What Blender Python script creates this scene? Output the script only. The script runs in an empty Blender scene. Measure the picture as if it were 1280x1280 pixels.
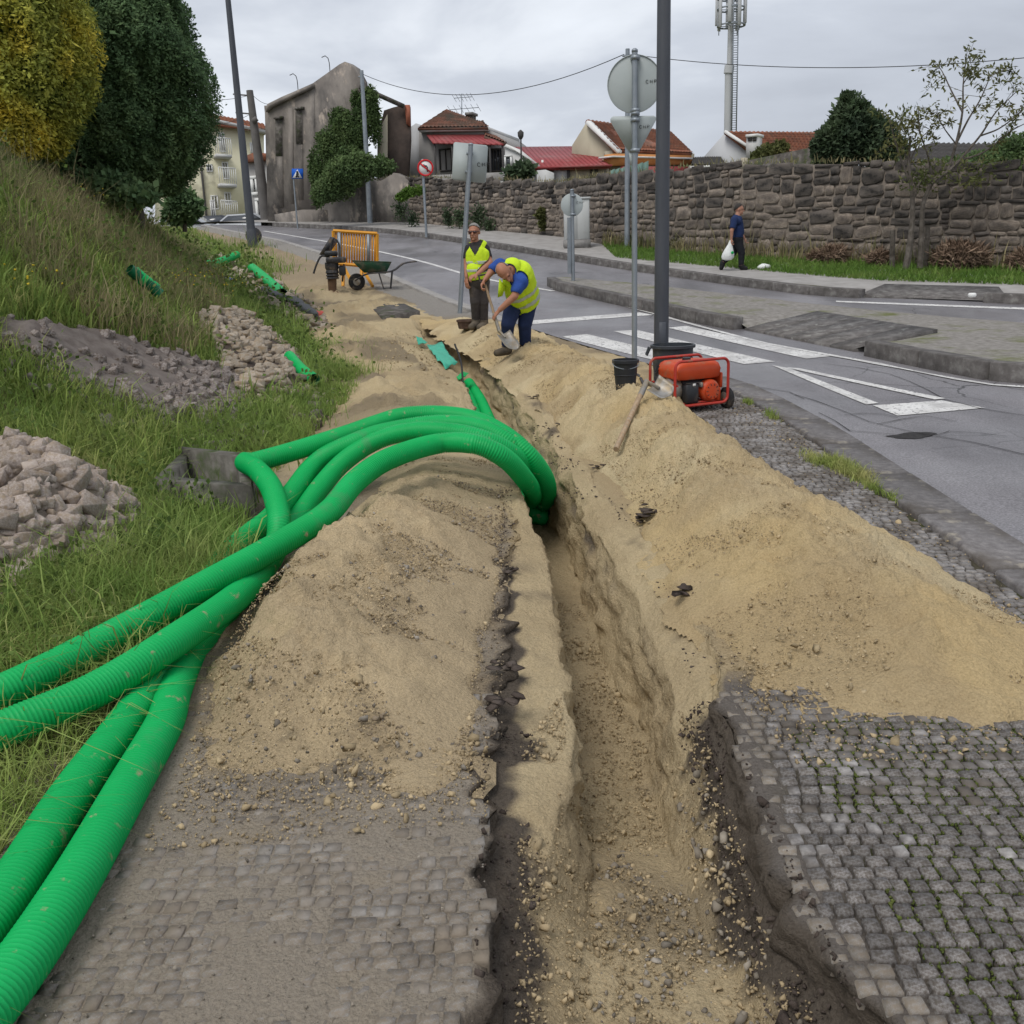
import bpy, bmesh, math, random
import numpy as np
from mathutils import Vector, Matrix, noise as mnoise
random.seed(7); RNG = np.random.default_rng(7)
C = bpy.context.scene.collection
SC = bpy.context.scene

# ------------------------------------------------------------------ camera
FPX, PITCH, ROLL, HC = 1200.0, math.radians(15.0), math.radians(1.9), 1.6
CF = np.array([0, math.cos(PITCH), -math.sin(PITCH)])
_R0 = np.array([1.0, 0, 0]); _U0 = np.array([0, math.sin(PITCH), math.cos(PITCH)])
CR = math.cos(ROLL)*_R0 - math.sin(ROLL)*_U0
CU = math.sin(ROLL)*_R0 + math.cos(ROLL)*_U0
CAM = np.array([0, 0, HC])
cam_d = bpy.data.cameras.new('camera'); cam = bpy.data.objects.new('camera', cam_d); C.objects.link(cam)
cam_d.sensor_width = 36; cam_d.lens = FPX/1280*36; cam_d.clip_end = 3000; cam_d.clip_start = 0.05
M = Matrix.Identity(4)
for i in range(3):
    M[i][0] = CR[i]; M[i][1] = CU[i]; M[i][2] = -CF[i]; M[i][3] = CAM[i]
cam.matrix_world = M
SC.camera = cam

# ------------------------------------------------------------------ world, sun, exposure
W = bpy.data.worlds.new('World'); SC.world = W; W.use_nodes = True
SUN_EL, SUN_AZ = math.radians(58), math.radians(215)
def build_world():
    nt = W.node_tree; nt.nodes.clear()
    N = nt.nodes.new; L = nt.links.new
    out = N('ShaderNodeOutputWorld'); bg = N('ShaderNodeBackground')
    sky = N('ShaderNodeTexSky'); sky.sky_type = 'NISHITA'; sky.sun_disc = False
    sky.sun_elevation = SUN_EL; sky.sun_rotation = SUN_AZ; sky.dust_density = 3
    tc = N('ShaderNodeTexCoord'); mp = N('ShaderNodeMapping'); mp.inputs['Scale'].default_value = (1.0, 1.0, 3.6)
    mp.inputs['Location'].default_value = (0.35, 0.2, 0.46)
    n1 = N('ShaderNodeTexNoise'); n1.inputs['Scale'].default_value = 2.0; n1.inputs['Detail'].default_value = 7; n1.inputs['Roughness'].default_value = .5; n1.inputs['Distortion'].default_value = .25
    r1 = N('ShaderNodeValToRGB')
    e = r1.color_ramp.elements
    e[0].position = .31; e[0].color = (3.7, 3.95, 4.5, 1)
    e[1].position = .70; e[1].color = (8.6, 9.0, 9.6, 1)
    x = e.new(.50); x.color = (5.3, 5.65, 6.3, 1)
    x = e.new(.57); x.color = (6.9, 7.25, 7.8, 1)
    mx = N('ShaderNodeMixRGB'); mx.inputs['Fac'].default_value = .93
    bg.inputs['Strength'].default_value = .1
    L(tc.outputs['Generated'], mp.inputs['Vector']); L(mp.outputs['Vector'], n1.inputs['Vector'])
    L(n1.outputs['Fac'], r1.inputs['Fac']); L(sky.outputs['Color'], mx.inputs['Color1']); L(r1.outputs['Color'], mx.inputs['Color2'])
    L(mx.outputs['Color'], bg.inputs['Color']); L(bg.outputs['Background'], out.inputs['Surface'])
build_world()
sun_d = bpy.data.lights.new('sun', 'SUN'); sun_d.energy = 1.5; sun_d.angle = math.radians(25); sun_d.color = (1, .96, .9)
sun = bpy.data.objects.new('sun', sun_d); C.objects.link(sun)
_sd = Vector((math.sin(SUN_AZ)*math.cos(SUN_EL), math.cos(SUN_AZ)*math.cos(SUN_EL), math.sin(SUN_EL)))
sun.rotation_euler = (_sd).to_track_quat('Z', 'Y').to_euler()
SC.view_settings.view_transform = 'Standard'; SC.view_settings.look = 'None'
SC.view_settings.exposure = 0.28; SC.view_settings.gamma = 1.0; SC.view_settings.use_curve_mapping = False
SC.render.engine = 'CYCLES'; SC.cycles.max_bounces = 5; SC.cycles.diffuse_bounces = 3; SC.cycles.transparent_max_bounces = 6
SC.cycles.use_denoising = True

# ------------------------------------------------------------------ terrain functions
def z0(y):
    y = np.asarray(y, float)
    return np.where(y < 0, 0, np.where(y < 30, .0018*y*y, np.where(y < 46, 1.62+.108*(y-30), 3.348+.01*(y-46))))
def tab(nodes, i=0, j=1):
    a = np.array(nodes, float); return lambda y: np.interp(y, a[:, i], a[:, j])
XT = tab([(-3,-1.45),(1,-1.47),(2.4,-1.5),(3.2,-1.5),(4.7,-1.65),(6.8,-1.9),(10.6,-1.8),(16.6,-3.2),(22,-5.0),(29.5,-7.4),(42,-12.9),(60,-20)])   # toe of the bank
XK = tab([(-3,2.3),(4,2.3),(7.8,2.4),(9.8,2.3),(11.8,1.75),(14.7,.72),(20.2,-1.15),(27.5,-3.6),(37.2,-8.3),(42.5,-11.6),(60,-22)])                 # near road edge
WALLP = [(16,19.3),(11.3,22.4),(6,27.4),(2.0,34.5),(-3.9,40.5),(-9.0,45.5)]
XW = lambda y: np.interp(y, [p[1] for p in WALLP], [p[0] for p in WALLP])
BK = tab([(0,.55),(5,.8),(8,1),(18,1),(30,.4),(42,.12),(60,.1)])
def bank(x, y):
    s = XT(y)-np.asarray(x, float)
    b = np.interp(s, [-.3,0,.8,1.6,3.2,4.3,6,10,14], [0,.01,.12,.55,1.95,2.7,3.15,3.4,3.4])
    return b*BK(y)
def zg(x, y): return z0(y)+bank(x, y)
# spoil heaps: rows of (y, x centre, height, half width)
HEAP_R = [(2.75,1.75,-.06,.62),(3.1,1.55,.06,.72),(3.7,1.5,.20,.70),(4.4,1.42,.29,.66),(5.3,1.36,.31,.62),(6.5,1.22,.34,.60),(8,1.08,.38,.60),(9.5,.93,.33,.62),(11,.68,.30,.66),(13,.30,.26,.64),(15,-.4,.2,.6),(16.6,-.85,.10,.5),(17.6,-1.1,-.05,.4)]
HEAP_L = [(2.35,-.72,-.06,.42),(2.72,-.74,.05,.56),(3.3,-.86,.20,.66),(4.1,-.90,.30,.74),(4.7,-.84,.27,.74),(5.4,-.74,.19,.66),(6.0,-.62,.15,.60),(6.6,-.54,.09,.56),(7.3,-.65,.05,.55),(7.8,-.7,-.06,.5)]
def heap(rows, x, y):
    a = np.array(rows, float)
    xc = np.interp(y, a[:,0], a[:,1]); h = np.interp(y, a[:,0], a[:,2]); w = np.interp(y, a[:,0], a[:,3])
    d = np.asarray(x)-xc; d = np.where(d < 0, -d*(1.75 if rows is HEAP_L else 1.0), d)/w
    out = np.where(d < 1, h*(np.clip(1-d*d, 0, 1)**.5*.35+.65*(.5+.5*np.cos(np.pi*np.clip(d, 0, 1)))), 0) - np.where(d > 1, (d-1)*.25, 0)
    return np.where((y < a[0,0]) | (y > a[-1,0]), -.1, out-.015)
# value noise, fractal
def _h(ix, iy, s):
    n = (ix*374761393+iy*668265263+s*144665) & 0x7fffffff
    n = ((n ^ (n >> 13))*1274126177) & 0x7fffffff
    return ((n ^ (n >> 16)) & 0xffff)/65535.0
def vn(x, y, s=0):
    x = np.asarray(x, float); y = np.asarray(y, float)
    ix = np.floor(x).astype(np.int64); iy = np.floor(y).astype(np.int64); fx = x-ix; fy = y-iy
    fx = fx*fx*(3-2*fx); fy = fy*fy*(3-2*fy)
    a = _h(ix,iy,s); b = _h(ix+1,iy,s); c = _h(ix,iy+1,s); d = _h(ix+1,iy+1,s)
    return (a+(b-a)*fx)*(1-fy)+(c+(d-c)*fx)*fy
def fbm(x, y, s=0, o=4, g=.5):
    t = 0; a = 1; n = 0
    for i in range(o):
        t = t+a*(vn(np.asarray(x)*2**i, np.asarray(y)*2**i, s+i)-.5)*2; n += a; a *= g
    return t/n
# pixel of the photograph (1280 square) -> world point
def ray(u, v): return CF+(u-640)/FPX*CR-(v-640)/FPX*CU
def dep(u, v, y):
    d = ray(u, v); return CAM+d*(y/d[1])
def onz(u, v, z):
    d = ray(u, v); return CAM+d*((z-HC)/d[2])
def hit(u, v, fn=zg, dz=0.):
    d = ray(u, v); t = np.concatenate([np.arange(.6, 12, .01), np.arange(12, 110, .05)])
    P = CAM+t[:,None]*d
    b = P[:,2] < fn(P[:,0], P[:,1])+dz
    k = int(np.argmax(b)) if b.any() else len(t)-1
    return P[k]
def surf(x, y):
    b = zg(x, y); return np.maximum(b, np.maximum(z0(y)+heap(HEAP_R, x, y), z0(y)+heap(HEAP_L, x, y)))
def flat0(x, y): return z0(y)+0*np.asarray(x)

# ------------------------------------------------------------------ object helpers
def ob(name, me, mats=None, parent=None):
    o = bpy.data.objects.new(name, me); C.objects.link(o)
    if mats is not None and len(me.materials) == 0:
        for m in (mats if isinstance(mats, (list, tuple)) else [mats]): me.materials.append(m)
    if parent is not None: o.parent = parent
    return o
def tag(o, label=None, cat=None, group=None, kind=None):
    if label: o['label'] = label
    if cat: o['category'] = cat
    if group: o['group'] = group
    if kind: o['kind'] = kind
    return o
def empty(name, loc, label, cat, group=None):
    o = bpy.data.objects.new(name, None); C.objects.link(o); o.location = [float(a) for a in loc]; o.empty_display_size = .1
    return tag(o, label, cat, group)
def meshnp(name, V, F, smooth=False, col=None, mi=None):
    """V (n,3); F list of arrays, each (m,k)"""
    me = bpy.data.meshes.new(name); V = np.asarray(V, np.float32)
    F = [np.asarray(f, np.int32) for f in (F if isinstance(F, list) else [F]) if len(f)]
    me.vertices.add(len(V)); me.vertices.foreach_set('co', V.ravel())
    lt = np.concatenate([np.full(len(f), f.shape[1], np.int32) for f in F]); li = np.concatenate([f.ravel() for f in F])
    me.loops.add(len(li)); me.loops.foreach_set('vertex_index', li)
    me.polygons.add(len(lt)); me.polygons.foreach_set('loop_start', np.concatenate([[0], np.cumsum(lt)[:-1]]).astype(np.int32))
    me.polygons.foreach_set('loop_total', lt)
    if smooth: me.polygons.foreach_set('use_smooth', np.ones(len(lt), bool))
    if mi is not None: me.polygons.foreach_set('material_index', np.asarray(mi, np.int32))
    if col is not None:
        ca = me.color_attributes.new('Col', 'FLOAT_COLOR', 'POINT')
        c4 = np.ones((len(V), 4), np.float32); c4[:, :3] = col; ca.data.foreach_set('color', c4.ravel())
    me.update(calc_edges=True); me.validate(); return me
def gridf(nr, nc):
    i = np.arange(nr-1)[:,None]*nc+np.arange(nc-1)[None]
    i = i.ravel(); return np.stack([i, i+1, i+nc+1, i+nc], 1)
class MB:
    """collects shapes into one mesh"""
    def __init__(s): s.V = []; s.F = {}; s.n = 0
    def add(s, V, faces):
        V = np.asarray(V, float)
        for f in faces:
            s.F.setdefault(len(f), []).append([i+s.n for i in f])
        s.V.append(V); s.n += len(V); return s
    def box(s, c, size, R=None):
        h = np.array(size)/2
        V = np.array([[x,y,z] for x in (-1,1) for y in (-1,1) for z in (-1,1)])*h
        if R is not None: V = V@np.array(R).T
        return s.add(V+np.array(c), [(0,1,3,2),(4,6,7,5),(0,4,5,1),(2,3,7,6),(0,2,6,4),(1,5,7,3)])
    def bbox(s, c, size, b, R=None):
        """box with chamfered edges"""
        h = np.array(size)/2; V = []; 
        for x in (-1,1):
            for y in (-1,1):
                for z in (-1,1):
                    V += [((h[0])*x,(h[1]-b)*y,(h[2]-b)*z),((h[0]-b)*x,h[1]*y,(h[2]-b)*z),((h[0]-b)*x,(h[1]-b)*y,h[2]*z)]
        V = np.array(V)
        if R is not None: V = V@np.array(R).T
        bm = bmesh.new()
        for p in V: bm.verts.new(p)
        bmesh.ops.convex_hull(bm, input=bm.verts); bm.verts.index_update()
        bmesh.ops.dissolve_limit(bm, angle_limit=.02, verts=bm.verts, edges=bm.edges)
        bm.verts.index_update()
        s.add(np.array([v.co[:] for v in bm.verts])+np.array(c), [[v.index for v in f.verts] for f in bm.faces]); bm.free(); return s
    def tube(s, pts, r, n=10, cap=True, closed=False):
        P = np.asarray(pts, float); k = len(P); rr = np.full(k, r) if np.isscalar(r) else np.asarray(r, float)
        V, fr = tube_rings(P, rr, n, closed)
        m = k if closed else k-1
        faces = [(i*n+j, i*n+(j+1)%n, ((i+1)%k)*n+(j+1)%n, ((i+1)%k)*n+j) for i in range(m) for j in range(n)]
        if cap and not closed: faces += [tuple(range(n))[::-1], tuple((k-1)*n+j for j in range(n))]
        return s.add(V, faces)
    def prism(s, poly, t):
        """poly: list of 3d points (planar), t: extrusion vector"""
        P = np.asarray(poly, float); n = len(P); t = np.asarray(t, float)
        return s.add(np.vstack([P, P+t]), [tuple(range(n)), tuple(range(2*n-1, n-1, -1))]+[(i, n+i, n+(i+1)%n, (i+1)%n) for i in range(n)])
    def lathe(s, c, prof, n=20, axis=(0,0,1), cap=True):
        ax = np.array(axis, float); ax /= np.linalg.norm(ax)
        a = np.cross(ax, (0,0,1) if abs(ax[2]) < .9 else (1,0,0)); a /= np.linalg.norm(a); b = np.cross(ax, a)
        th = np.linspace(0, 2*np.pi, n, endpoint=False); k = len(prof); V = []
        for r, h in prof: V.append(np.array(c)+ax*h+r*(np.cos(th)[:,None]*a+np.sin(th)[:,None]*b))
        faces = [(i*n+j, i*n+(j+1)%n, (i+1)*n+(j+1)%n, (i+1)*n+j) for i in range(k-1) for j in range(n)]
        if cap: faces += [tuple(range(n))[::-1], tuple((k-1)*n+j for j in range(n))]
        return s.add(np.vstack(V), faces)
    def ball(s, c, r, n=10, m=7):
        prof = [(max(1e-4, math.sin(math.pi*i/m)), -math.cos(math.pi*i/m)) for i in range(m+1)]
        sub = MB().lathe((0,0,0), prof, n); V = np.vstack(sub.V)*np.array(r)+np.array(c)
        return s.add(V, [f for k in sub.F.values() for f in k])
    def mesh(s, name, smooth=False, off=(0,0,0)):
        V = np.vstack(s.V)-np.array(off)
        return meshnp(name, V, [np.array(f) for f in s.F.values()], smooth)
    def build(s, name, mat, parent=None, smooth=False, world=True):
        off = (0,0,0)
        if parent is not None and world:
            p = parent; off = np.zeros(3)
            while p is not None: off = off+np.array(p.location); p = p.parent
        o = ob(name, s.mesh(name, smooth, off), mat, parent)
        if smooth:
            md = o.modifiers.new('es', 'EDGE_SPLIT'); md.split_angle = math.radians(40)
        return o
def tube_rings(P, rr, n, closed=False):
    k = len(P)
    if closed: T = np.roll(P, -1, 0)-np.roll(P, 1, 0)
    else: T = np.gradient(P, axis=0)
    T /= np.linalg.norm(T, axis=1)[:,None]+1e-9
    a = np.cross(T[0], (0,0,1) if abs(T[0][2]) < .9 else (1,0,0)); a /= np.linalg.norm(a); fr = []
    for t in T:
        a = a-t*(a@t); a /= np.linalg.norm(a)+1e-9; fr.append((a.copy(), np.cross(t, a)))
    th = np.linspace(0, 2*np.pi, n, endpoint=False); c, s_ = np.cos(th)[:,None], np.sin(th)[:,None]
    V = np.vstack([P[i]+rr[i]*(c*fr[i][0]+s_*fr[i][1]) for i in range(k)])
    return V, fr
def spline(pts, step=None, n=None):
    P = np.asarray(pts, float); P = np.vstack([2*P[0]-P[1], P, 2*P[-1]-P[-2]]); out = []
    for i in range(1, len(P)-2):
        t = np.linspace(0, 1, 40, endpoint=False)[:,None]
        a, b, c, d = P[i-1], P[i], P[i+1], P[i+2]
        out.append(.5*((2*b)+(-a+c)*t+(2*a-5*b+4*c-d)*t*t+(-a+3*b-3*c+d)*t**3))
    Q = np.vstack(out+[P[-2][None]])
    L = np.concatenate([[0], np.cumsum(np.linalg.norm(np.diff(Q, axis=0), axis=1))])
    n = n or max(4, int(L[-1]/step)); s = np.linspace(0, L[-1], n)
    return np.stack([np.interp(s, L, Q[:,i]) for i in range(Q.shape[1])], 1)
def rotz(a): c, s = math.cos(a), math.sin(a); return np.array([[c,-s,0],[s,c,0],[0,0,1]])
def frame(zax, xhint=(1,0,0)):
    z = np.array(zax, float); z /= np.linalg.norm(z); x = np.array(xhint, float); x -= z*(x@z); x /= np.linalg.norm(x)
    return np.stack([x, np.cross(z, x), z], 1)
def inpoly(P, poly):
    x, y = P[:,0], P[:,1]; q = np.asarray(poly); r = np.zeros(len(P), bool); j = len(q)-1
    for i in range(len(q)):
        c = ((q[i,1] > y) != (q[j,1] > y)) & (x < (q[j,0]-q[i,0])*(y-q[i,1])/(q[j,1]-q[i,1]+1e-12)+q[i,0]); r ^= c; j = i
    return r
def scatter(poly, n):
    q = np.asarray(poly); lo, hi = q.min(0), q.max(0); out = []; m = 0
    while m < n:
        P = RNG.uniform(lo, hi, (n*2, 2)); P = P[inpoly(P, q)]; out.append(P); m += len(P)
        if len(P) == 0: break
    return np.vstack(out)[:n]
def wpoly(px, fn=zg): return [tuple(hit(u, v, fn)[:2]) for u, v in px]
def copy_tree(o, parent=None):
    c = o.copy(); C.objects.link(c); c.parent = parent
    for ch in list(o.children): copy_tree(ch, c)
    return c

# ------------------------------------------------------------------ materials
def mk(name, stops, scale=3., detail=6, rough=.9, bump=.3, bscale=60, island=0., metal=0., spec=.3, attr=False, dirt=None, stretch=(1,1,1), bdist=.01, coat=0., trans=0.):
    """stops: colours of a noise ramp; dirt: (colour, scale, threshold, softness)"""
    m = bpy.data.materials.new(name); m.use_nodes = True; nt = m.node_tree; N = nt.nodes.new; L = nt.links.new
    b = nt.nodes['Principled BSDF']; b.inputs['Roughness'].default_value = rough; b.inputs['Metallic'].default_value = metal
    b.inputs['Specular IOR Level'].default_value = spec; b.inputs['Coat Weight'].default_value = coat
    if trans: b.inputs['Transmission Weight'].default_value = trans
    tc = N('ShaderNodeTexCoord'); mp = N('ShaderNodeMapping'); mp.inputs['Scale'].default_value = stretch
    L(tc.outputs['Object'], mp.inputs['Vector'])
    n = N('ShaderNodeTexNoise'); n.inputs['Scale'].default_value = scale; n.inputs['Detail'].default_value = detail; n.inputs['Roughness'].default_value = .6
    L(mp.outputs['Vector'], n.inputs['Vector'])
    r = N('ShaderNodeValToRGB'); e = r.color_ramp.elements
    stops = list(stops)*2 if len(stops) == 1 else stops; k = len(stops)
    for i, c in enumerate(stops):
        q = e[i] if i < 2 and k > 1 else (e[0] if k == 1 else e.new(.5))
        q.color = (*c, 1)
    if k > 1:
        ps = np.linspace(.3, .7, k)
        el = list(e)
        # positions set after creation: rebuild in order
        while len(e) > 1: e.remove(e[-1])
        e[0].position = ps[0]; e[0].color = (*stops[0], 1)
        for c, p in zip(stops[1:], ps[1:]): q = e.new(p); q.color = (*c, 1)
    L(n.outputs['Fac'], r.inputs['Fac']); col = r.outputs['Color']
    def mix(a, bb, fac, mode='MIX'):
        x = N('ShaderNodeMixRGB'); x.blend_type = mode
        for sk, vv in ((x.inputs['Color1'], a), (x.inputs['Color2'], bb), (x.inputs['Fac'], fac)):
            if hasattr(vv, 'links'): L(vv, sk)
            elif isinstance(vv, (int, float)): sk.default_value = vv
            else: sk.default_value = (*vv, 1)
        return x.outputs['Color']
    if attr:
        a = N('ShaderNodeVertexColor'); a.layer_name = 'Col'; col = mix(a.outputs['Color'], col, 1.0, 'MULTIPLY')
    if dirt:
        for dc, ds, dt, dsoft in (dirt if isinstance(dirt, list) else [dirt]):
            n2 = N('ShaderNodeTexNoise'); n2.inputs['Scale'].default_value = ds; n2.inputs['Detail'].default_value = 7; n2.inputs['Roughness'].default_value = .62
            L(mp.outputs['Vector'], n2.inputs['Vector'])
            mr = N('ShaderNodeMapRange'); mr.inputs['From Min'].default_value = dt-dsoft; mr.inputs['From Max'].default_value = dt+dsoft
            L(n2.outputs['Fac'], mr.inputs['Value']); col = mix(col, dc, mr.outputs['Result'])
    if island:
        g = N('ShaderNodeNewGeometry'); mr = N('ShaderNodeMapRange'); mr.inputs['To Min'].default_value = 1-island; mr.inputs['To Max'].default_value = 1+island
        L(g.outputs['Random Per Island'], mr.inputs['Value'])
        hs = N('ShaderNodeHueSaturation'); L(mr.outputs['Result'], hs.inputs['Value']); L(col, hs.inputs['Color']); col = hs.outputs['Color']
    L(col, b.inputs['Base Color'])
    if bump:
        n3 = N('ShaderNodeTexNoise'); n3.inputs['Scale'].default_value = bscale; n3.inputs['Detail'].default_value = 6; n3.inputs['Roughness'].default_value = .65
        L(mp.outputs['Vector'], n3.inputs['Vector'])
        bp = N('ShaderNodeBump'); bp.inputs['Strength'].default_value = bump; bp.inputs['Distance'].default_value = bdist
        L(n3.outputs['Fac'], bp.inputs['Height']); L(bp.outputs['Normal'], b.inputs['Normal'])
    return m
def objrand(m, amt):
    """brightness differs from object to object"""
    nt = m.node_tree; b = nt.nodes['Principled BSDF']; l = b.inputs['Base Color'].links[0]; src = l.from_socket
    oi = nt.nodes.new('ShaderNodeObjectInfo'); mr = nt.nodes.new('ShaderNodeMapRange'); mr.inputs['To Min'].default_value = 1-amt; mr.inputs['To Max'].default_value = 1+amt
    nt.links.new(oi.outputs['Random'], mr.inputs['Value'])
    hs = nt.nodes.new('ShaderNodeHueSaturation'); nt.links.new(mr.outputs['Result'], hs.inputs['Value']); nt.links.new(src, hs.inputs['Color'])
    nt.links.new(hs.outputs['Color'], b.inputs['Base Color']); return m
MT = {}
MT['site'] = mk('sand_and_soil', [(.78,.76,.73),(.97,.97,.97),(1.14,1.14,1.13)], scale=115, detail=6, rough=.97, bump=1, bscale=48, attr=True, spec=.1, bdist=.03, island=0)
MT['heap'] = mk('heap_sand', [(.78,.76,.73),(.98,.98,.98),(1.14,1.14,1.13)], scale=120, detail=6, rough=.97, bump=1, bscale=48, attr=True, spec=.1, bdist=.032)
MT['clod'] = mk('clods', [(.28,.215,.13),(.39,.305,.185),(.47,.375,.235)], scale=2, rough=.97, bump=.4, bscale=120, island=.3, spec=.1)
MT['pebble'] = mk('grey_pebbles', [(.12,.10,.08),(.22,.19,.15),(.34,.31,.27)], scale=3, rough=.9, bump=.3, bscale=120, island=.4, spec=.2)
MT['granite_wet'] = objrand(mk('paving_granite', [(.125,.113,.107),(.225,.21,.20),(.37,.35,.335)], scale=30, rough=.58, bump=.5, bscale=120, spec=.4, bdist=.006, dirt=((.105,.088,.072), 5, .50, .10), island=.16), .28)
MT['granite_dirty'] = objrand(mk('muddy_granite', [(.22,.198,.172),(.295,.268,.238),(.385,.358,.328)], scale=18, rough=.85, bump=.6, bscale=90, spec=.25, bdist=.008, dirt=((.26,.215,.165), 3.5, .50, .12), island=.12), .2)
MT['kerb'] = objrand(mk('kerb_granite', [(.11,.10,.10),(.16,.15,.148),(.225,.21,.205)], scale=22, detail=9, rough=.75, bump=.6, bscale=60, spec=.3, dirt=[((.09,.078,.068), 2.5, .54, .10), ((.30,.27,.22), 6, .66, .06)]), .16)
MT['kerb_dark'] = objrand(mk('kerb_weathered', [(.07,.065,.06),(.12,.11,.105),(.19,.18,.17)], scale=7, rough=.9, bump=.4, bscale=60, dirt=((.22,.215,.2), 9, .62, .06)), .14)
MT['concrete'] = mk('concrete', [(.20,.19,.185),(.27,.26,.25),(.33,.32,.31)], scale=6, rough=.9, bump=.3, bscale=80, dirt=((.12,.11,.10), 2.2, .58, .1))
MT['concrete_dark'] = mk('old_concrete', [(.05,.045,.04),(.10,.09,.08),(.19,.175,.16)], scale=6, rough=.95, bump=.5, bscale=60, dirt=((.05,.07,.025), 4, .6, .08))
MT['far_pave'] = mk('pale_paving', [(.25,.235,.22),(.31,.295,.28),(.36,.345,.33)], scale=3, rough=.9, bump=.3, bscale=30)
MT['island'] = mk('gravelly_paving', [(.15,.135,.12),(.22,.205,.185),(.29,.27,.25)], scale=12, rough=.92, bump=.6, bscale=20, dirt=((.12,.13,.045), 1.3, .60, .08), bdist=.02)
MT['paint'] = mk('road_paint', [(.50,.49,.47),(.62,.61,.59),(.70,.69,.67)], scale=4, rough=.75, bump=.3, bscale=90, dirt=[((.21,.20,.205), 22, .585, .035), ((.42,.41,.40), 2.5, .58, .1)])
MT['earth'] = mk('bank_earth', [(.09,.095,.04),(.14,.14,.06),(.20,.17,.10)], scale=2.2, rough=1, bump=.6, bscale=30, spec=.05, bdist=.03)
MT['grass'] = mk('grass_blades', [(.16,.245,.06),(.24,.335,.085),(.36,.40,.14)], scale=1.3, rough=.7, bump=0, island=.35, spec=.2)
MT['grass_long'] = mk('long_grass', [(.18,.26,.06),(.29,.36,.095),(.45,.43,.18)], scale=2.3, rough=.65, bump=0, island=.4, spec=.25)
MT['grass_dry'] = mk('dry_weeds', [(.14,.18,.07),(.26,.23,.125),(.40,.345,.20)], scale=1.0, rough=.85, bump=0, island=.4, spec=.1)
MT['grass_bright'] = mk('verge_grass', [(.09,.18,.03),(.135,.235,.045),(.20,.265,.07)], scale=1.3, rough=.7, bump=0, island=.3, spec=.2)
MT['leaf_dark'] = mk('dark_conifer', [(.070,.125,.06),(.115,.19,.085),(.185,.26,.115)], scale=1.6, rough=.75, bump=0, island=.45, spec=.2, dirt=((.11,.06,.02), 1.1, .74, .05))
MT['leaf_gold'] = mk('golden_conifer', [(.20,.27,.07),(.48,.47,.09),(.95,.76,.13)], scale=1.5, rough=.75, bump=0, island=.45, spec=.2)
MT['leaf_mid'] = mk('green_leaves', [(.07,.12,.045),(.115,.175,.065),(.17,.23,.09)], scale=1.2, rough=.65, bump=0, island=.45, spec=.25)
MT['leaf_shrub'] = mk('shrub_leaves', [(.045,.075,.045),(.08,.12,.062),(.12,.165,.085)], scale=1.2, rough=.6, bump=0, island=.4, spec=.3)
MT['leaf_thin'] = mk('pale_leaflets', [(.07,.095,.028),(.13,.14,.05),(.20,.18,.07)], scale=.8, rough=.7, bump=0, island=.35, spec=.2)
MT['leaf_brown'] = mk('dead_bush', [(.12,.08,.055),(.20,.14,.10),(.28,.21,.15)], scale=2, rough=.9, bump=0, island=.35, spec=.1)
MT['bark'] = mk('bark', [(.06,.05,.04),(.11,.095,.08),(.17,.15,.13)], scale=9, rough=.95, bump=.6, bscale=40)
MT['flower'] = mk('yellow_flowers', [(.55,.40,.02),(.65,.5,.04)], rough=.7, bump=0, island=.2)
MT['green'] = mk('green_polyethylene', [(.0,.34,.078),(.002,.385,.092),(.006,.42,.108)], scale=2.2, rough=.48, bump=.1, bscale=70, spec=.26, dirt=[((.10,.24,.12), 3.0, .72, .10), ((.36,.30,.19), 14, .68, .05)])
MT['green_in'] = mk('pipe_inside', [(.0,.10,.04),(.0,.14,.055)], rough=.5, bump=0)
MT['teal'] = mk('teal_sheet', [(.03,.34,.22),(.06,.44,.30)], scale=6, rough=.5, bump=.3, bscale=12, bdist=.03)
MT['asphalt'] = None
MT['galv'] = mk('galvanised', [(.22,.25,.28),(.28,.31,.34),(.33,.36,.39)], scale=4, rough=.5, bump=.1, bscale=40, metal=.55, spec=.4)
MT['postgrey'] = mk('post_paint', [(.060,.065,.078),(.072,.078,.092),(.088,.092,.105)], scale=1.4, rough=.5, bump=.08, bscale=30, metal=.15, spec=.4, stretch=(6,6,1), dirt=((.12,.11,.11), 2.5, .70, .06))
MT['signback'] = mk('sign_back', [(.36,.40,.40),(.41,.45,.45),(.45,.49,.485)], scale=2, rough=.6, bump=.03, bscale=30, spec=.3)
MT['letter'] = mk('lettering', [(.03,.03,.035)], rough=.7, bump=0)
MT['white'] = mk('white_paint', [(.66,.66,.64),(.76,.76,.74)], scale=2, rough=.7, bump=.05, dirt=((.45,.44,.41), 1.5, .66, .08))
MT['red'] = mk('sign_red', [(.55,.02,.025)], rough=.5, bump=0)
MT['blue'] = mk('sign_blue', [(.01,.10,.50)], rough=.5, bump=0)
MT['black'] = mk('black_plastic', [(.016,.017,.02),(.028,.03,.034)], scale=5, rough=.5, bump=.1, bscale=50, spec=.4, dirt=((.16,.135,.10), 6, .66, .08))
MT['bin'] = mk('bin_plastic', [(.030,.035,.042),(.042,.048,.056)], scale=4, rough=.5, bump=.05, spec=.4, dirt=((.12,.11,.09), 4, .66, .1))
MT['rubber'] = mk('rubber', [(.012,.012,.013),(.025,.025,.026)], rough=.85, bump=.2, dirt=((.14,.11,.08), 8, .62, .1))
MT['orange'] = mk('generator_red', [(.50,.055,.012),(.58,.075,.018)], scale=5, rough=.45, bump=.08, bscale=40, spec=.4, dirt=((.30,.16,.09), 7, .64, .1))
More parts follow.
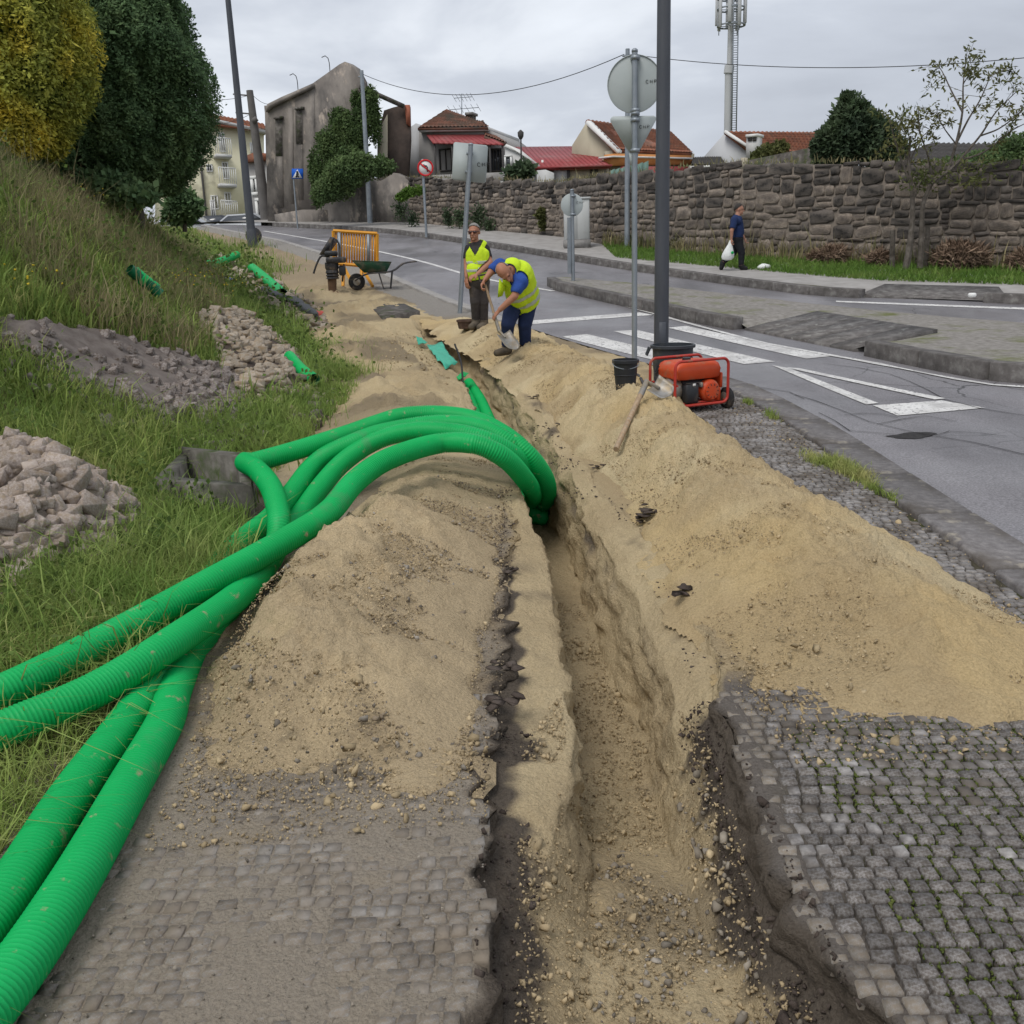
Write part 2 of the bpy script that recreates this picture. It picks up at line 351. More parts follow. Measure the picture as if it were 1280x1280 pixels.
MT['frame_red'] = mk('frame_red', [(.36,.028,.02),(.44,.04,.025)], scale=6, rough=.45, bump=.08, spec=.4, dirt=((.26,.16,.10), 9, .64, .1))
MT['steel'] = mk('worn_steel', [(.18,.175,.165),(.30,.29,.275),(.38,.37,.35)], scale=10, rough=.5, bump=.15, metal=.5, dirt=((.28,.21,.12), 7, .55, .12))
MT['rust'] = mk('rusty_tub', [(.05,.032,.025),(.10,.06,.045),(.14,.10,.075)], scale=8, rough=.9, bump=.4)
MT['wood'] = mk('handle_wood', [(.26,.17,.10),(.36,.25,.155),(.42,.32,.22)], scale=5, rough=.75, bump=.2, stretch=(8,8,1), dirt=((.30,.25,.18), 4, .58, .1))
MT['barrier'] = mk('barrier_yellow', [(.62,.27,.020),(.72,.33,.03)], scale=3, rough=.55, bump=.05, dirt=((.40,.24,.09), 3, .66, .1))
MT['barrow'] = mk('barrow_green', [(.02,.075,.042),(.035,.10,.06)], scale=5, rough=.55, bump=.1, dirt=((.15,.13,.10), 5, .56, .1))
MT['mach'] = mk('machine_dark', [(.025,.025,.028),(.05,.05,.055)], scale=6, rough=.6, bump=.1, dirt=((.16,.12,.08), 6, .6, .1))
MT['brown'] = mk('muddy_foot', [(.09,.05,.03),(.15,.09,.055)], scale=8, rough=.85, bump=.2)
MT['redplast'] = mk('red_plastic', [(.55,.10,.08)], rough=.5, bump=.1)
MT['bag'] = mk('white_bag', [(.68,.70,.68),(.80,.82,.80)], scale=8, rough=.4, bump=.6, bscale=12, bdist=.04, spec=.4)
MT['skin'] = mk('skin', [(.40,.20,.135),(.46,.24,.165)], scale=7, rough=.6, bump=.05, bscale=80)
MT['skin_tan'] = mk('tanned_skin', [(.36,.165,.10),(.43,.20,.13)], scale=7, rough=.55, bump=.05, bscale=80)
MT['hair_grey'] = mk('grey_hair', [(.17,.16,.15),(.30,.285,.265)], scale=40, rough=.8, bump=.5, bscale=90)
MT['hair_dark'] = mk('dark_hair', [(.02,.017,.015),(.04,.035,.03)], scale=40, rough=.7, bump=.5, bscale=90)
MT['vest'] = mk('hivis_fabric', [(.50,.70,.012),(.60,.80,.03)], scale=5, rough=.75, bump=.5, bscale=9, bdist=.02)
MT['reflective'] = mk('reflective_tape', [(.38,.42,.36),(.50,.53,.47)], scale=5, rough=.45, bump=.2)
MT['navy'] = mk('navy_jeans', [(.012,.022,.065),(.022,.036,.10)], scale=9, rough=.9, bump=.5, bscale=14, bdist=.015)
MT['blueshirt'] = mk('blue_shirt', [(.02,.06,.26),(.03,.085,.33)], scale=6, rough=.85, bump=.5, bscale=12, bdist=.02)
MT['darkshirt'] = mk('charcoal_shirt', [(.028,.027,.028),(.045,.043,.043)], scale=6, rough=.9, bump=.5, bscale=12, bdist=.02)
MT['trousers'] = mk('dark_trousers', [(.04,.034,.033),(.065,.055,.052)], scale=6, rough=.9, bump=.5, bscale=12, bdist=.02, dirt=((.16,.12,.085), 4, .62, .1))
MT['blacktr'] = mk('black_trousers', [(.010,.011,.014),(.018,.019,.024)], scale=6, rough=.9, bump=.4, bscale=12)
MT['boot'] = mk('dusty_boots', [(.06,.05,.04),(.15,.12,.085)], scale=9, rough=.9, bump=.3)
MT['shoe'] = mk('black_shoes', [(.012,.012,.013)], rough=.6, bump=.1)
MT['glass'] = mk('window_glass', [(.05,.055,.065),(.09,.10,.115)], scale=.8, rough=.12, bump=0, spec=.6)
MT['shades'] = mk('sunglass_lens', [(.06,.012,.012)], rough=.15, bump=0, spec=.6)
MT['yellow_wall'] = mk('cream_render', [(.66,.61,.42),(.74,.70,.50),(.78,.74,.56)], scale=.8, rough=.9, bump=.1, dirt=((.38,.35,.25), .9, .66, .1))
MT['grey_wall'] = mk('grey_render', [(.30,.29,.28),(.38,.37,.355)], scale=.8, rough=.9, bump=.1, dirt=((.24,.23,.21), .9, .64, .1))
MT['ruin'] = mk('ruined_render', [(.16,.142,.128),(.235,.21,.188),(.32,.288,.256)], scale=1.3, detail=10, rough=.95, bump=.5, bscale=5, bdist=.05, stretch=(1,1,.6), dirt=[((.115,.105,.098), .9, .54, .07), ((.40,.34,.285), 2.2, .62, .05)])
MT['ruin_in'] = mk('charred_masonry', [(.04,.032,.028),(.085,.065,.055),(.15,.11,.09)], scale=.9, rough=.95, bump=.5, bscale=5, bdist=.05)
MT['beige_wall'] = mk('beige_render', [(.36,.32,.24),(.46,.415,.315),(.52,.48,.38)], scale=.6, rough=.9, bump=.2, bscale=12, stretch=(1,1,.4), dirt=((.22,.20,.155), .8, .63, .1))
MT['white_wall'] = mk('white_render', [(.50,.50,.49),(.60,.60,.59)], scale=.6, rough=.9, bump=.1, dirt=((.36,.355,.34), .8, .66, .1))
MT['greyblue_wall'] = mk('pale_grey_render', [(.46,.47,.48),(.55,.56,.575)], scale=.4, rough=.9, bump=.1, dirt=((.40,.40,.40), .7, .66, .1))
MT['tile'] = mk('clay_tiles', [(.17,.065,.04),(.25,.095,.055),(.32,.14,.085)], scale=2.4, rough=.9, bump=.3, bscale=20, dirt=((.12,.085,.065), 1.4, .58, .1), island=.12)
MT['tile_old'] = mk('old_clay_tiles', [(.12,.06,.042),(.18,.085,.06),(.24,.125,.09)], scale=2.4, rough=.95, bump=.3, bscale=20, dirt=((.09,.075,.06), 1.4, .54, .1), island=.15)
MT['redroof'] = mk('red_metal_roof', [(.26,.038,.04),(.32,.055,.055)], scale=1.5, rough=.55, bump=.05, spec=.4, dirt=((.28,.11,.10), 1.0, .62, .12))
MT['orange_fascia'] = mk('orange_fascia', [(.50,.20,.06),(.58,.26,.09)], scale=1.5, rough=.8, bump=.1)
MT['dark_roof'] = mk('dark_slate', [(.05,.048,.047),(.085,.08,.078)], scale=2, rough=.85, bump=.3, bscale=15)
MT['teal_sheet'] = mk('green_corrugated', [(.12,.21,.18),(.17,.27,.23)], scale=2, rough=.6, bump=.1)
MT['wallstone'] = objrand(mk('wall_granite', [(.16,.13,.105),(.27,.225,.185),(.39,.335,.28)], scale=3.2, detail=8, rough=.95, bump=.8, bscale=14, bdist=.04, dirt=[((.085,.072,.064), 1.1, .56, .10), ((.42,.40,.36), 5, .73, .03)], island=.10), .24)
MT['wallstone_dark'] = objrand(mk('lichened_granite', [(.10,.085,.075),(.17,.147,.128),(.25,.22,.195)], scale=3.2, detail=8, rough=.95, bump=.8, bscale=14, bdist=.04, dirt=[((.035,.032,.030), 1.6, .52, .10), ((.34,.33,.31), 6, .71, .03)], island=.10), .2)
MT['mortar'] = mk('wall_core', [(.14,.117,.097),(.205,.175,.145)], scale=3, rough=1, bump=.6, bscale=15, bdist=.04)
MT['rubble'] = objrand(mk('pink_granite_rubble', [(.22,.178,.152),(.33,.275,.238),(.44,.385,.34)], scale=14, rough=.92, bump=.35, bscale=90, bdist=.012, dirt=((.26,.195,.13), 4, .58, .12), island=.12), .18)
MT['rubble_dark'] = objrand(mk('dark_setts', [(.15,.128,.118),(.22,.192,.178),(.30,.268,.25)], scale=14, rough=.9, bump=.3, bscale=90, bdist=.01, dirt=((.10,.075,.058), 4, .52, .1), island=.14), .2)
MT['rubble_tan'] = objrand(mk('tan_rubble', [(.21,.178,.142),(.31,.265,.212),(.41,.355,.295)], scale=14, rough=.92, bump=.35, bscale=90, bdist=.01, dirt=((.25,.18,.11), 3, .56, .1), island=.14), .2)
MT['soil_dark'] = mk('dark_soil', [(.055,.043,.037),(.085,.067,.057),(.12,.098,.084)], scale=9, rough=1, bump=.8, bscale=60, spec=.08, bdist=.015)
MT['wire'] = mk('wire', [(.03,.03,.032)], rough=.7, bump=0)
MT['mast'] = mk('mast_concrete', [(.42,.43,.44),(.50,.51,.52)], scale=.4, rough=.8, bump=.05)
MT['utility'] = mk('utility_concrete', [(.11,.105,.10),(.17,.16,.155)], scale=2, rough=.9, bump=.3)
MT['cabinet'] = mk('cabinet_grey', [(.46,.47,.46),(.52,.53,.52)], scale=2, rough=.65, bump=.03, dirt=((.36,.35,.32), 1.5, .66, .1))
MT['car_dark'] = mk('car_dark', [(.03,.035,.045)], rough=.25, bump=0, spec=.5, coat=.5)
MT['car_light'] = mk('car_silver', [(.45,.47,.50)], rough=.3, bump=0, metal=.4, coat=.5)
MT['shutter'] = mk('shutter', [(.55,.56,.57),(.62,.63,.64)], scale=1, rough=.7, bump=.1)
MT['moss'] = mk('moss', [(.045,.060,.012),(.075,.095,.02),(.11,.13,.035)], scale=8, rough=1, bump=.5, bscale=150, island=.3)
MT['orange_red'] = mk('red_brick_edge', [(.32,.10,.06),(.40,.15,.09)], scale=2, rough=.9, bump=.2)
def translucent(m, f):
    nt = m.node_tree; b = nt.nodes['Principled BSDF']; o = nt.nodes['Material Output']; tr = nt.nodes.new('ShaderNodeBsdfTranslucent'); mx = nt.nodes.new('ShaderNodeMixShader'); mx.inputs[0].default_value = f
    nt.links.new(b.inputs['Base Color'].links[0].from_socket, tr.inputs['Color']); nt.links.new(b.outputs[0], mx.inputs[1]); nt.links.new(tr.outputs[0], mx.inputs[2]); nt.links.new(mx.outputs[0], o.inputs['Surface'])
for k in ('grass','grass_long','grass_dry','grass_bright','leaf_gold','leaf_mid','leaf_thin','leaf_dark','leaf_shrub'): translucent(MT[k], .42)
def asphalt():
    m = mk('asphalt', [(.155,.147,.155),(.195,.186,.195),(.24,.23,.238)], scale=.5, rough=.62, bump=.45, bscale=130, spec=.5, bdist=.008, stretch=(1.2,.5,1), dirt=((.10,.095,.10), .45, .58, .12))
    nt = m.node_tree; N = nt.nodes.new; L = nt.links.new; b = nt.nodes['Principled BSDF']; src = b.inputs['Base Color'].links[0].from_socket
    tc = N('ShaderNodeTexCoord'); n = N('ShaderNodeTexNoise'); n.inputs['Scale'].default_value = 1.6; n.inputs['Detail'].default_value = 6
    mx = N('ShaderNodeMixRGB'); mx.inputs['Fac'].default_value = .34; L(tc.outputs['Object'], n.inputs['Vector']); L(tc.outputs['Object'], mx.inputs['Color1']); L(n.outputs['Color'], mx.inputs['Color2'])
    v = N('ShaderNodeTexVoronoi'); v.feature = 'DISTANCE_TO_EDGE'; v.inputs['Scale'].default_value = 1.1; L(mx.outputs['Color'], v.inputs['Vector'])
    mr = N('ShaderNodeMapRange'); mr.inputs['From Min'].default_value = .003; mr.inputs['From Max'].default_value = .011; mr.inputs['To Min'].default_value = 1; mr.inputs['To Max'].default_value = 0
    L(v.outputs['Distance'], mr.inputs['Value'])
    n2 = N('ShaderNodeTexNoise'); n2.inputs['Scale'].default_value = .33; n2.inputs['Detail'].default_value = 3; L(tc.outputs['Object'], n2.inputs['Vector'])
    m2 = N('ShaderNodeMapRange'); m2.inputs['From Min'].default_value = .54; m2.inputs['From Max'].default_value = .66; L(n2.outputs['Fac'], m2.inputs['Value'])
    mu = N('ShaderNodeMath'); mu.operation = 'MULTIPLY'; L(mr.outputs['Result'], mu.inputs[0]); L(m2.outputs['Result'], mu.inputs[1])
    mc = N('ShaderNodeMixRGB'); L(mu.outputs['Value'], mc.inputs['Fac']); L(src, mc.inputs['Color1']); mc.inputs['Color2'].default_value = (.05,.048,.048,1)
    n5 = N('ShaderNodeTexNoise'); n5.inputs['Scale'].default_value = .55; n5.inputs['Detail'].default_value = 6; L(tc.outputs['Object'], n5.inputs['Vector'])
    m5 = N('ShaderNodeMapRange'); m5.inputs['From Min'].default_value = .38; m5.inputs['From Max'].default_value = .62; m5.inputs['To Min'].default_value = .30; m5.inputs['To Max'].default_value = .70; L(n5.outputs['Fac'], m5.inputs['Value']); L(m5.outputs['Result'], b.inputs['Roughness'])
    # aggregate speckle
    n4 = N('ShaderNodeTexNoise'); n4.inputs['Scale'].default_value = 75; n4.inputs['Detail'].default_value = 2; L(tc.outputs['Object'], n4.inputs['Vector'])
    m4 = N('ShaderNodeMapRange'); m4.inputs['From Min'].default_value = .35; m4.inputs['From Max'].default_value = .68; m4.inputs['To Min'].default_value = .72; m4.inputs['To Max'].default_value = 1.3
    L(n4.outputs['Fac'], m4.inputs['Value']); hs = N('ShaderNodeHueSaturation'); L(m4.outputs['Result'], hs.inputs['Value']); L(mc.outputs['Color'], hs.inputs['Color'])
    L(hs.outputs['Color'], b.inputs['Base Color']); return m
MT['asphalt'] = asphalt()
# ================================================================== SETTING
WALLP = [(17.5,14.5),(10.9,21.2),(8.7,23.3),(5.9,26.2),(3.1,30.2),(1.9,33.2),(-.6,36.8),(-3.4,41),(-7,45.2)]
FK = [(19,7),(8.9,16.8),(6.4,18.6),(5.3,20.6),(3.4,24.7),(.27,31),(-4.6,38.9),(-10,44),(-16,48)]
PV = .16
def poly_at(P, y): a = np.array(P)[::1]; o = np.argsort(a[:,1]); return np.interp(y, a[o,1], a[o,0])
def rows(y0, y1, k, c): 
    out = [y0]
    while out[-1] < y1: out.append(out[-1]+c+k*abs(out[-1]))
    return np.array(out)
def sheet(name, Y, xl, xr, nc, zf, mat, kind='structure', col=None, smooth=True, parent=None):
    """sheet between two lines given as functions of y"""
    t = np.linspace(0, 1, nc)[None]; X = xl(Y)[:,None]*(1-t)+xr(Y)[:,None]*t; YY = np.repeat(Y[:,None], nc, 1)
    Z = zf(X, YY); V = np.stack([X, YY, Z], -1).reshape(-1, 3)
    o = ob(name, meshnp(name, V, gridf(len(Y), nc), smooth, None if col is None else col(X, YY).reshape(-1, 3)), mat, parent)
    if kind: o['kind'] = kind
    return o
# --- base ground out to the horizon, kept just under the worked surfaces
gx = np.concatenate([-np.geomspace(400, 12, 24), np.linspace(-11, 11, 30), np.geomspace(12, 400, 24)])
gy = np.concatenate([[-300,-100,-30,-8], np.linspace(-2, 60, 80), np.geomspace(64, 900, 20)])
GX, GY = np.meshgrid(gx, gy); GZ = zg(GX, GY)-.75-.0*GX
GZ = np.where((GY > 48), z0(GY)-.15, GZ)
tag(ob('ground', meshnp('ground', np.stack([GX, GY, GZ], -1).reshape(-1, 3), gridf(len(gy), len(gx)), True), MT['earth']), kind='structure')

# --- the dug strip: footway bed with the trench cut in it
TR = { # y: nodes (x, z) left edge ... right edge
 1.0: [(-.12,0),(-.105,-.09),(-.01,-.12),(.03,-.14),(.14,-.18),(.52,-.20),(.57,-.18),(.62,-.15),(.70,-.11),(.715,0)],
 1.6: [(-.12,0),(-.105,-.10),(-.01,-.13),(.03,-.15),(.14,-.19),(.52,-.21),(.57,-.19),(.62,-.15),(.70,-.11),(.715,0)],
 2.2: [(-.11,0),(-.095,-.09),(.0,-.11),(.05,-.13),(.18,-.25),(.52,-.28),(.585,-.20),(.62,-.14),(.675,-.11),(.69,0)],
 2.7: [(-.11,0),(-.095,-.07),(.01,-.09),(.12,-.11),(.22,-.36),(.52,-.40),(.59,-.2),(.64,-.13),(.70,-.08),(.715,0)],
 3.1: [(-.115,0),(-.10,-.06),(.0,-.065),(.165,-.085),(.225,-.46),(.53,-.50),(.60,-.17),(.65,-.09),(.71,-.06),(.725,0)],
 3.8: [(-.07,0),(-.055,-.05),(.02,-.045),(.18,-.06),(.22,-.50),(.55,-.53),(.64,-.11),(.70,-.05),(.78,-.03),(.80,0)],
 5.0: [(-.05,0),(-.035,-.04),(.03,-.035),(.165,-.05),(.20,-.50),(.47,-.53),(.55,-.09),(.60,-.04),(.70,-.02),(.75,0)],
 6.2: [(-.03,0),(-.015,-.03),(.02,-.025),(.075,-.05),(.10,-.50),(.38,-.54),(.44,-.08),(.48,-.03),(.55,0),(.60,0)],
 9.0: [(-.50,0),(-.42,-.02),(-.36,-.03),(-.26,-.06),(-.23,-.46),(.13,-.48),(.22,-.06),(.28,0),(.32,0),(.36,0)],
 12.: [(-.98,0),(-.85,-.03),(-.72,-.06),(-.60,-.09),(-.56,-.40),(-.22,-.42),(-.13,-.03),(-.07,0),(-.03,0),(.02,0)],
 16.: [(-1.95,0),(-1.75,-.06),(-1.55,-.11),(-1.36,-.13),(-1.32,-.28),(-1.0,-.28),(-.93,-.03),(-.88,0),(-.84,0),(-.80,0)],
 17.8: [(-2.2,0),(-2.1,0),(-1.9,-.02),(-1.7,-.03),(-1.65,-.05),(-1.4,-.05),(-1.35,0),(-1.3,0),(-1.25,0),(-1.2,0)],
 46.: [(-14.9,0),(-14.8,0),(-14.7,0),(-14.6,0),(-14.5,0),(-14.4,0),(-14.3,0),(-14.2,0),(-14.1,0),(-14.0,0)] }
ty = np.array(sorted(TR)); tn = np.array([TR[y] for y in ty])   # (n,10,2)
def trn(y): 
    out = np.stack([np.stack([np.interp(y, ty, tn[:,i,j]) for j in (0,1)], -1) for i in range(10)], 1)   # (ny,10,2)
    far = np.asarray(y) > 17.8
    mid = XT(y)*.45+XK(y)*.55
    for i in range(10): out[far,i,0] = mid[far]+(i-4.5)*.1
    return out
def site():
    Y = rows(1.15, 45, .0048, .004); T = trn(Y); cnt = [52, 8, 12, 12, 24, 22, 24, 10, 10, 8, 56]
    # serrated cobble edges
    jagL = (vn(Y/.075, Y*0, 31)-.5)*.08*np.clip((7-Y)/2, 0, 1)+ (vn(Y/.4, Y*0, 33)-.5)*.09; jagR = (vn(Y/.085, Y*0+9, 32)-.5)*.07*np.clip((7-Y)/2, 0, 1)+(vn(Y/.4, Y*0+3, 34)-.5)*.08
    T[:,0,0] += jagL; T[:,1,0] += jagL*.9; T[:,8,0] += jagR*.9; T[:,9,0] += jagR
    for i in range(2, 8): T[:,i,0] += (vn(Y/.5, Y*0+i*7, 40+i)-.5)*.07
    xl = XT(Y)-.35; xr = XK(Y)+.02
    nodes = [np.stack([xl, 0*Y], -1)]+[T[:,i] for i in range(10)]+[np.stack([xr, 0*Y], -1)]
    X = []; Z = []
    for k, c in enumerate(cnt):
        t = np.linspace(0, 1, c, endpoint=(k == len(cnt)-1))[None]
        if k in (2, 3, 6, 7, 8): s_ = t
        else: s_ = t
        X.append(nodes[k][:,None,0]*(1-t)+nodes[k+1][:,None,0]*t)
        zz = nodes[k][:,None,1]*(1-s_)+nodes[k+1][:,None,1]*s_; Z.append(zz)
    X = np.hstack(X); D = np.hstack(Z); YY = np.repeat(Y[:,None], X.shape[1], 1)
    # smooth profile a little across
    for _ in range(2): D[:,1:-1] = (D[:,:-2]+2*D[:,1:-1]+D[:,2:])/4
    cl = T[:,0,0][:,None]; cr = T[:,9,0][:,None]; intr = (X > cl) & (X < cr) & (YY < 18)
    wallness = np.clip(-D*6, 0, 1)*intr
    n1 = fbm(X*7, YY*7, 1); n2 = fbm(X*28, YY*28, 5, 3); n3 = fbm(X*2.2, YY*2.2, 9)
    amp = np.where(intr, 1, np.where(YY > 5.5, .9, np.clip((YY-2.8)*.8, .10, .7))); 
    right_pave = (X >= cr) & (YY < 11); amp = np.where(right_pave, .12, amp)
    D = D+amp*(n1*.022+n2*.012+n3*.02)
    # low mounds of sand beyond the pipes
    for cx, cy, sx, sy, h in ((-1.0,9.3,.5,.7,.22),(-1.3,10.8,.45,.8,.16),(-2.2,13.5,.5,1.0,.18),(-2.6,15.6,.5,1.2,.22),(-3.3,18.5,.6,1.2,.18),(-4.2,22,.7,1.6,.2),(-.55,8.0,.35,.5,.1),(-2.5,19.8,.6,1.1,.15)):
        D += h*np.exp(-((X-cx)/sx)**2-((YY-cy)/sy)**2)*(.7+.6*n1)
    # rough trench walls: push sideways where steep
    st = np.abs(np.gradient(D, axis=1))/(np.abs(np.gradient(X, axis=1))+1e-4); push = np.clip(st-1, 0, 3)/3*intr
    X2 = X+push*(fbm(YY*6, D*12, 21)*.05+fbm(YY*25, D*30, 22, 3)*.016)
    lp_ = (X < cl) & (YY < 3.2); ZZ = z0(YY)+D-np.where(intr, 0, np.where((X > cr) & (YY < 3.4) & (X < cr+.26), .012-.016*np.clip(1-(X-cr)/(.13+.11*fbm(X*4, YY*4, 19)), 0, 1)**.5*.86-.006*fbm(X*14, YY*14, 4), np.where(lp_, np.clip(.0012-.0075*fbm(X*4.5, YY*4.5, 17)-.0035*fbm(X*22, YY*22, 18), -.004, .007), .012)))
    # own colours of the ground
    sand = np.array([.55,.44,.27]); sand2 = np.array([.44,.34,.205]); mud = np.array([.325,.28,.225]); dark = np.array([.098,.082,.070]); grey = np.array([.19,.165,.14])
    f = np.clip(.5+fbm(X*3, YY*1.6, 12)*1.3, 0, 1)[...,None]; col = sand*(1-f*.75)+sand2*f*.75
    def blend(c, m): return col*(1-m[...,None])+c*m[...,None]
    nz = fbm(X*5, YY*5, 61)
    leftp = np.clip((cl-X)/.03, 0, 1)*np.clip((7.3-YY)/1.5, 0, 1); col = blend(mud, leftp)
    sl = leftp*np.clip((nz-.22)*5, 0, 1)*np.clip((YY-1.8)/1.5, .15, 1); col = blend(sand2*.9, sl*.7)
    lt = np.clip((cl-X)/.03, 0, 1)*np.clip((YY-2.95)/.5, 0, 1)*np.clip((7.6-YY)/1.5, 0, 1)*np.clip(.55+nz*1.2, 0, 1); col = blend(np.array([.27,.215,.15]), lt*.8)
    rp = ((X > cr) & (YY < 11.5)).astype(float); col = blend(np.array([.105,.095,.068]), rp); me_ = rp*np.clip(1.6-(X-cr)/.17+nz*.7, 0, 1)*(YY < 3.4); col = blend(np.array([.165,.145,.128]), me_)
    ms = rp*np.clip((X-cr-.2)/.1, 0, 1)*np.clip((fbm(X*3, YY*3, 77)+.05)*4, 0, 1); col = blend(np.array([.075,.085,.028]), ms*.7)
    sp_ = rp*np.clip((YY-3.3)/.15, 0, 1)*np.clip(np.maximum((1.55-X)/.15, (YY-10.2)/.3), 0, 1); col = blend(sand2, sp_); ZZ += .012*sp_
    # dark soil under the broken edges
    dl = np.clip(1-(X-cl)/(.17+.06*nz)*np.where(YY < 3.1, 1, np.clip((YY/3.1)**2*1.6, 1, 5)), 0, 1)*(X > cl-.01); dl = np.clip(dl*3+nz*.6, 0, 1)*(X > cl-.01)*np.where(YY < 3.2, 1, np.clip(.62+fbm(YY*1.3, X*2, 64)*1.6, 0, 1)*np.clip((9-YY)/3, 0, 1)); dl = dl*(X < cl+.22)
    dr = np.clip(1-(cr-X)/(.13+.05*nz), 0, 1); dr = np.clip(dr*3+nz*.6, 0, 1)*(X < cr+.01)*np.where(YY < 3.2, 1, np.clip(-.15+fbm(YY*2.2, X*3, 65)*2.6, 0, .9)*np.clip((12-YY)/3, 0, 1)); dr = dr*(X > cr-.2)
    col = blend(dark, np.clip(dl*.95, 0, 1)); col = blend(dark, np.clip(dr*.95, 0, 1))
    # soil washed along the trench sides near the camera, grit on the floor
    g = np.clip((fbm(X*2.5, YY*2.5, 71)+np.clip((2.6-YY)*.4, -.4, .45))*2.2, 0, .7)*intr*np.clip(1-dl*1.2, 0, 1)*np.clip(1-dr*1.2, 0, 1); col = blend(np.array([.30,.24,.16]), g)
    # buried topsoil line low in the right wall
    band = intr*np.exp(-((D+.17+.03*n3)/.035)**2)*(X > T[:,5,0][:,None]-.02)*np.clip((YY-3.6)/2, 0, 1)*np.clip(fbm(YY*3, X*0, 82)*2+.5, 0, 1); col = blend(dark*1.25, band*.85)
    # greyer trodden earth beyond
    ge = np.clip((fbm(X*1.1, YY*.8, 91)-.0)*3.2, 0, .85)*np.clip((YY-7.5)/2, 0, 1)*(~intr); col = blend(np.array([.235,.19,.13]), ge)
    fr = np.clip((YY-20)/6, 0, 1); col = blend(np.array([.27,.215,.15]), fr*.8)
    pav = np.clip((X-(XK(YY)-np.where(YY > 17, .95+.15*nz, .0)))/.04, 0, 1)*np.clip((YY-17)/1.0, 0, 1); col = blend(np.array([.285,.265,.24]), pav)
    V = np.stack([X2, YY, ZZ], -1).reshape(-1, 3)
    o = ob('trench', meshnp('trench', V, gridf(*X.shape), True, col.reshape(-1, 3)), MT['site']); o['kind'] = 'structure'
    return Y, T, cl[:,0], cr[:,0]
SY, ST, EDGE_L, EDGE_R = site()
edgeL = lambda y: np.interp(y, SY, EDGE_L); edgeR = lambda y: np.interp(y, SY, EDGE_R)
# --- embankment
def bank_rise(x, y): return zg(x, y)-.02+(fbm(x*1.3, y*1.3, 14)*.12+fbm(x*5, y*5, 15)*.035)*np.clip((XT(y)-x)*1.2, 0, 1)
sheet('embankment', rows(.6, 60, .012, .03), lambda y: XT(y)-13, lambda y: XT(y)-.05, 150, bank_rise, MT['earth'])
# --- road, kerbs, far pavement, island
sheet('road', rows(-2, 62, .02, .08), lambda y: XK(y)+.02, lambda y: poly_at(FK, y)+.4, 60, lambda x, y: z0(y)+.004*np.sin(x*1.3+y*.7), MT['asphalt'])
road = bpy.data.objects['road']
def decal(name, world_pts, mat, dz=.006, parent=None, sub=10):
    """painted mark laid on the road: quad strip following the surface"""
    a = np.array(world_pts, float); t = np.linspace(0, 1, sub)[:,None]; A = a[0]*(1-t)+a[1]*t; B = a[3]*(1-t)+a[2]*t
    s = np.linspace(0, 1, 4); P = A[:,None]*(1-s[None,:,None])+B[:,None]*s[None,:,None]; x, y = P[...,0], P[...,1]
    V = np.stack([x, y, z0(y)+.004*np.sin(x*1.3+y*.7)+dz], -1).reshape(-1, 3)
    return ob(name, meshnp(name, V, gridf(sub, 4), True), mat, parent)
def pq(name, px, mat, dz=.006, sub=12, parent=road): return decal(name, [hit(u, v, flat0)[:2] for u, v in px], mat, dz, parent, sub)
for q in ([(702,421),(814,450),(822,439),(734,418)], [(767,415),(930,455.5),(969,452.5),(796,413)], [(835,411),(1008,449),(1039,446),(858,408)]): pq('crossing_stripe', q, MT['paint'])
pq('stop_line', [(655,406.5),(817,394.6),(800,391.2),(655,402)], MT['paint'])
pq('give_way_mark', [(1091,507),(1122,520),(1231,510),(1177,501)], MT['paint'], sub=6)
pq('give_way_mark', [(965,457),(1083,506),(1098,504),(988,461)], MT['paint'], .0066)
pq('give_way_mark', [(980,459.5),(1168,499.8),(1182,498.6),(1000,461)], MT['paint'], .0082)
pq('edge_line', [(1045,378.5),(1290,388),(1290,385.5),(1045,376.8)], MT['paint'])
def ribbon(name, pts, w, mat, dz, parent, zf=None, wob=0):
    P = spline([(p[0], p[1], 0) for p in pts], .4)[:,:2]; T = np.gradient(P, axis=0); T /= np.linalg.norm(T, axis=1)[:,None]; Nn = np.stack([-T[:,1], T[:,0]], 1)
    k = (1+wob*fbm(np.arange(len(P))*.7, np.zeros(len(P)), 5))[:,None]
    R = np.stack([P-Nn*w/2*k, P, P+Nn*w/2*k], 1); x, y = R[...,0], R[...,1]
    V = np.stack([x, y, z0(y)+.004*np.sin(x*1.3+y*.7)+dz], -1).reshape(-1, 3)
    return ob(name, meshnp(name, V, gridf(len(P), 3), True), mat, parent)
cl_px = [(330,289),(430,306),(520,325),(590,345),(650,357),(692,364)]
ribbon('centre_line', [hit(u, v, flat0)[:2] for u, v in cl_px], .13, MT['paint'], .006, road)
ribbon('edge_line', [hit(u, v, flat0)[:2] for u, v in [(690,361),(780,383),(880,410.5),(960,431),(1080,452.5),(1180,472),(1240,482),(1300,486)]], .075, MT['paint'], .0095, road, wob=.8)
# sunken black patch in the asphalt
pt = hit(1140, 545, flat0); a = np.linspace(0, 2*np.pi, 26, endpoint=False); rr = 1+.45*fbm(np.cos(a)*2, np.sin(a)*2, 3)
V = np.stack([pt[0]+.22*rr*np.cos(a), pt[1]+.10*rr*np.sin(a)+.05*np.cos(a), np.zeros(26)], 1); V[:,2] = z0(V[:,1])+.004*np.sin(V[:,0]*1.3+V[:,1]*.7)+.005
MT['tar'] = mk('tar_patch', [(.018,.017,.017),(.045,.042,.042)], scale=25, rough=.9, bump=.8, bscale=60)
ob('pothole', meshnp('pothole', V, [np.arange(26)[None]]), MT['tar'], road)
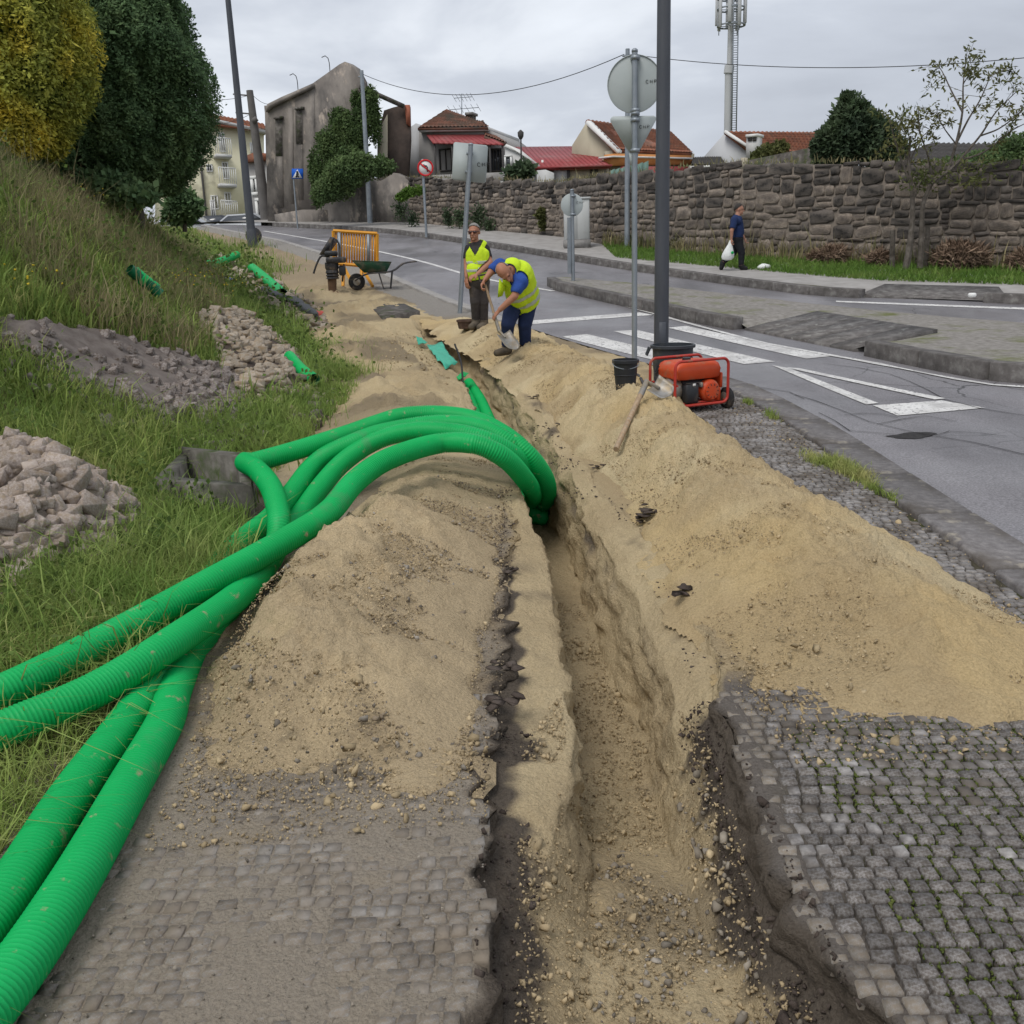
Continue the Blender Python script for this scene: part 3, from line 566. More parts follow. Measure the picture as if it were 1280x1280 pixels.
# cracks: thin irregular dark strips
MT['crack'] = mk('crack_fill', [(.016,.015,.015),(.03,.028,.027)], scale=30, rough=1, bump=.3)
for i, px in enumerate([[(1030,455),(1080,462),(1130,474),(1160,490),(1180,499),(1230,512),(1290,520)],[(985,492),(1030,505),(1080,525),(1130,540),(1200,550),(1290,570)],[(920,478),(980,490),(1010,500)],[(1130,545),(1060,538),(1040,520),(1020,515)],[(1100,532),(1150,520),(1200,528)],[(1060,520),(1100,516),(1125,522)],[(1170,546),(1200,540),(1260,548)]]):
    Q = spline([tuple(hit(u, v, flat0)[:2]) for u, v in px], .05); Q = Q+np.stack([fbm(Q[:,0]*6, Q[:,1]*6, 41+i), fbm(Q[:,0]*6, Q[:,1]*6, 51+i)], 1)*.07
    ribbon('crack', Q[::2], .010, MT['crack'], .0072+.0004*i, road, wob=1.6)
# kerb stones along the near road edge (flush), far kerb, island kerb
def stone_box(L, w, h, b=.012):
    m = MB().bbox((0,0,0), (L, w, h), b); return m
def kerb_run(parent, pts, length, w, h, zf, mat, name='kerb_stone', top=0., skip=None, gap=.008):
    P = spline([(p[0], p[1], 0) for p in pts], .05)[:,:2]; L = np.concatenate([[0], np.cumsum(np.linalg.norm(np.diff(P, axis=0), axis=1))]); s = 0; cache = {}
    while s+.25 < L[-1]:
        ln = min(length, L[-1]-s)
        a = np.array([np.interp(s, L, P[:,i]) for i in (0,1)]); b = np.array([np.interp(s+ln-gap, L, P[:,i]) for i in (0,1)]); s += ln
        c = (a+b)/2
        if skip and skip(c): continue
        key = round(float(np.linalg.norm(b-a)), 2)
        if key not in cache: cache[key] = stone_box(key, w, h).mesh(name); cache[key].materials.append(mat)
        o = ob(name, cache[key], None, parent); za, zb = float(zf(*a)), float(zf(*b))
        X = Vector((b[0]-a[0], b[1]-a[1], zb-za)).normalized(); Zv = Vector((0,0,1)); Yv = Zv.cross(X).normalized(); Zv = X.cross(Yv)
        Mx = Matrix((X, Yv, Zv)).transposed().to_4x4(); Mx.translation = Vector((c[0], c[1], (za+zb)/2+top-h/2+random.uniform(-.004,.004)))
        o.matrix_local = Mx
def emp_struct(name):
    o = bpy.data.objects.new(name, None); C.objects.link(o); o['kind'] = 'structure'; return o
kerb1 = emp_struct('kerb')
ky = np.linspace(.6, 10.6, 30)
kerb_run(kerb1, [(float(XK(y))+.17, y) for y in ky], .95, .33, .16, lambda x, y: z0(y), MT['kerb'], top=.030, gap=.016)
ky = np.linspace(16.8, 46, 50)
kerb_run(kerb1, [(float(XK(y))-.02, y) for y in ky], 1.0, .22, .14, lambda x, y: z0(y), MT['far_pave'], top=.028)
# far pavement
kerb2 = emp_struct('far_kerb')
ramp_c = [hit(1070, 372, flat0)[:2], hit(1262, 378, flat0)[:2]]
rc = (ramp_c[0]+ramp_c[1])/2; rl = np.linalg.norm(ramp_c[0]-ramp_c[1])/2
kerb_run(kerb2, FK[:-1], 1.05, .24, .34, lambda x, y: z0(y), MT['kerb_dark'], top=PV, skip=lambda c: np.linalg.norm(c-rc) < rl-.15)
def pv_z(x, y):
    a = np.array(ramp_c[0]); b = np.array(ramp_c[1]); t = (b-a)/np.linalg.norm(b-a); n = np.array([-t[1], t[0]]); n = n if n[1] > 0 else -n
    s = (x-rc[0])*t[0]+(y-rc[1])*t[1]; d = (x-rc[0])*n[0]+(y-rc[1])*n[1]
    along = np.clip((rl+.5-np.abs(s))/.5, 0, 1); dropd = np.clip(1-(d-.05)/.95, 0, 1)
    return z0(y)+PV-.006-(PV-.03)*along*dropd
sheet('pavement', rows(6.5, 49, .004, .03), lambda y: poly_at(FK, y)+.10, lambda y: poly_at(WALLP, y)+.6, 60, pv_z, MT['far_pave'])
# ramp slab
sa = MB(); a, b = np.array(ramp_c[0]), np.array(ramp_c[1]); t = (b-a)/np.linalg.norm(b-a); n = np.array([-t[1], t[0]]); n = n if n[1] > 0 else -n
q = [a, b, b+n*.95-t*.3, a+n*.95+t*.3]
zz = [z0(a[1])+.034, z0(b[1])+.034, z0(q[2][1])+PV+.004, z0(q[3][1])+PV+.004]
V = [(p[0], p[1], float(z)) for p, z in zip(q, zz)]
sa.prism(V, (0,0,-.09)); o = sa.build('ramp_slab', MT['kerb_dark'], kerb2)
# island
IF = [hit(u, v, flat0)[:2] for u, v in [(689,357),(700,363),(760,377),(830,393),(890,407),(945,416),(1000,427),(1066,441),(1110,449),(1170,462),(1230,474),(1300,480)]]
IB = [hit(u, v, flat0)[:2] for u, v in [(689,354),(705,350),(770,354),(830,359),(900,367),(960,374),(1020,381),(1080,387),(1140,393),(1200,398),(1260,403),(1320,408)]]
IF = np.array(IF); IB = np.array(IB); IH = .19
island = emp_struct('traffic_island')
n_i = 200; sf = np.linspace(0, len(IF)-1, n_i); A = np.stack([np.interp(sf, range(len(IF)), IF[:,k]) for k in (0,1)], 1); B = np.stack([np.interp(sf, range(len(IB)), IB[:,k]) for k in (0,1)], 1)
RA, RB = np.array(hit(932, 412.5, flat0)[:2]), np.array(hit(1070, 441, flat0)[:2])     # crossing ramp
def isl_drop(P): 
    t = (RB-RA)/np.linalg.norm(RB-RA); c = (RA+RB)/2; hl = np.linalg.norm(RB-RA)/2; s = (P-c)@t; n = np.array([-t[1], t[0]]); d = np.abs((P-c)@n)
    return np.clip((hl+.45-np.abs(s))/.55, 0, 1)*np.clip(1-(d-.0)/1.25, 0, 1)
tt = np.concatenate([np.linspace(0.02, .3, 14), np.linspace(.34, 1, 16)])
P = A[:,None]*(1-tt[None,:,None])+B[:,None]*tt[None,:,None]; x, y = P[...,0], P[...,1]
hz = np.interp(tt, [0, .8, 1], [IH-.008, IH*.6, .01])[None]*np.ones_like(x)
dr = isl_drop(P.reshape(-1, 2)).reshape(x.shape); hz = hz*(1-dr)+.02*dr+.010*fbm(x*3, y*3, 8)
V = np.stack([x, y, z0(y)+hz], -1).reshape(-1, 3)
o = ob('island_paving', meshnp('island_paving', V, gridf(n_i, len(tt)), True), MT['island'], island)
kerb_run(island, [tuple(p) for p in A[::6]], 1.0, .2, .32, lambda x, y: z0(y), MT['kerb_dark'], top=IH, skip=lambda c: isl_drop(np.array(c)[None])[0] > .55)
t = (RB-RA)/np.linalg.norm(RB-RA); n = np.array([-t[1], t[0]]); n = n if n[1] > 0 else -n
NS = 5
for k in range(NS):     # jointed ramp slabs
    a = RA+(RB-RA)*(k/NS)+t*.006; b = RA+(RB-RA)*((k+1)/NS)-t*.006; q = [a-n*.02, b-n*.02, b+n*1.25, a+n*1.25]
    zz = [z0(a[1])+.034, z0(b[1])+.034, z0(q[2][1])+IH+.012, z0(q[3][1])+IH+.012]
    MB().prism([(p[0], p[1], float(z)) for p, z in zip(q, zz)], (0,0,-.1)).build('ramp_slab', MT['kerb_dark'], island)
# --- cobbled footways
def cobble_mesh(k):
    r = random.Random(100+k); n = 8; pts = []
    cj = [(r.uniform(-.07,.07), r.uniform(-.07,.07)) for _ in range(4)]; base = [(-.5,-.41),(-.5,.41),(-.43,.5),(.43,.5),(.5,.41),(.5,-.41),(.43,-.5),(-.43,-.5)]; base = [(x+cj[q][0]-(.0), y+cj[q][1]) for (x, y), q in zip(base, (0,1,1,2,2,3,3,0))]
    top = [(x*r.uniform(.90,1.0), y*r.uniform(.90,1.0), r.uniform(-.16,-.08)) for x, y in base]; top_in = [(x*.90+r.uniform(-.025,.025), y*.90+r.uniform(-.025,.025), r.uniform(.0,.06)) for x, y in base]
    bot = [(x, y, -.75) for x, y in base]; V = np.array(bot+top+top_in)
    F = [(i, (i+1)%8, 8+(i+1)%8, 8+i) for i in range(8)]+[(8+i, 8+(i+1)%8, 16+(i+1)%8, 16+i) for i in range(8)]+[tuple(16+i for i in range(8))]
    F = [f[::-1] for f in F]
    return V, F
COB = [cobble_mesh(k) for k in range(18)]
def stone_cloud(name, items, V_F, mat, parent, big=300, kind='stuff', stuffname=None):
    """items: (importance, variant, Matrix rows (3x3), loc): the largest in view one by one, the rest joined"""
    items = sorted(items, key=lambda i: -i[0]); cache = {}
    for imp, k, R, loc in items[:big]:
        if k not in cache:
            V, F = V_F[k]; mb = MB().add(V, F); cache[k] = mb.mesh(name); cache[k].materials.append(mat)
        o = ob(name, cache[k], None, parent); Mx = Matrix([list(R[0])+[loc[0]], list(R[1])+[loc[1]], list(R[2])+[loc[2]], [0,0,0,1]])
        if parent is not None: Mx = Matrix.Translation(-Vector(parent.location)) @ Mx
        o.matrix_local = Mx
    if len(items) > big:
        mb = MB(); off = np.array(parent.location) if parent is not None else 0
        for imp, k, R, loc in items[big:]:
            V, F = V_F[k]; mb.add(V@np.array(R).T+np.array(loc)-off, F)
        o = ob(stuffname or name, mb.mesh(name), mat, parent); o['kind'] = 'stuff'
def vis(loc, size):
    d = np.array(loc)-CAM; z = d@CF
    if z < .3: return 0
    u, v = 640+FPX*(d@CR)/z, 640-FPX*(d@CU)/z
    return size/z*(1 if -20 < u < 1300 and -20 < v < 1310 else .001)
JOINTS = []
def lay_cobbles(name, y0, y1, xl, xr, pitch, mat, sink, parent, skew=0., keep=None, vis_ok=None, mat2=None, gap=.94):
    items = []; items2 = []; y = y0; JOINTS.clear()
    while y < y1:
        w = pitch*random.uniform(.92, 1.06); x = xl(y)-random.uniform(0, pitch)
        xe = xr(y)
        while x < xe:
            ww = pitch*random.uniform(.8, 1.25); cx = x+ww/2; cy = y+w/2+skew*cx+.012*math.sin(cx*3)+random.uniform(-.003,.003)
            x += ww
            if cx-ww*.3 < xl(cy) or cx+ww*.3 > xr(cy): continue
            if keep and not keep(cx, cy): continue
            R = rotz(random.uniform(-.08,.08))@np.diag([ww*gap, w*gap, .055])
            tx, ty_ = random.uniform(-.035,.035), random.uniform(-.035,.035); R = np.array([[1,0,tx],[0,1,ty_],[-tx,-ty_,1]])@R
            if random.random() < .5: R = R@np.diag([-1,-1,1])
            loc = (cx, cy, float(z0(cy))+.004-sink(cx, cy)+random.uniform(-.003,.003))
            im = vis(loc, ww)*(1 if vis_ok is None or vis_ok(cx, cy) else .01)
            it = (im, random.randrange(len(COB)), R, loc); (items if mat2 is None or cx > float(edgeR(cy))+.10+.10*float(fbm(cx*3, cy*3, 5)) else items2).append(it)
            if y < 4: JOINTS.extend([(cx-ww/2+random.uniform(-.004,.004), cy+random.uniform(-.5,.5)*w) for _ in range(7)]+[(cx+random.uniform(-.5,.5)*ww, cy-w/2+random.uniform(-.004,.004)) for _ in range(7)])
        y += w
    stone_cloud(name, items, COB, mat, parent, 300 if mat2 is None else 240)
    if items2: stone_cloud(name, items2, COB, mat2, parent, 60)
fw = emp_struct('footway')
buriedL = lambda x, y: float(heap(HEAP_L, x, y)) > .03
lay_cobbles('cobble', 1.25, 3.3, lambda y: np.interp(y, [1,3.2,3.3,7],[-1.45,-1.45,-.5,-.35]), lambda y: float(edgeL(y))-.006, .048, MT['granite_dirty'],
    lambda x, y: .0062+.008*max(0, float(fbm(x*2.6, y*2.6, 17)))+.006*max(0, y-2.3), fw, .02, lambda x, y: not buriedL(x, y))
fw2 = emp_struct('footway')
lay_cobbles('cobble', 1.25, 10.6, lambda y: float(edgeR(y))+.004, lambda y: float(XK(y))-.005, .051, MT['granite_wet'],
    lambda x, y: -.003+.006*max(0., float(fbm(x*1.6, y*1.6, 18)))+.010*max(0, 1-(x-float(edgeR(y)))/.22), fw2, -.06, lambda x, y: float(heap(HEAP_R, x, y)) < .03 and (y < 3.25 or x > 1.5), None, MT['granite_dirty'], .885)
# ================================================================== LOOSE STONE, HEAPS, PIPES
def hull(seed, n=11, flat=.7, box=False, inset=.0):
    r = np.random.default_rng(seed)
    if box: 
        P = np.array([[x,y,z] for x in (-.5,.5) for y in (-.5,.5) for z in (-.5,.5)])*r.uniform(.85, 1.05, (8,3)); P = np.vstack([P*np.array([1,.9,.9]), P*np.array([.9,1,.9]), P*np.array([.9,.9,1])])
    else:
        P = r.normal(size=(n,3)); P /= np.linalg.norm(P, axis=1)[:,None]; P *= r.uniform(.38, .56, (n,1))
    P = P*np.array([1, r.uniform(.75,1), flat])
    bm = bmesh.new()
    for p in P: bm.verts.new(p)
    res = bmesh.ops.convex_hull(bm, input=bm.verts)
    for v in [v for v in bm.verts if not v.link_faces]: bm.verts.remove(v)
    bmesh.ops.triangulate(bm, faces=bm.faces[:]); bm.verts.index_update()
    V = np.array([v.co[:] for v in bm.verts]); F = [tuple(v.index for v in f.verts) for f in bm.faces]; bm.free(); return V, F
ROCK = [hull(i, 13, .62) for i in range(20)]; CUBE = [hull(50+i, box=True, flat=.85) for i in range(12)]; GRIT = [hull(90+i, 8, .8) for i in range(8)]
def shard(seed):
    r = np.random.default_rng(seed); P = np.array([[x,y,z] for x in (-.5,.5) for y in (-.5,.5) for z in (-.5,.5)])*r.uniform(.55, 1.12, (8,3)); P = np.vstack([P, r.uniform(-.5, .5, (2,3))*1.1])*np.array([1, r.uniform(.6,.95), r.uniform(.4,.7)]); bm = bmesh.new()
    for p in P: bm.verts.new(p)
    bmesh.ops.convex_hull(bm, input=bm.verts)
    for v in [v for v in bm.verts if not v.link_faces]: bm.verts.remove(v)
    bmesh.ops.bevel(bm, geom=bm.edges[:], offset=.03, segments=1, affect='EDGES'); bmesh.ops.triangulate(bm, faces=bm.faces[:]); bm.verts.index_update(); V = np.array([v.co[:] for v in bm.verts]); F = [tuple(v.index for v in f.verts) for f in bm.faces]; bm.free(); return V, F
SHARD = [shard(130+i) for i in range(20)]
MT['clod2'] = mk('brown_crumbs', [(.16,.125,.09),(.25,.20,.14),(.33,.27,.19)], scale=3, rough=.97, bump=.3, bscale=120, island=.35, spec=.1)
MT['rubble_soil'] = mk('rubble_soil', [(.16,.125,.10),(.22,.18,.145),(.28,.235,.19)], scale=9, rough=1, bump=.8, bscale=60, spec=.08, bdist=.015)
MT['soil_grey'] = mk('greyish_soil', [(.125,.103,.093),(.17,.145,.13),(.215,.187,.168)], scale=9, rough=1, bump=.8, bscale=60, spec=.08, bdist=.015)
def cloud(name, P, S, T, mat, parent=None, kind='stuff', squash=1.0):
    """thousands of small pieces in one mesh"""
    P = np.asarray(P, float); n = len(P); S = np.broadcast_to(np.asarray(S, float), (n,)); k = RNG.integers(0, len(T), n); VV = []; FF = []; off = 0
    q = RNG.normal(size=(n,4)); q /= np.linalg.norm(q, axis=1)[:,None]; w, x, y, z = q.T
    R = np.stack([1-2*(y*y+z*z),2*(x*y-z*w),2*(x*z+y*w),2*(x*y+z*w),1-2*(x*x+z*z),2*(y*z-x*w),2*(x*z-y*w),2*(y*z+x*w),1-2*(x*x+y*y)], 1).reshape(n,3,3)
    for t in range(len(T)):
        i = np.where(k == t)[0]
        if not len(i): continue
        V, F = T[t]; F = np.array(F); X = np.einsum('nij,vj->nvi', R[i], V)*S[i][:,None,None]; X[...,2] *= squash; X += P[i][:,None]
        VV.append(X.reshape(-1,3)); FF.append((F[None]+(np.arange(len(i))*len(V))[:,None,None]+off).reshape(-1,3)); off += X.shape[0]*X.shape[1]
    V = np.vstack(VV)
    if parent is not None: V = V-np.array(parent.location)
    o = ob(name, meshnp(name, V, [np.vstack(FF)]), mat, parent)
    if kind: o['kind'] = kind
    return o
def randrot(tilt=1.2):
    a = random.uniform(0, 6.28); R = rotz(a); ax = random.uniform(-tilt, tilt); c, s = math.cos(ax), math.sin(ax)
    return np.array([[1,0,0],[0,c,-s],[0,s,c]])@R
def heap_mesh(name, H, label, seed):
    a = np.array(H); Y = rows(a[0,0]-.05, a[-1,0]+.05, .0042, .004); xc = np.interp(Y, a[:,0], a[:,1]); w = np.interp(Y, a[:,0], a[:,3])*1.18
    u = np.linspace(-1, 1, 120)[None]; X = xc[:,None]+w[:,None]*u; YY = np.repeat(Y[:,None], 120, 1)
    # uneven outline: warp the place where the height is read
    wx = X+fbm(X*1.6, YY*1.6, seed)*.16+fbm(X*5, YY*5, seed+1)*.06; wy = YY+fbm(X*1.7, YY*1.7, seed+2)*.34+fbm(X*6, YY*6, seed+8)*.14
    h = heap(H, wx, wy); body = np.clip(h*5, 0, 1)
    h = h+body*(fbm(X*3, YY*3, seed+3)*.05+fbm(X*9, YY*9, seed+4)*.058+(np.abs(fbm(X*4, YY*4, seed+12))-.2)*.05+np.clip(fbm(X*17, YY*17, seed+9, 2)-.25, 0, 1)*.05+np.abs(fbm(X*30, YY*30, seed+5, 3))*.030)
    Z = z0(YY)+np.maximum(h, -.05)
    sand = np.array([.62,.505,.315]); rich = np.array([.575,.435,.235])
    f = np.clip(.5+fbm(X*1.7, YY*1.2, seed+6)*1.5, 0, 1)[...,None]; col = sand*f+rich*(1-f)
    globals()['f_'] = f
    return X, YY, Z, h, col
def above(X, h):
    F = gridf(*X.shape); return F[(h.ravel()[F] > -.04).any(1)]
def P3(L): return [onz(u, v, z) for u, v, z in L]
def G(x): return x
gz = lambda y: float(z0(y))
A = P3([(-1000,1260,.10),(-600,1100,.11),(-330,985,.15),(-160,925,.13),(0,866,.17),(120,806,.17),(250,735,.215),(363,672,.27),(411,640,.32),(444,602,.39),(485,574,.45),(545,555,.46),(592,555,.46),(630,572,.36),(655,598,.16),(667,618,-.10),(664,628,-.30)])
B = P3([(-1000,1340,.09),(-600,1170,.09),(-330,1055,.13),(-160,985,.10),(0,914,.15),(120,862,.165),(220,800,.19),(300,742,.14),(342,690,.125),(349,650,.24),(340,612,.32),(322,588,.35),(306,578,.36),(320,577,.36),(370,563,.38),(427,545,.42),(470,530,.47),(505,520,.50),(545,518,.50),(590,524,.48),(630,543,.40),(662,570,.26),(682,600,.05),(684,622,-.18),(676,630,-.36)])
Cc = P3([(-300,1430,.09),(-160,1315,.09),(-6,1140,.078),(88,996,.07),(172,883,.062),(222,800,.056),(262,722,.06),(300,678,.085),(338,648,.14),(366,615,.20),(386,588,.26),(408,569,.33),(445,552,.40),(485,539,.44),(545,530,.47),(600,535,.45),(640,556,.34),(670,588,.12),(679,610,-.10),(673,624,-.30)])
D = P3([(-300,1550,.09),(-160,1420,.09),(0,1240,.078),(90,1108,.078),(160,985,.066),(205,905,.062),(218,862,.05),(238,820,.02),(272,785,-.0),(300,752,.02),(330,705,.06),(372,648,.10),(403,606,.20),(430,577,.30),(466,553,.39),(510,540,.45),(560,540,.46),(610,551,.40),(650,575,.24),(676,603,.0),(682,618,-.15),(675,630,-.34)])
def ext(P, tail): return P+[np.array(t) for t in tail]
tailx = [(.14,7.2,-.28),(-.06,8.3,-.22),(-.26,9.6,-.14),(-.42,11.0,-.05),(-.60,12.4,-.02)]
gtail = lambda dx, dz: [(x+dx, y, z+dz) for x, y, z in tailx]
PIPE_XY = np.vstack([spline(ext(A, gtail(.03, -.08)), .04), spline(ext(B, gtail(-.03, .06)), .04), spline(ext(Cc, gtail(.10, .04)), .04), spline(ext(D, gtail(.07, -.09)), .04)])
def off_pipes(P, r=.10):
    d = np.min(((P[:,None,:2]-PIPE_XY[None,:,:2])**2).sum(-1), 1); return P[d > r*r]
# right heap
X, YY, Z, h, col = heap_mesh('sand_heap', HEAP_R, '', 200)
t = np.maximum(np.clip((fbm(X*2.5, YY*2.5, 210)-.15)*4, 0, .6)*np.clip((1.0-X)/.3, 0, 1), np.clip((fbm(X*1.4, YY*1.1, 214)-.12)*3, 0, .55))
col = col*(1-t[...,None])+np.array([.44,.335,.20])*t[...,None]
hr = empty('sand_heap', (1.4, 6, float(z0(6))), 'long heap of yellow sand lying on the cobbles between the trench and the road', 'sand heap', 'heaps of dug sand')
V = np.stack([X, YY, Z], -1).reshape(-1,3)-np.array(hr.location)
ob('sand_body', meshnp('sand_body', V, above(X, h), True, col.reshape(-1,3)), MT['heap'], hr)
P = scatter([(.8,3.0),(2.15,3.0),(2.15,8.5),(.9,11),(-.3,15),(-.6,14),(.3,10),(.75,6)], 42000); z = np.interp(0,[0],[0])
def onheap(H, P, sc): 
    if H is HEAP_L: P = off_pipes(P)
    hh = heap(H, P[:,0], P[:,1]); k = hh > -.03; P = P[k]; return np.column_stack([P, z0(P[:,1])+np.maximum(hh[k], 0)+.004])
Q = onheap(HEAP_R, P, 1); cloud('clod', Q, np.exp(RNG.normal(-4.95, .5, len(Q))), GRIT, MT['clod'], hr)
big = onheap(HEAP_R, scatter([(1.0,3.0),(2.1,3.0),(2.1,8.5),(1,8.5)], 420), 1); cloud('clod', big, np.exp(RNG.normal(-3.75, .4, len(big))), GRIT, MT['clod'], hr)
# left heap
X, YY, Z, h, col = heap_mesh('sand_heap', HEAP_L, '', 300)
t = np.clip((X+.72)/.35+fbm(X*3, YY*3, 311)*1.0, 0, 1)*.75; t = np.maximum(t, np.clip((fbm(X*2, YY*2, 312)+.05)*2.5, 0, .5))
col = np.array([.58,.455,.28])*(.9+.2*f_)*(1-t[...,None])+np.array([.44,.345,.22])*t[...,None]
hl = empty('sand_heap', (-.75, 4.5, float(z0(4.5))), 'brownish sand heap with dark clods beside the green pipes, left of the trench', 'sand heap', 'heaps of dug sand')
V = np.stack([X, YY, Z], -1).reshape(-1,3)-np.array(hl.location)
ob('sand_body', meshnp('sand_body', V, above(X, h), True, col.reshape(-1,3)), MT['heap'], hl)
P = scatter([(-1.4,2.55),(-.05,2.55),(-.05,7.2),(-1.4,7.2)], 24000)
Q = onheap(HEAP_L, P, 1); cloud('clod', Q, np.exp(RNG.normal(-4.85, .5, len(Q))), GRIT, MT['clod'], hl)
k = onheap(HEAP_L, scatter([(-1.2,2.7),(-.05,2.7),(-.05,6.5),(-1.2,6.5)], 1300), 1); cloud('grey_clod', k, np.exp(RNG.normal(-4.4, .5, len(k))), GRIT, MT['pebble'], hl)
k = onheap(HEAP_L, scatter([(-1.2,2.55),(-.1,2.55),(-.1,3.2),(-1.2,3.2)], 60), 1); cloud('clod', k, np.exp(RNG.normal(-3.5, .35, len(k))), GRIT, MT['clod'], hl)
# grit and stones in the trench and on the dirt
def site_z(P):
    """height of the dug strip at points (approximate section lookup)"""
    T = trn(P[:,1]); out = np.zeros(len(P))
    for i in range(len(P)): out[i] = np.interp(P[i,0], T[i,:,0], T[i,:,1])
    return z0(P[:,1])+out
P = scatter([(-.05,1.3),(.66,1.3),(.66,3.1),(.5,4.2),(.42,5.5),(.15,5.5),(.2,3.5),(0,3)], 9000); P = np.column_stack([P, site_z(P)+.004])
S = np.exp(RNG.normal(-4.65, .5, len(P))); cloud('trench_grit', P, S, GRIT, MT['clod'])
P = scatter([(.1,1.3),(.64,1.3),(.62,2.9),(.25,2.9)], 420); P = np.column_stack([P, site_z(P)+.006]); cloud('trench_gravel', P, np.exp(RNG.normal(-4.15, .45, len(P))), ROCK, MT['pebble'])
P = scatter([(.5,1.3),(.66,1.3),(.64,3.0),(.55,3.0)], 60); P = np.column_stack([P, site_z(P)+.01]); cloud('trench_gravel', P, np.exp(RNG.normal(-3.6, .35, len(P))), ROCK, MT['pebble'])
P = scatter([(-.12,1.2),(.05,1.2),(.05,3.1),(-.12,3.1)], 900); P = np.column_stack([P, site_z(P)+.003]); cloud('soil_crumbs', P, np.exp(RNG.normal(-4.7, .5, len(P))), GRIT, MT['soil_dark'])
P = scatter([(.56,1.2),(.72,1.2),(.72,3.3),(.6,3.3)], 1100); P = np.column_stack([P, site_z(P)+.003]); cloud('soil_crumbs', P, np.exp(RNG.normal(-4.5, .5, len(P))), GRIT, MT['soil_dark'])
P = scatter([(-1.4,1.3),(-.1,1.3),(-.1,3.0),(-1.4,2.9)], 1700); P = np.column_stack([P, z0(P[:,1])+.006]); cloud('pavement_grit', P, np.exp(RNG.normal(-5.35, .5, len(P))), GRIT, MT['pebble'])
P = scatter([(1.6,3.4),(2.35,3.0),(2.4,9.2),(1.95,9.2),(2.0,6)], 900); P = np.column_stack([P, z0(P[:,1])+.008]); cloud('pavement_grit', P, np.exp(RNG.normal(-4.7, .5, len(P))), GRIT, MT['clod'])
P = scatter([(-1.8,7.5),(-.2,7.0),(-.6,11),(-1.6,16.5),(-3,17),(-1.9,10.6)], 2200); P = np.column_stack([P, site_z(P)+.01]); cloud('dirt_crumbs', P, np.exp(RNG.normal(-4.1, .5, len(P))), GRIT, MT['clod'])
P = off_pipes(scatter([(-.6,2.9),(-.06,2.9),(-.02,6.6),(-.5,7)], 5200)); P = np.column_stack([P, surf(P[:,0], P[:,1])+.003]); cloud('dirt_crumbs', P, np.exp(RNG.normal(-4.9, .5, len(P))), GRIT, MT['clod2'])
P = off_pipes(scatter([(-1.2,2.35),(-.1,2.45),(-.1,2.95),(-1.2,2.95)], 1500)); P = np.column_stack([P, z0(P[:,1])+.006]); cloud('spilt_sand', P, np.exp(RNG.normal(-4.9, .6, len(P))), GRIT, MT['clod'])
P = scatter([(.85,2.7),(2.1,2.7),(2.1,3.5),(.85,3.5)], 2200); P = np.column_stack([P, z0(P[:,1])+.008]); cloud('spilt_sand', P, np.exp(RNG.normal(-4.9, .6, len(P))), GRIT, MT['clod'])
# broken bits of dark bitumen and soil sticking out along the broken edges
for poly, n, mu in (([(-.12,3.1),(.03,3.1),(.0,6.6),(-.1,6.6)], 420, -4.3), ([(.66,3.4),(.9,3.4),(.75,6),(.62,6)], 190, -4.2), ([(.3,6),(.62,6),(.35,8.6),(.15,8.6)], 150, -4.0)):
    P = scatter(poly, n); k = fbm(P[:,0]*2, P[:,1]*2.3, 19) > -.02; P = P[k]; P = np.column_stack([P, surf(P[:,0], P[:,1])+.002]); cloud('bitumen_crumbs', P, np.exp(RNG.normal(mu, .35, len(P))), GRIT, MT['soil_dark'], squash=.6)
# lifted lumps of the old bitumen edge, right side of the trench
LUMPS = ['dark crust lump standing out of the sand level with the middle of the right heap', 'flat dark crust patch on the trench shoulder nearest the right cobbles', 'dark crust scrap just below the shovel on the trench shoulder', 'dark crust scrap farthest along the right trench edge, beyond the pipes', 'dark crust scrap on the right trench edge opposite the pipe bend', 'small dark crust piece on the left trench edge below the pipe bend', 'dark crust piece on the left trench edge beside the sand heap', 'dark crust piece nearest the camera on the left trench edge', 'small dark crust piece beside the flat patch on the right shoulder']
for i, (u, v, s) in enumerate([(812,640,.19),(862,742,.20),(745,585,.12),(668,497,.13),(700,532,.11),(640,716,.10),(634,838,.15),(633,882,.13),(800,650,.12)]):
    p = hit(u, v, surf); mb = MB()
    for q in range(5):
        V, F = ROCK[(i*3+q) % 20]; R = rotz(random.uniform(0, 6)); mb.add((V*np.array([s*.85, s*.8, .030])*random.uniform(.45, .8))@R.T+p+np.array([random.uniform(-.4,.4)*s, random.uniform(-.45,.45)*s, .002+.006*q]), F)
    o = mb.build('bitumen_lump', MT['soil_dark']); tag(o, LUMPS[i], 'paving lump', 'dark paving lumps along the trench')

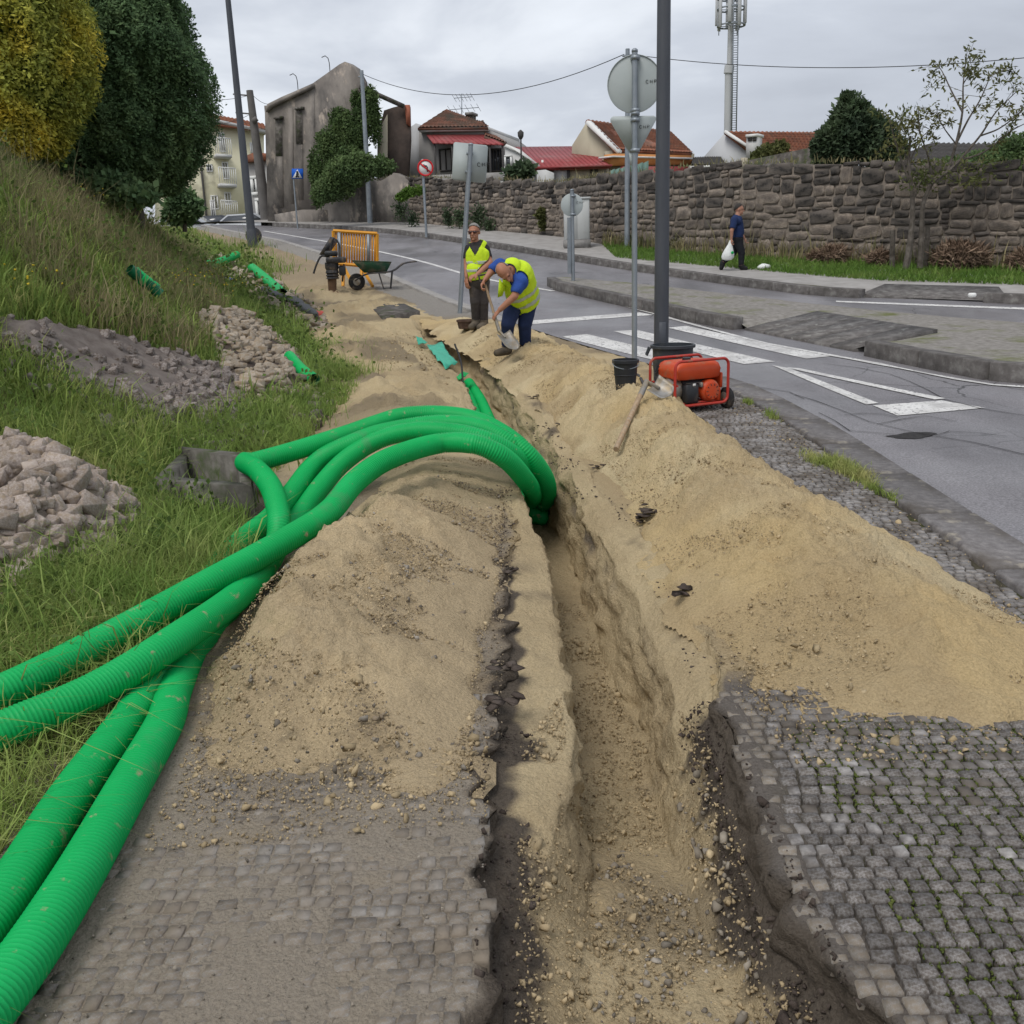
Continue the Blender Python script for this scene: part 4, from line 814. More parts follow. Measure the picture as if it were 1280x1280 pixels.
# ---------------- rubble heaps on the bank
def rubble(label, px, n, size, T, mat, base_mat, hgt, stonename='stone', sd=.35, seed=0, flat=1., spill=60, tilt=1.2, group='rubble heaps on the bank', sink=.0, grad=False):
    poly = np.array(wpoly(px)); c = poly.mean(0); r = empty('rubble_heap', (c[0], c[1], float(zg(*c))), label, 'rubble heap', group)
    ext = np.sqrt(((poly-c)**2).sum(1)).max()
    nx = 70; gx_ = np.linspace(poly[:,0].min()-.1, poly[:,0].max()+.1, nx); gy_ = np.linspace(poly[:,1].min()-.1, poly[:,1].max()+.1, nx); A, B = np.meshgrid(gx_, gy_)
    # distance to outline
    def edge_d(x, y):
        d = np.full(x.shape, 9.); m = len(poly)
        for i in range(m):
            a, b = poly[i], poly[(i+1) % m]; e = b-a; t_ = np.clip(((x-a[0])*e[0]+(y-a[1])*e[1])/(e@e+1e-9), 0, 1); d = np.minimum(d, np.hypot(x-a[0]-e[0]*t_, y-a[1]-e[1]*t_))
        ins = inpoly(np.column_stack([x.ravel(), y.ravel()]), poly).reshape(x.shape); return np.where(ins, d, -d)
    def top(x, y):
        d = edge_d(x, y)+.12*fbm(x*2, y*2, seed); return zg(x, y)+np.clip(np.minimum(d*.8, hgt), -.25, 9)*(1+.25*fbm(x*1.5, y*1.5, seed+3))+.05*fbm(x*4, y*4, seed+1)-.015
    Z = top(A, B); V = np.stack([A, B, Z], -1).reshape(-1,3)-np.array(r.location)
    ob('loose_soil', meshnp('loose_soil', V, gridf(nx, nx), True), base_mat, r)
    P = scatter(poly, n); z = top(P[:,0], P[:,1]); items = []
    for p, zz in zip(P, z):
        if grad and random.random() > .12+1.25*(p[0]-poly[:,0].min())/np.ptp(poly[:,0]): continue
        s = size*min(1.9, math.exp(random.gauss(0, sd))); loc = (p[0], p[1], zz+s*(.10-(random.random()*sink*1.6)))
        items.append((vis(loc, s), random.randrange(len(T)), randrot(tilt)@np.diag([s, s, s*flat]), loc))
    stone_cloud(stonename, items, T, mat, r, big=300); return r
rubble('heap of broken pinkish concrete and stone at the left edge beside the green pipes', [(-60,560),(20,565),(90,600),(165,632),(185,668),(160,700),(90,720),(40,735),(10,770),(-60,800)], 1000, .085, SHARD, MT['rubble'], MT['rubble_soil'], .34, seed=1, sd=.45)
rubble('heap of dark grey setts and soil across the grassy bank, the left one', [(5,398),(60,404),(150,425),(220,450),(290,475),(330,500),(318,535),(270,545),(200,540),(140,515),(70,480),(0,440)], 360, .088, CUBE, MT['rubble_dark'], MT['soil_grey'], .16, 'sett', seed=11, sd=.14, sink=.2, grad=True)
rubble('heap of tan broken stone between the dark setts and the short green pipe', [(232,392),(290,395),(345,425),(385,455),(395,490),(372,505),(330,520),(275,500),(268,450),(240,420)], 900, .085, SHARD, MT['rubble_tan'], MT['soil_dark'], .2, seed=21)
rubble('scatter of tan slabs around the black sheet, uppermost of the rubble heaps', [(268,318),(300,335),(340,352),(395,385),(410,400),(396,416),(350,398),(310,375),(280,350),(255,325)], 300, .15, SHARD, MT['rubble_tan'], MT['earth'], .12, 'slab', seed=31, flat=.7)
# a few strays at the foot
P = scatter(wpoly([(100,700),(240,700),(160,780),(60,790)]), 30); z = zg(P[:,0], P[:,1]); cloud('stray_stones', np.column_stack([P, z+.02]), RNG.uniform(.05, .15, len(P)), ROCK, MT['rubble'])
P = scatter(wpoly([(280,520),(420,500),(400,540),(230,560)]), 26); z = zg(P[:,0], P[:,1]); cloud('stray_stones', np.column_stack([P, z+.02]), RNG.uniform(.05, .13, len(P)), CUBE, MT['rubble_dark'])

for px, n, T, m, s0, s1 in (([(225,395),(300,385),(400,440),(425,500),(380,530),(300,545),(215,520)], 260, SHARD, 'rubble_tan', .035, .11), ([(10,395),(220,440),(330,490),(335,560),(260,575),(120,545),(0,470)], 200, CUBE, 'rubble_dark', .05, .085), ([(250,300),(330,335),(420,400),(430,440),(380,420),(300,370)], 150, SHARD, 'rubble_tan', .05, .16), ([(60,570),(200,640),(215,720),(120,760),(20,800)], 150, SHARD, 'rubble', .03, .09)):
    P = scatter(wpoly(px), n); z = zg(P[:,0], P[:,1]); cloud('stray_stones', np.column_stack([P, z+.05]), RNG.uniform(s0, s1, len(P)), T, MT[m])
# ---------------- green corrugated pipes
R_PIPE = .0645
def corrugated(name, pts, label, group='green corrugated cable pipes', r=R_PIPE, pitch=.0155, amp=.0062, n=18, ends=(0,0), cat='pipe', whole=True):
    """pts: world points. Every rib is geometry."""
    Q = spline(pts, pitch/3); k = len(Q); ph = np.arange(k) % 3; rr = r-np.where(ph == 0, amp*1.2, np.where(ph == 1, -amp*.2, 0))
    V, fr = tube_rings(Q, rr, n); c = Q.mean(0); base = Q[len(Q)//2]*np.array([1,1,0]); base[2] = Q[:,2].min()-r
    i = np.arange(k-1)[:,None]*n; j = np.arange(n)[None]; F = np.stack([i+j, i+(j+1)%n, i+n+(j+1)%n, i+n+j], -1).reshape(-1,4)
    t = empty(name, base, label, cat, group)
    ob('ribbed_wall', meshnp('ribbed_wall', V-base, [F], True), MT['green'], t)
    for e in (0, 1):
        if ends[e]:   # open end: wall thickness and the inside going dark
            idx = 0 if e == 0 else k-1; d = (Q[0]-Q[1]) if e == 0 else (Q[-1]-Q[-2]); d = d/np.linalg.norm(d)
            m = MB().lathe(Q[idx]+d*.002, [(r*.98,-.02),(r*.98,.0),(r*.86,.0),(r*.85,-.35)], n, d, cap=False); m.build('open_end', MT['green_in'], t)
    return t
corrugated('cable_pipe', ext(A, gtail(.03, -.08)), 'green ribbed pipe lying uppermost at the left edge and bending over the sand heap')
corrugated('cable_pipe', ext(B, gtail(-.03, .06)), 'green ribbed pipe kinked sharply beside the concrete pit')
corrugated('cable_pipe', ext(Cc, gtail(.10, .04)), 'green ribbed pipe running down to the lower left corner nearest the grass')
corrugated('cable_pipe', ext(D, gtail(.07, -.09)), 'green ribbed pipe running down to the lower left corner along the cobbles')
def offcut(px, label, dz=.1, r=.075, cat='pipe offcut', ends=(1,1)):
    pts = [hit(u, v, zg)+np.array([0,0,d]) for u, v, d in px]; return corrugated('pipe_offcut', pts, label, 'green pipe offcuts lying on the bank', r, .03, .004, 14, ends, cat)
offcut([(316,345,.22),(336,362,.20),(354,378,.18)], 'straight green pipe offcut lying down the dirt above the black sheet', r=.115)
offcut([(258,347,.26),(278,343,.32),(298,338,.42)], 'bent green pipe offcut with a pale end on the topmost stones', r=.10)
offcut([(172,380,.34),(184,388,.32),(199,397,.30)], 'short green pipe offcut half hidden in the bank grass', r=.07)
offcut([(364,469,.22),(378,482,.18),(394,492,.15)], 'short green pipe offcut on the grass beside the tan rubble', r=.066)
# pale sleeve on the bent offcut
# ---------------- sheets, hoses and small scraps
def flap(name, px, label, mat, dz, cat, thick=.006, fn=None, seed=1, wav=.03, k=9):
    """crumpled sheet over four corners"""
    fn = fn or (lambda x, y: surf(x, y)); c = [hit(u, v, lambda x, y: z0(y)+dz) for u, v in px]; s = np.linspace(0, 1, k)
    Pm = np.array([[(c[0]*(1-a)+c[1]*a)*(1-b)+(c[3]*(1-a)+c[2]*a)*b for a in s] for b in s]); X, Y = Pm[...,0], Pm[...,1]
    Pm[...,2] += wav*fbm(X*5, Y*5, seed)+wav*.4*fbm(X*15, Y*15, seed+1); Pm[...,:2] += .03*np.stack([fbm(X*4+9, Y*4, seed+2), fbm(X*4, Y*4+5, seed+3)], -1)
    o = ob(name, meshnp(name, Pm.reshape(-1,3), gridf(k, k), True), mat); md = o.modifiers.new('s', 'SOLIDIFY'); md.thickness = thick
    return tag(o, label, cat, None)
flap('plastic_sheet', [(534,432),(552,430),(572,455),(556,461)], 'long teal plastic strip lying in the far trench', MT['teal'], -.03, 'plastic sheet', seed=3, wav=.06)
flap('plastic_sheet', [(520,421),(526,420),(534,426),(522,429)], 'small teal plastic scrap at the far end of the trench', MT['teal'], .02, 'plastic sheet', seed=4, wav=.06)
flap('plastic_sheet', [(571,468),(580,465),(587,468),(574,473)], 'dark green plastic scrap caught on the trench edge nearest the pipes', MT['green'], -.02, 'plastic sheet', seed=5, wav=.06)
def bsheet(px, seed):
    c = [hit(u, v, zg)+np.array([0,0,.18]) for u, v in px]; pts = spline(c, n=20); mb = MB(); r = .10+.05*fbm(np.arange(20)*.6, np.zeros(20), seed); r[0] = r[-1] = .03
    return mb.tube(pts+np.stack([0*pts[:,0], 0*pts[:,1], .04*fbm(pts[:,0]*6, pts[:,1]*6, seed)], 1), r, 9)
o = bsheet([(330,372),(350,384),(366,388),(378,396),(396,408)], 5).build('rolled_sheet', MT['black'], smooth=True); tag(o, 'black rolled plastic sheet lying on the upper rubble', 'plastic sheet')
p = hit(400, 398, surf); o = MB().ball(p+np.array([0,0,.06]), (.10,.08,.09), 10, 7).build('plastic_scrap', MT['redplast'], smooth=True); tag(o, 'faded red plastic scrap on the dirt beside the black sheet', 'plastic scrap')
p = hit(283, 356, zg); o = MB().ball(p+np.array([0,0,.1]), (.2,.12,.07), 10, 6).build('plastic_scrap', mk('blue_scrap', [(.10,.13,.30),(.16,.19,.38)], rough=.5), smooth=True); tag(o, 'crumpled bluish plastic scrap under the bent green offcut', 'plastic scrap')
# thin dark cable standing out of the trench near the scrap
c = [hit(578, 470, flat0)+np.array([0,0,-.1]), hit(577, 466, flat0)+np.array([0,0,.12]), hit(573, 463, flat0)+np.array([-.03,0,.32])]
o = MB().tube(spline(c, n=10), .012, 6).build('cable_end', MT['wire'], smooth=True); tag(o, 'thin black cable end standing up from the far trench', 'cable')
# exposed slab at the trench head
a = [hit(u, v, flat0) for u, v in [(463,386),(500,380),(525,392),(478,400)]]
mb = MB(); V = [(q[0], q[1], q[2]+.05) for q in a]; mb.prism(V, (0,0,-.35)); o = mb.build('buried_slab', MT['concrete_dark']); tag(o, 'grey concrete slab exposed at the far end of the trench', 'slab')

# ---------------- concrete pit under the kinked pipe
MT['pit'] = mk('pit_concrete', [(.06,.055,.047),(.115,.107,.093),(.21,.198,.175)], scale=6, rough=.95, bump=.15, bscale=60, dirt=((.05,.07,.025), 4, .6, .08))
def pit():
    c0 = [np.array(hit(u, v, zg)) for u, v in [(196,628),(318,650),(322,612),(230,588)]]
    t = empty('concrete_pit', (c0[0]+c0[2])/2-np.array([0,0,.1]), 'old square concrete drain pit open in the grass beneath the kinked pipe', 'drain pit')
    top = max(p[2] for p in c0)+.12; ctr = sum(c0)/4; w = .10
    for i, nm in enumerate(['wall']*4):
        a, b = c0[i].copy(), c0[(i+1) % 4].copy(); inn_a = a+(ctr-a)/np.linalg.norm(ctr-a)*w*1.4; inn_b = b+(ctr-b)/np.linalg.norm(ctr-b)*w*1.4
        zt = top+(.05 if i in (2,) else 0)+.004*i; e = (b-a)*.004
        q = [a+e, b-e, inn_b-e, inn_a+e]; V = [(p[0], p[1], zt) for p in q]; MB().prism(V, (0,0,-.75)).build('wall', MT['pit'], t)
    MB().prism([(p[0], p[1], top-.55) for p in c0], (0,0,-.05)).build('pit_floor', MT['soil_dark'], t)
pit()
# ================================================================== VEGETATION
def grass(name, P, h, w, mat, lean=.5, label=None, seed=0, droop=.0):
    """one bent blade per point: a quad and a triangle"""
    P = np.asarray(P, float); n = len(P); h = np.broadcast_to(h, (n,)); a = RNG.uniform(0, 2*np.pi, n); b = RNG.uniform(0, 2*np.pi, n)
    s = np.stack([np.cos(a), np.sin(a), 0*a], 1)*np.broadcast_to(w, (n,))[:,None]/2; L = RNG.uniform(.15, 1, n)*lean
    d = np.stack([np.cos(b), np.sin(b), 0*b], 1)*(L*h)[:,None]; up = np.array([0,0,1.])*h[:,None]
    m = P+up*(.55-.12*L[:,None])+d*.35; t = P+up*(1-.45*L[:,None]-droop)+d*1.15
    V = np.stack([P-s, P+s, m-s*.75, m+s*.75, t], 1).reshape(-1,3); i = np.arange(n)*5
    o = ob(name, meshnp(name, V, [np.stack([i, i+1, i+3, i+2], 1), np.stack([i+2, i+3, i+4], 1)], True), mat); o['kind'] = 'stuff'
    if label: o['label'] = label
    return o
def leaves(P, Nrm, size, aspect=1.6, spread=.7, curl=0):
    """one pointed leaf quad per point"""
    n = len(P); N1 = Nrm/np.linalg.norm(Nrm, axis=1)[:,None]+RNG.normal(0, spread*.6, (n,3)); d = RNG.normal(size=(n,3))+Nrm*spread*1.1; d -= N1*((d*N1).sum(1)/(N1*N1).sum(1))[:,None]*.6; d /= np.linalg.norm(d, axis=1)[:,None]; s = np.cross(N1, d); s /= np.linalg.norm(s, axis=1)[:,None]
    size = np.broadcast_to(size, (n,))[:,None]; V = np.stack([P, P+d*size*.5*aspect+s*size*.5, P+d*size*aspect, P+d*size*.5*aspect-s*size*.5], 1).reshape(-1,3)
    return V, np.arange(4*n).reshape(n,4)
def foliage(name, P, Nrm, size, mat, parent=None, **k):
    V, F = leaves(P, Nrm, size, **k)
    if parent is not None: V = V-np.array(parent.location)
    return ob(name, meshnp(name, V, [F]), mat, parent)
MT['leaf_weed'] = mk('weed_leaves', [(.07,.12,.03),(.12,.18,.045),(.20,.22,.07)], scale=.9, rough=.7, bump=0, island=.4, spec=.2); translucent(MT['leaf_weed'], .4)
RUB = [np.array(wpoly(px)) for px in ([(-60,575),(20,580),(85,610),(150,640),(165,668),(140,690),(80,710),(30,725),(-60,780)], [(5,404),(60,410),(150,432),(220,456),(285,480),(310,502),(270,535),(200,532),(140,507),(70,472),(0,435)], [(240,398),(285,402),(335,430),(375,460),(380,490),(330,510),(280,495),(270,450)], [(270,325),(300,342),(340,358),(385,390),(350,390),(310,368)])]
PITP = np.array(wpoly([(196,622),(318,645),(325,608),(230,585)]))
def bankpts(n, y0, y1, s0, s1, pw=1.0, keep=.0, nz=None):
    u = RNG.uniform(0, 1, n); y = y0*(y1/y0)**u; s = RNG.uniform(s0, s1, n); x = XT(y)-s
    P = np.stack([x, y], 1); m = np.ones(n, bool)
    for q in RUB+[PITP]: m &= ~inpoly(P, q)
    if nz is not None: m &= fbm(x*nz[0], y*nz[0], nz[1]) > nz[2]
    # only where the frame (with some margin) can see it
    d = np.column_stack([P, zg(x, y)])-CAM; z = d@CF; uu = 640+FPX*(d@CR)/np.maximum(z, .1); m &= (uu > -420) & (uu < 700) & (z > .3)
    P = P[m]; return np.column_stack([P, zg(P[:,0], P[:,1])-.01])
p = bankpts(54000, 3.2, 13, -.15, 3.2, nz=(1.1, 3, -.45)); grass('grass', p, np.exp(RNG.normal(-1.85, .35, len(p))), RNG.uniform(.006, .013, len(p)), MT['grass'], .9)
p = bankpts(22000, 5, 12, .6, 3.6, nz=(.9, 4, -.15)); grass('grass', p, np.exp(RNG.normal(-1.25, .3, len(p))), RNG.uniform(.007, .014, len(p)), MT['grass_long'], 1.0, droop=.1)
p = bankpts(68000, 8, 34, .2, 7.5, nz=(.6, 6, -.5)); grass('grass', p, np.exp(RNG.normal(-1.5, .35, len(p))), RNG.uniform(.010, .024, len(p)), MT['grass'], .8)
p = bankpts(68000, 9, 32, 1.4, 8, nz=(.5, 7, -.12)); grass('dry_weeds', p, np.exp(RNG.normal(-.95, .3, len(p))), RNG.uniform(.008, .018, len(p)), MT['grass_dry'], .55)
p = bankpts(16000, 20, 44, -.2, 9); grass('grass', p, np.exp(RNG.normal(-1.5, .4, len(p))), RNG.uniform(.02, .04, len(p)), MT['grass'], .7)
# broad-leaved weeds through the grass
p = bankpts(900, 3.4, 30, .1, 7); q = np.repeat(p, 34, 0); sp = np.repeat(.05+.012*p[:,1], 34)[:,None]; q = q+RNG.normal(0, 1, q.shape)*sp*np.array([1,1,.55])+np.array([0,0,.12])
o = foliage('weeds', q, RNG.normal(size=q.shape)*.7+np.array([0,0,.8]), np.repeat(.016+.0022*p[:,1], 34), MT['leaf_weed'], aspect=1.5); o['kind'] = 'stuff'
# cut grass lying beneath the pipes, lower left
q = scatter([(-1.5,1.2),(-1.46,2.6),(-1.4,3.6),(-1.6,4.6),(-3.0,4.6),(-2.4,1.2)], 16000); p = np.column_stack([q, zg(q[:,0], q[:,1])-.01]); grass('grass', p, np.exp(RNG.normal(-1.75, .4, len(p))), RNG.uniform(.003, .007, len(p)), MT['grass_long'], 1.5, droop=.25)
# tufts by the pit and along the dirt edge
q = np.vstack([np.array(hit(u, v, zg)[:2])+RNG.normal(0, s, (900, 2)) for u, v, s in [(225,700,.16),(245,715,.15),(170,665,.2),(205,560,.25),(140,575,.3),(330,520,.3),(300,560,.3),(420,470,.2),(400,440,.3),(120,745,.2),(60,770,.25),(160,745,.2)]])
p = np.column_stack([q, zg(q[:,0], q[:,1])-.01]); grass('grass', p, np.exp(RNG.normal(-1.7, .35, len(p))), RNG.uniform(.005, .011, len(p)), MT['grass'], 1.0)
q = np.vstack([np.array(hit(u, v, surf)[:2])+RNG.normal(0, s, (160, 2)) for u, v, s in [(298,320,.4),(318,330,.5),(335,340,.4),(300,310,.5)]])
p = np.column_stack([q, z0(q[:,1])-.01]); grass('weeds', p, np.exp(RNG.normal(-1.1, .4, len(p))), RNG.uniform(.015, .03, len(p)), MT['grass'], .7)
# moss and grass tufts on the strip by the kerb
q = np.vstack([np.array(hit(u, v, flat0)[:2])+RNG.normal(0, 1, (n, 2))*np.array([.04, .13])*s for u, v, s, n in [(1050,585,1.0,1500),(1075,598,1.0,1100),(1020,578,.8,400),(1090,612,.5,240),(965,522,.7,250),(1115,625,.4,130),(935,505,.5,150)]])
p = np.column_stack([q, z0(q[:,1])+.005]); grass('kerb_grass', p, np.exp(RNG.normal(-3.0, .4, len(p))), RNG.uniform(.003, .007, len(p)), MT['grass_long'], 1.0)
# moss in the joints of the right footway
q = np.array(JOINTS); m = (fbm(q[:,0]*2.2, q[:,1]*2.2, 77) > -.12) & (q[:,0] > .9); q = q[m]
cloud('moss', np.column_stack([q, z0(q[:,1])+.003]), np.exp(RNG.normal(-4.7, .3, len(q))), GRIT, MT['moss'])
# far verge
vp = [tuple(hit(u, v, lambda x, y: z0(y)+PV)[:2]) for u, v in [(770,322),(900,334),(1000,343),(1100,351),(1300,357)]]
vb = [(14.5,17.5),(10.7,21.3),(8.5,23.3),(5.7,26.2),(3.0,30.2)]
q = scatter(vp+vb, 24000); p = np.column_stack([q, z0(q[:,1])+PV]); grass('verge_grass', p, np.exp(RNG.normal(-2.35, .45, len(p))), RNG.uniform(.012, .028, len(p)), MT['grass_bright'], .9)
q = np.column_stack([RNG.uniform(3, 11, 900), np.zeros(900)]); q[:,1] = np.interp(q[:,0], [p_[0] for p_ in WALLP[::-1]], [p_[1] for p_ in WALLP[::-1]])-np.abs(RNG.normal(.15, .25, 900)); p = np.column_stack([q, z0(q[:,1])+PV]); grass('tall_weeds', p, np.exp(RNG.normal(-.85, .35, 900)), .03, MT['grass_dry'], .4)
# yellow flowers on the bank
q = np.vstack([hit(u, v, zg)+np.column_stack([RNG.normal(0, .18, (14, 2)), RNG.uniform(.25, .45, 14)]) for u, v in [(232,385),(225,378),(257,352),(262,362),(290,375),(110,272),(45,395),(285,380),(275,392)]]); cloud('yellow_flowers', q, .03, GRIT, MT['flower'])

def conifer(name, label, uv, y, rad, ht, prof, mat, n, leaf, seed, top_gold=False):
    b = dep(uv[0], uv[1], y); t = empty(name, b, label, 'tree')
    h = RNG.uniform(0.02, 1, n)**.85; th = RNG.uniform(0, 2*np.pi, n); pr = np.interp(h, [p[0] for p in prof], [p[1] for p in prof])*rad
    lump = 1+.20*fbm(th*2.2+h*3, h*7, seed)+.20*fbm(th*7, h*12, seed+1); rr = pr*lump*RNG.uniform(.84, 1.04, n)
    P = np.stack([rr*np.cos(th), rr*np.sin(th), h*ht], 1)+b; Nn = np.stack([np.cos(th), np.sin(th), .75+0*th], 1); Nn /= np.linalg.norm(Nn, axis=1)[:,None]
    foliage('crown', P, Nn, np.exp(RNG.normal(math.log(leaf), .3, n)), mat, t, spread=.55, aspect=2.0)
    # solid dark core, added to block light through the crown
    k = MB().lathe(b, [(max(.02, p[1]*rad*.74), p[0]*ht) for p in prof], 16); k.build('light_blocking_core', MT['leaf_dark'], t, True)
    MB().tube([b-np.array([0,0,.6]), b+np.array([0,0,ht*.5])], [.12,.05], 8).build('trunk', MT['bark'], t, True); return t
EGG = [(0,.25),(.06,.55),(.14,.8),(.25,.97),(.36,1),(.5,.95),(.65,.8),(.8,.58),(.92,.32),(1,.03)]
conifer('conifer_tree', 'large dark green conifer with a dense egg shaped crown on the bank', (171,258), 17, 1.40, 4.75, EGG, MT['leaf_dark'], 190000, .027, 3)
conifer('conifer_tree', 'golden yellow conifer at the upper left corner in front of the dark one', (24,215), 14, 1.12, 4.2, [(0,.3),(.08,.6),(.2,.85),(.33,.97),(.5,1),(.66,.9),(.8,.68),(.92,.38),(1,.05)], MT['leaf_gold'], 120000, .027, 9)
def blobs(name, label, cat, L, y, mat, n, leaf, base=None, stem=None, up=.3, spread=.8, group=None, aspect=1.6, fill=.55, core=None, dy=.8):
    """L: (u, v, ru, rv) pixel ellipses at distance y, each a rounded clump"""
    A = []; k = n/sum(a[2]*a[3] for a in L); Nn = []
    for e in L:
        u, v, ru, rv = e[:4]; yy = e[4] if len(e) > 4 else y; c = dep(u, v, yy); sc = yy/FPX; m = int(k*ru*rv)+5
        d = RNG.normal(size=(m,3)); d /= np.linalg.norm(d, axis=1)[:,None]; r = RNG.uniform(fill, 1.06, (m,1))*(1+.25*fbm(d[:,0]*3+u, d[:,2]*3+d[:,1]*2, 5))[:,None]
        A.append(c+d*r*np.array([ru*sc, ru*sc*dy, rv*sc])); Nn.append(d+np.array([0,0,up]))
    P = np.vstack(A); Nn = np.vstack(Nn); b = base if base is not None else np.array([P[:,0].mean(), P[:,1].mean(), P[:,2].min()])
    t = empty(name, b, label, cat, group); foliage('foliage', P, Nn, np.exp(RNG.normal(math.log(leaf), .3, len(P))), mat, t, spread=spread, aspect=aspect)
    if core:
        m = MB()
        for e in L: yy = e[4] if len(e) > 4 else y; sc = yy/FPX; m.ball(dep(e[0], e[1], yy), (e[2]*sc*.62, e[2]*sc*.5, e[3]*sc*.62), 9, 6)
        o = m.build('inner_foliage', core, t, True); o['kind'] = 'stuff'
    if stem: 
        for s in stem: MB().tube(spline([dep(*q[:3]) for q in s], n=8), np.linspace(s[0][3], s[-1][3], 8), 6).build('stem', MT['bark'], t, True)
    return t
blobs('small_bush', 'small round dark bush below the dark conifer at the end of the bank', 'bush', [(231,258,20,19),(218,268,12,12)], 21, MT['leaf_dark'], 2600, .06, stem=[[(231,268,21,.04),(231,290,21,.05)]], core=MT['leaf_dark'])
blobs('bank_shrub', 'dark undergrowth below the golden conifer on the bank', 'bush', [(60,205,30,20),(20,208,40,22),(130,232,35,18),(165,244,34,12)], 15.5, MT['leaf_dark'], 5000, .06, core=MT['leaf_dark'])
blobs('tree', 'dense dark green bushy tree with spiky shoots above the stone wall', 'tree', [(1065,165,24,34),(1048,180,25,26),(1090,178,26,26),(1032,188,16,16),(1112,190,18,18),(1060,140,9,18),(1078,150,8,18),(1046,152,7,14),(1095,155,7,12),(1056,126,4,8)], 27, MT['leaf_shrub'], 34000, .052, stem=[[(1066,215,27,.15),(1066,150,27,.05)]], up=1.0, core=MT['leaf_shrub'], aspect=2.2)
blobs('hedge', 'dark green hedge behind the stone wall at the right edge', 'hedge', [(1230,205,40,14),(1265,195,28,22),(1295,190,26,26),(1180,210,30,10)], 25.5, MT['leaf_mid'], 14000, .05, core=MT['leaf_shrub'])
blobs('low_tree', 'pale yellowish green small tree against the tiled roof beyond the wall', 'tree', [(962,192,18,10),(975,184,10,7),(948,196,10,6)], 32, MT['leaf_thin'], 3600, .05, stem=[[(965,215,32,.05),(965,185,32,.03)]])
# ivy on the ruin and the bushes at its foot
blobs('ivy', 'thick green ivy climbing the broken side of the ruined house', 'climbing plant', [(422,196,26,34,42.6),(440,168,22,26,42.6),(456,142,10,22,42.8),(463,122,7,14,42.9),(402,228,14,20,42.6),(425,226,22,20,42.0),(468,150,8,30,42.6),(394,212,8,22,43.2),(410,180,14,16,43.0),(425,150,14,14,43.0),(446,128,7,14,43.0),(398,245,8,14,42.6),(438,206,16,22,42.0)], 42.3, MT['leaf_mid'], 52000, .062, up=-.1, dy=.32, fill=.2)
blobs('bush', 'rounded green bush on top of the wall beside the ivy', 'bush', [(430,216,22,16),(450,205,18,13),(464,211,16,11),(482,209,12,8),(474,204,10,8),(410,238,18,14),(422,226,14,12),(440,224,16,9)], 40.2, MT['leaf_mid'], 22000, .06, fill=.3, core=MT['leaf_mid'])
blobs('wall_plant', 'small bright green plant growing on the wall behind the turn sign', 'plant', [(512,240,9,5),(503,246,8,4),(525,238,6,4)], 38.6, MT['grass_bright'], 2200, .05, dy=.5)
blobs('wall_creeper', 'dark creeper hanging on the stone wall behind the square sign', 'climbing plant', [(500,262,10,16,40.2),(516,274,8,9,39.3),(560,272,8,14,38),(575,272,10,14,37.6),(598,272,10,16,36.7),(612,282,7,9,36.3)], 37.5, MT['leaf_shrub'], 2600, .055, dy=.22, fill=.05)
blobs('wall_plant', 'yellowish green plant rooted in the stone wall beside the cabinet', 'plant', [(677,268,6,7),(679,280,4,7)], 33.9, MT['leaf_thin'], 1100, .05, dy=.3)
for u, v, ru, rv, n in [(1200,322,32,17,2600),(1100,325,15,10,800),(1040,319,20,10,800),(1280,327,18,13,1000),(1020,325,12,7,400)]:
    yy = float(np.interp(u, [1000,1100,1280], [24.3,22.4,20.4])); blobs('dry_bush', {1200:'widest reddish brown dead bush at the foot of the stone wall', 1100:'brown dead bush beside the leaning wooden post by the wall', 1040:'faded brown weeds at the wall, right of the walking man', 1280:'dry bush at the wall on the right edge of the view', 1020:'smallest dry clump at the wall near the walking man'}[u], 'bush', [(u,v,ru,rv)], yy, MT['leaf_brown'], n*3, .020, up=1.2, aspect=7, spread=.6, group='dead bushes along the wall', fill=.2)
def rod(name, px, y, r, mat, label, cat, group=None):
    pts = [dep(u, v, y) for u, v in px]; b = pts[-1]; t = MB().tube(pts, r, 7).build(name, mat, smooth=True); return tag(t, label, cat, group)
rod('wooden_post', [(1116,288),(1115,340)], 22.0, .06, MT['bark'], 'short weathered wooden post left of the thin tree trunk', 'post')
rod('wooden_post', [(1160,282),(1157,341)], 21.6, .05, MT['bark'], 'leaning wooden post right of the thin tree trunk', 'post')
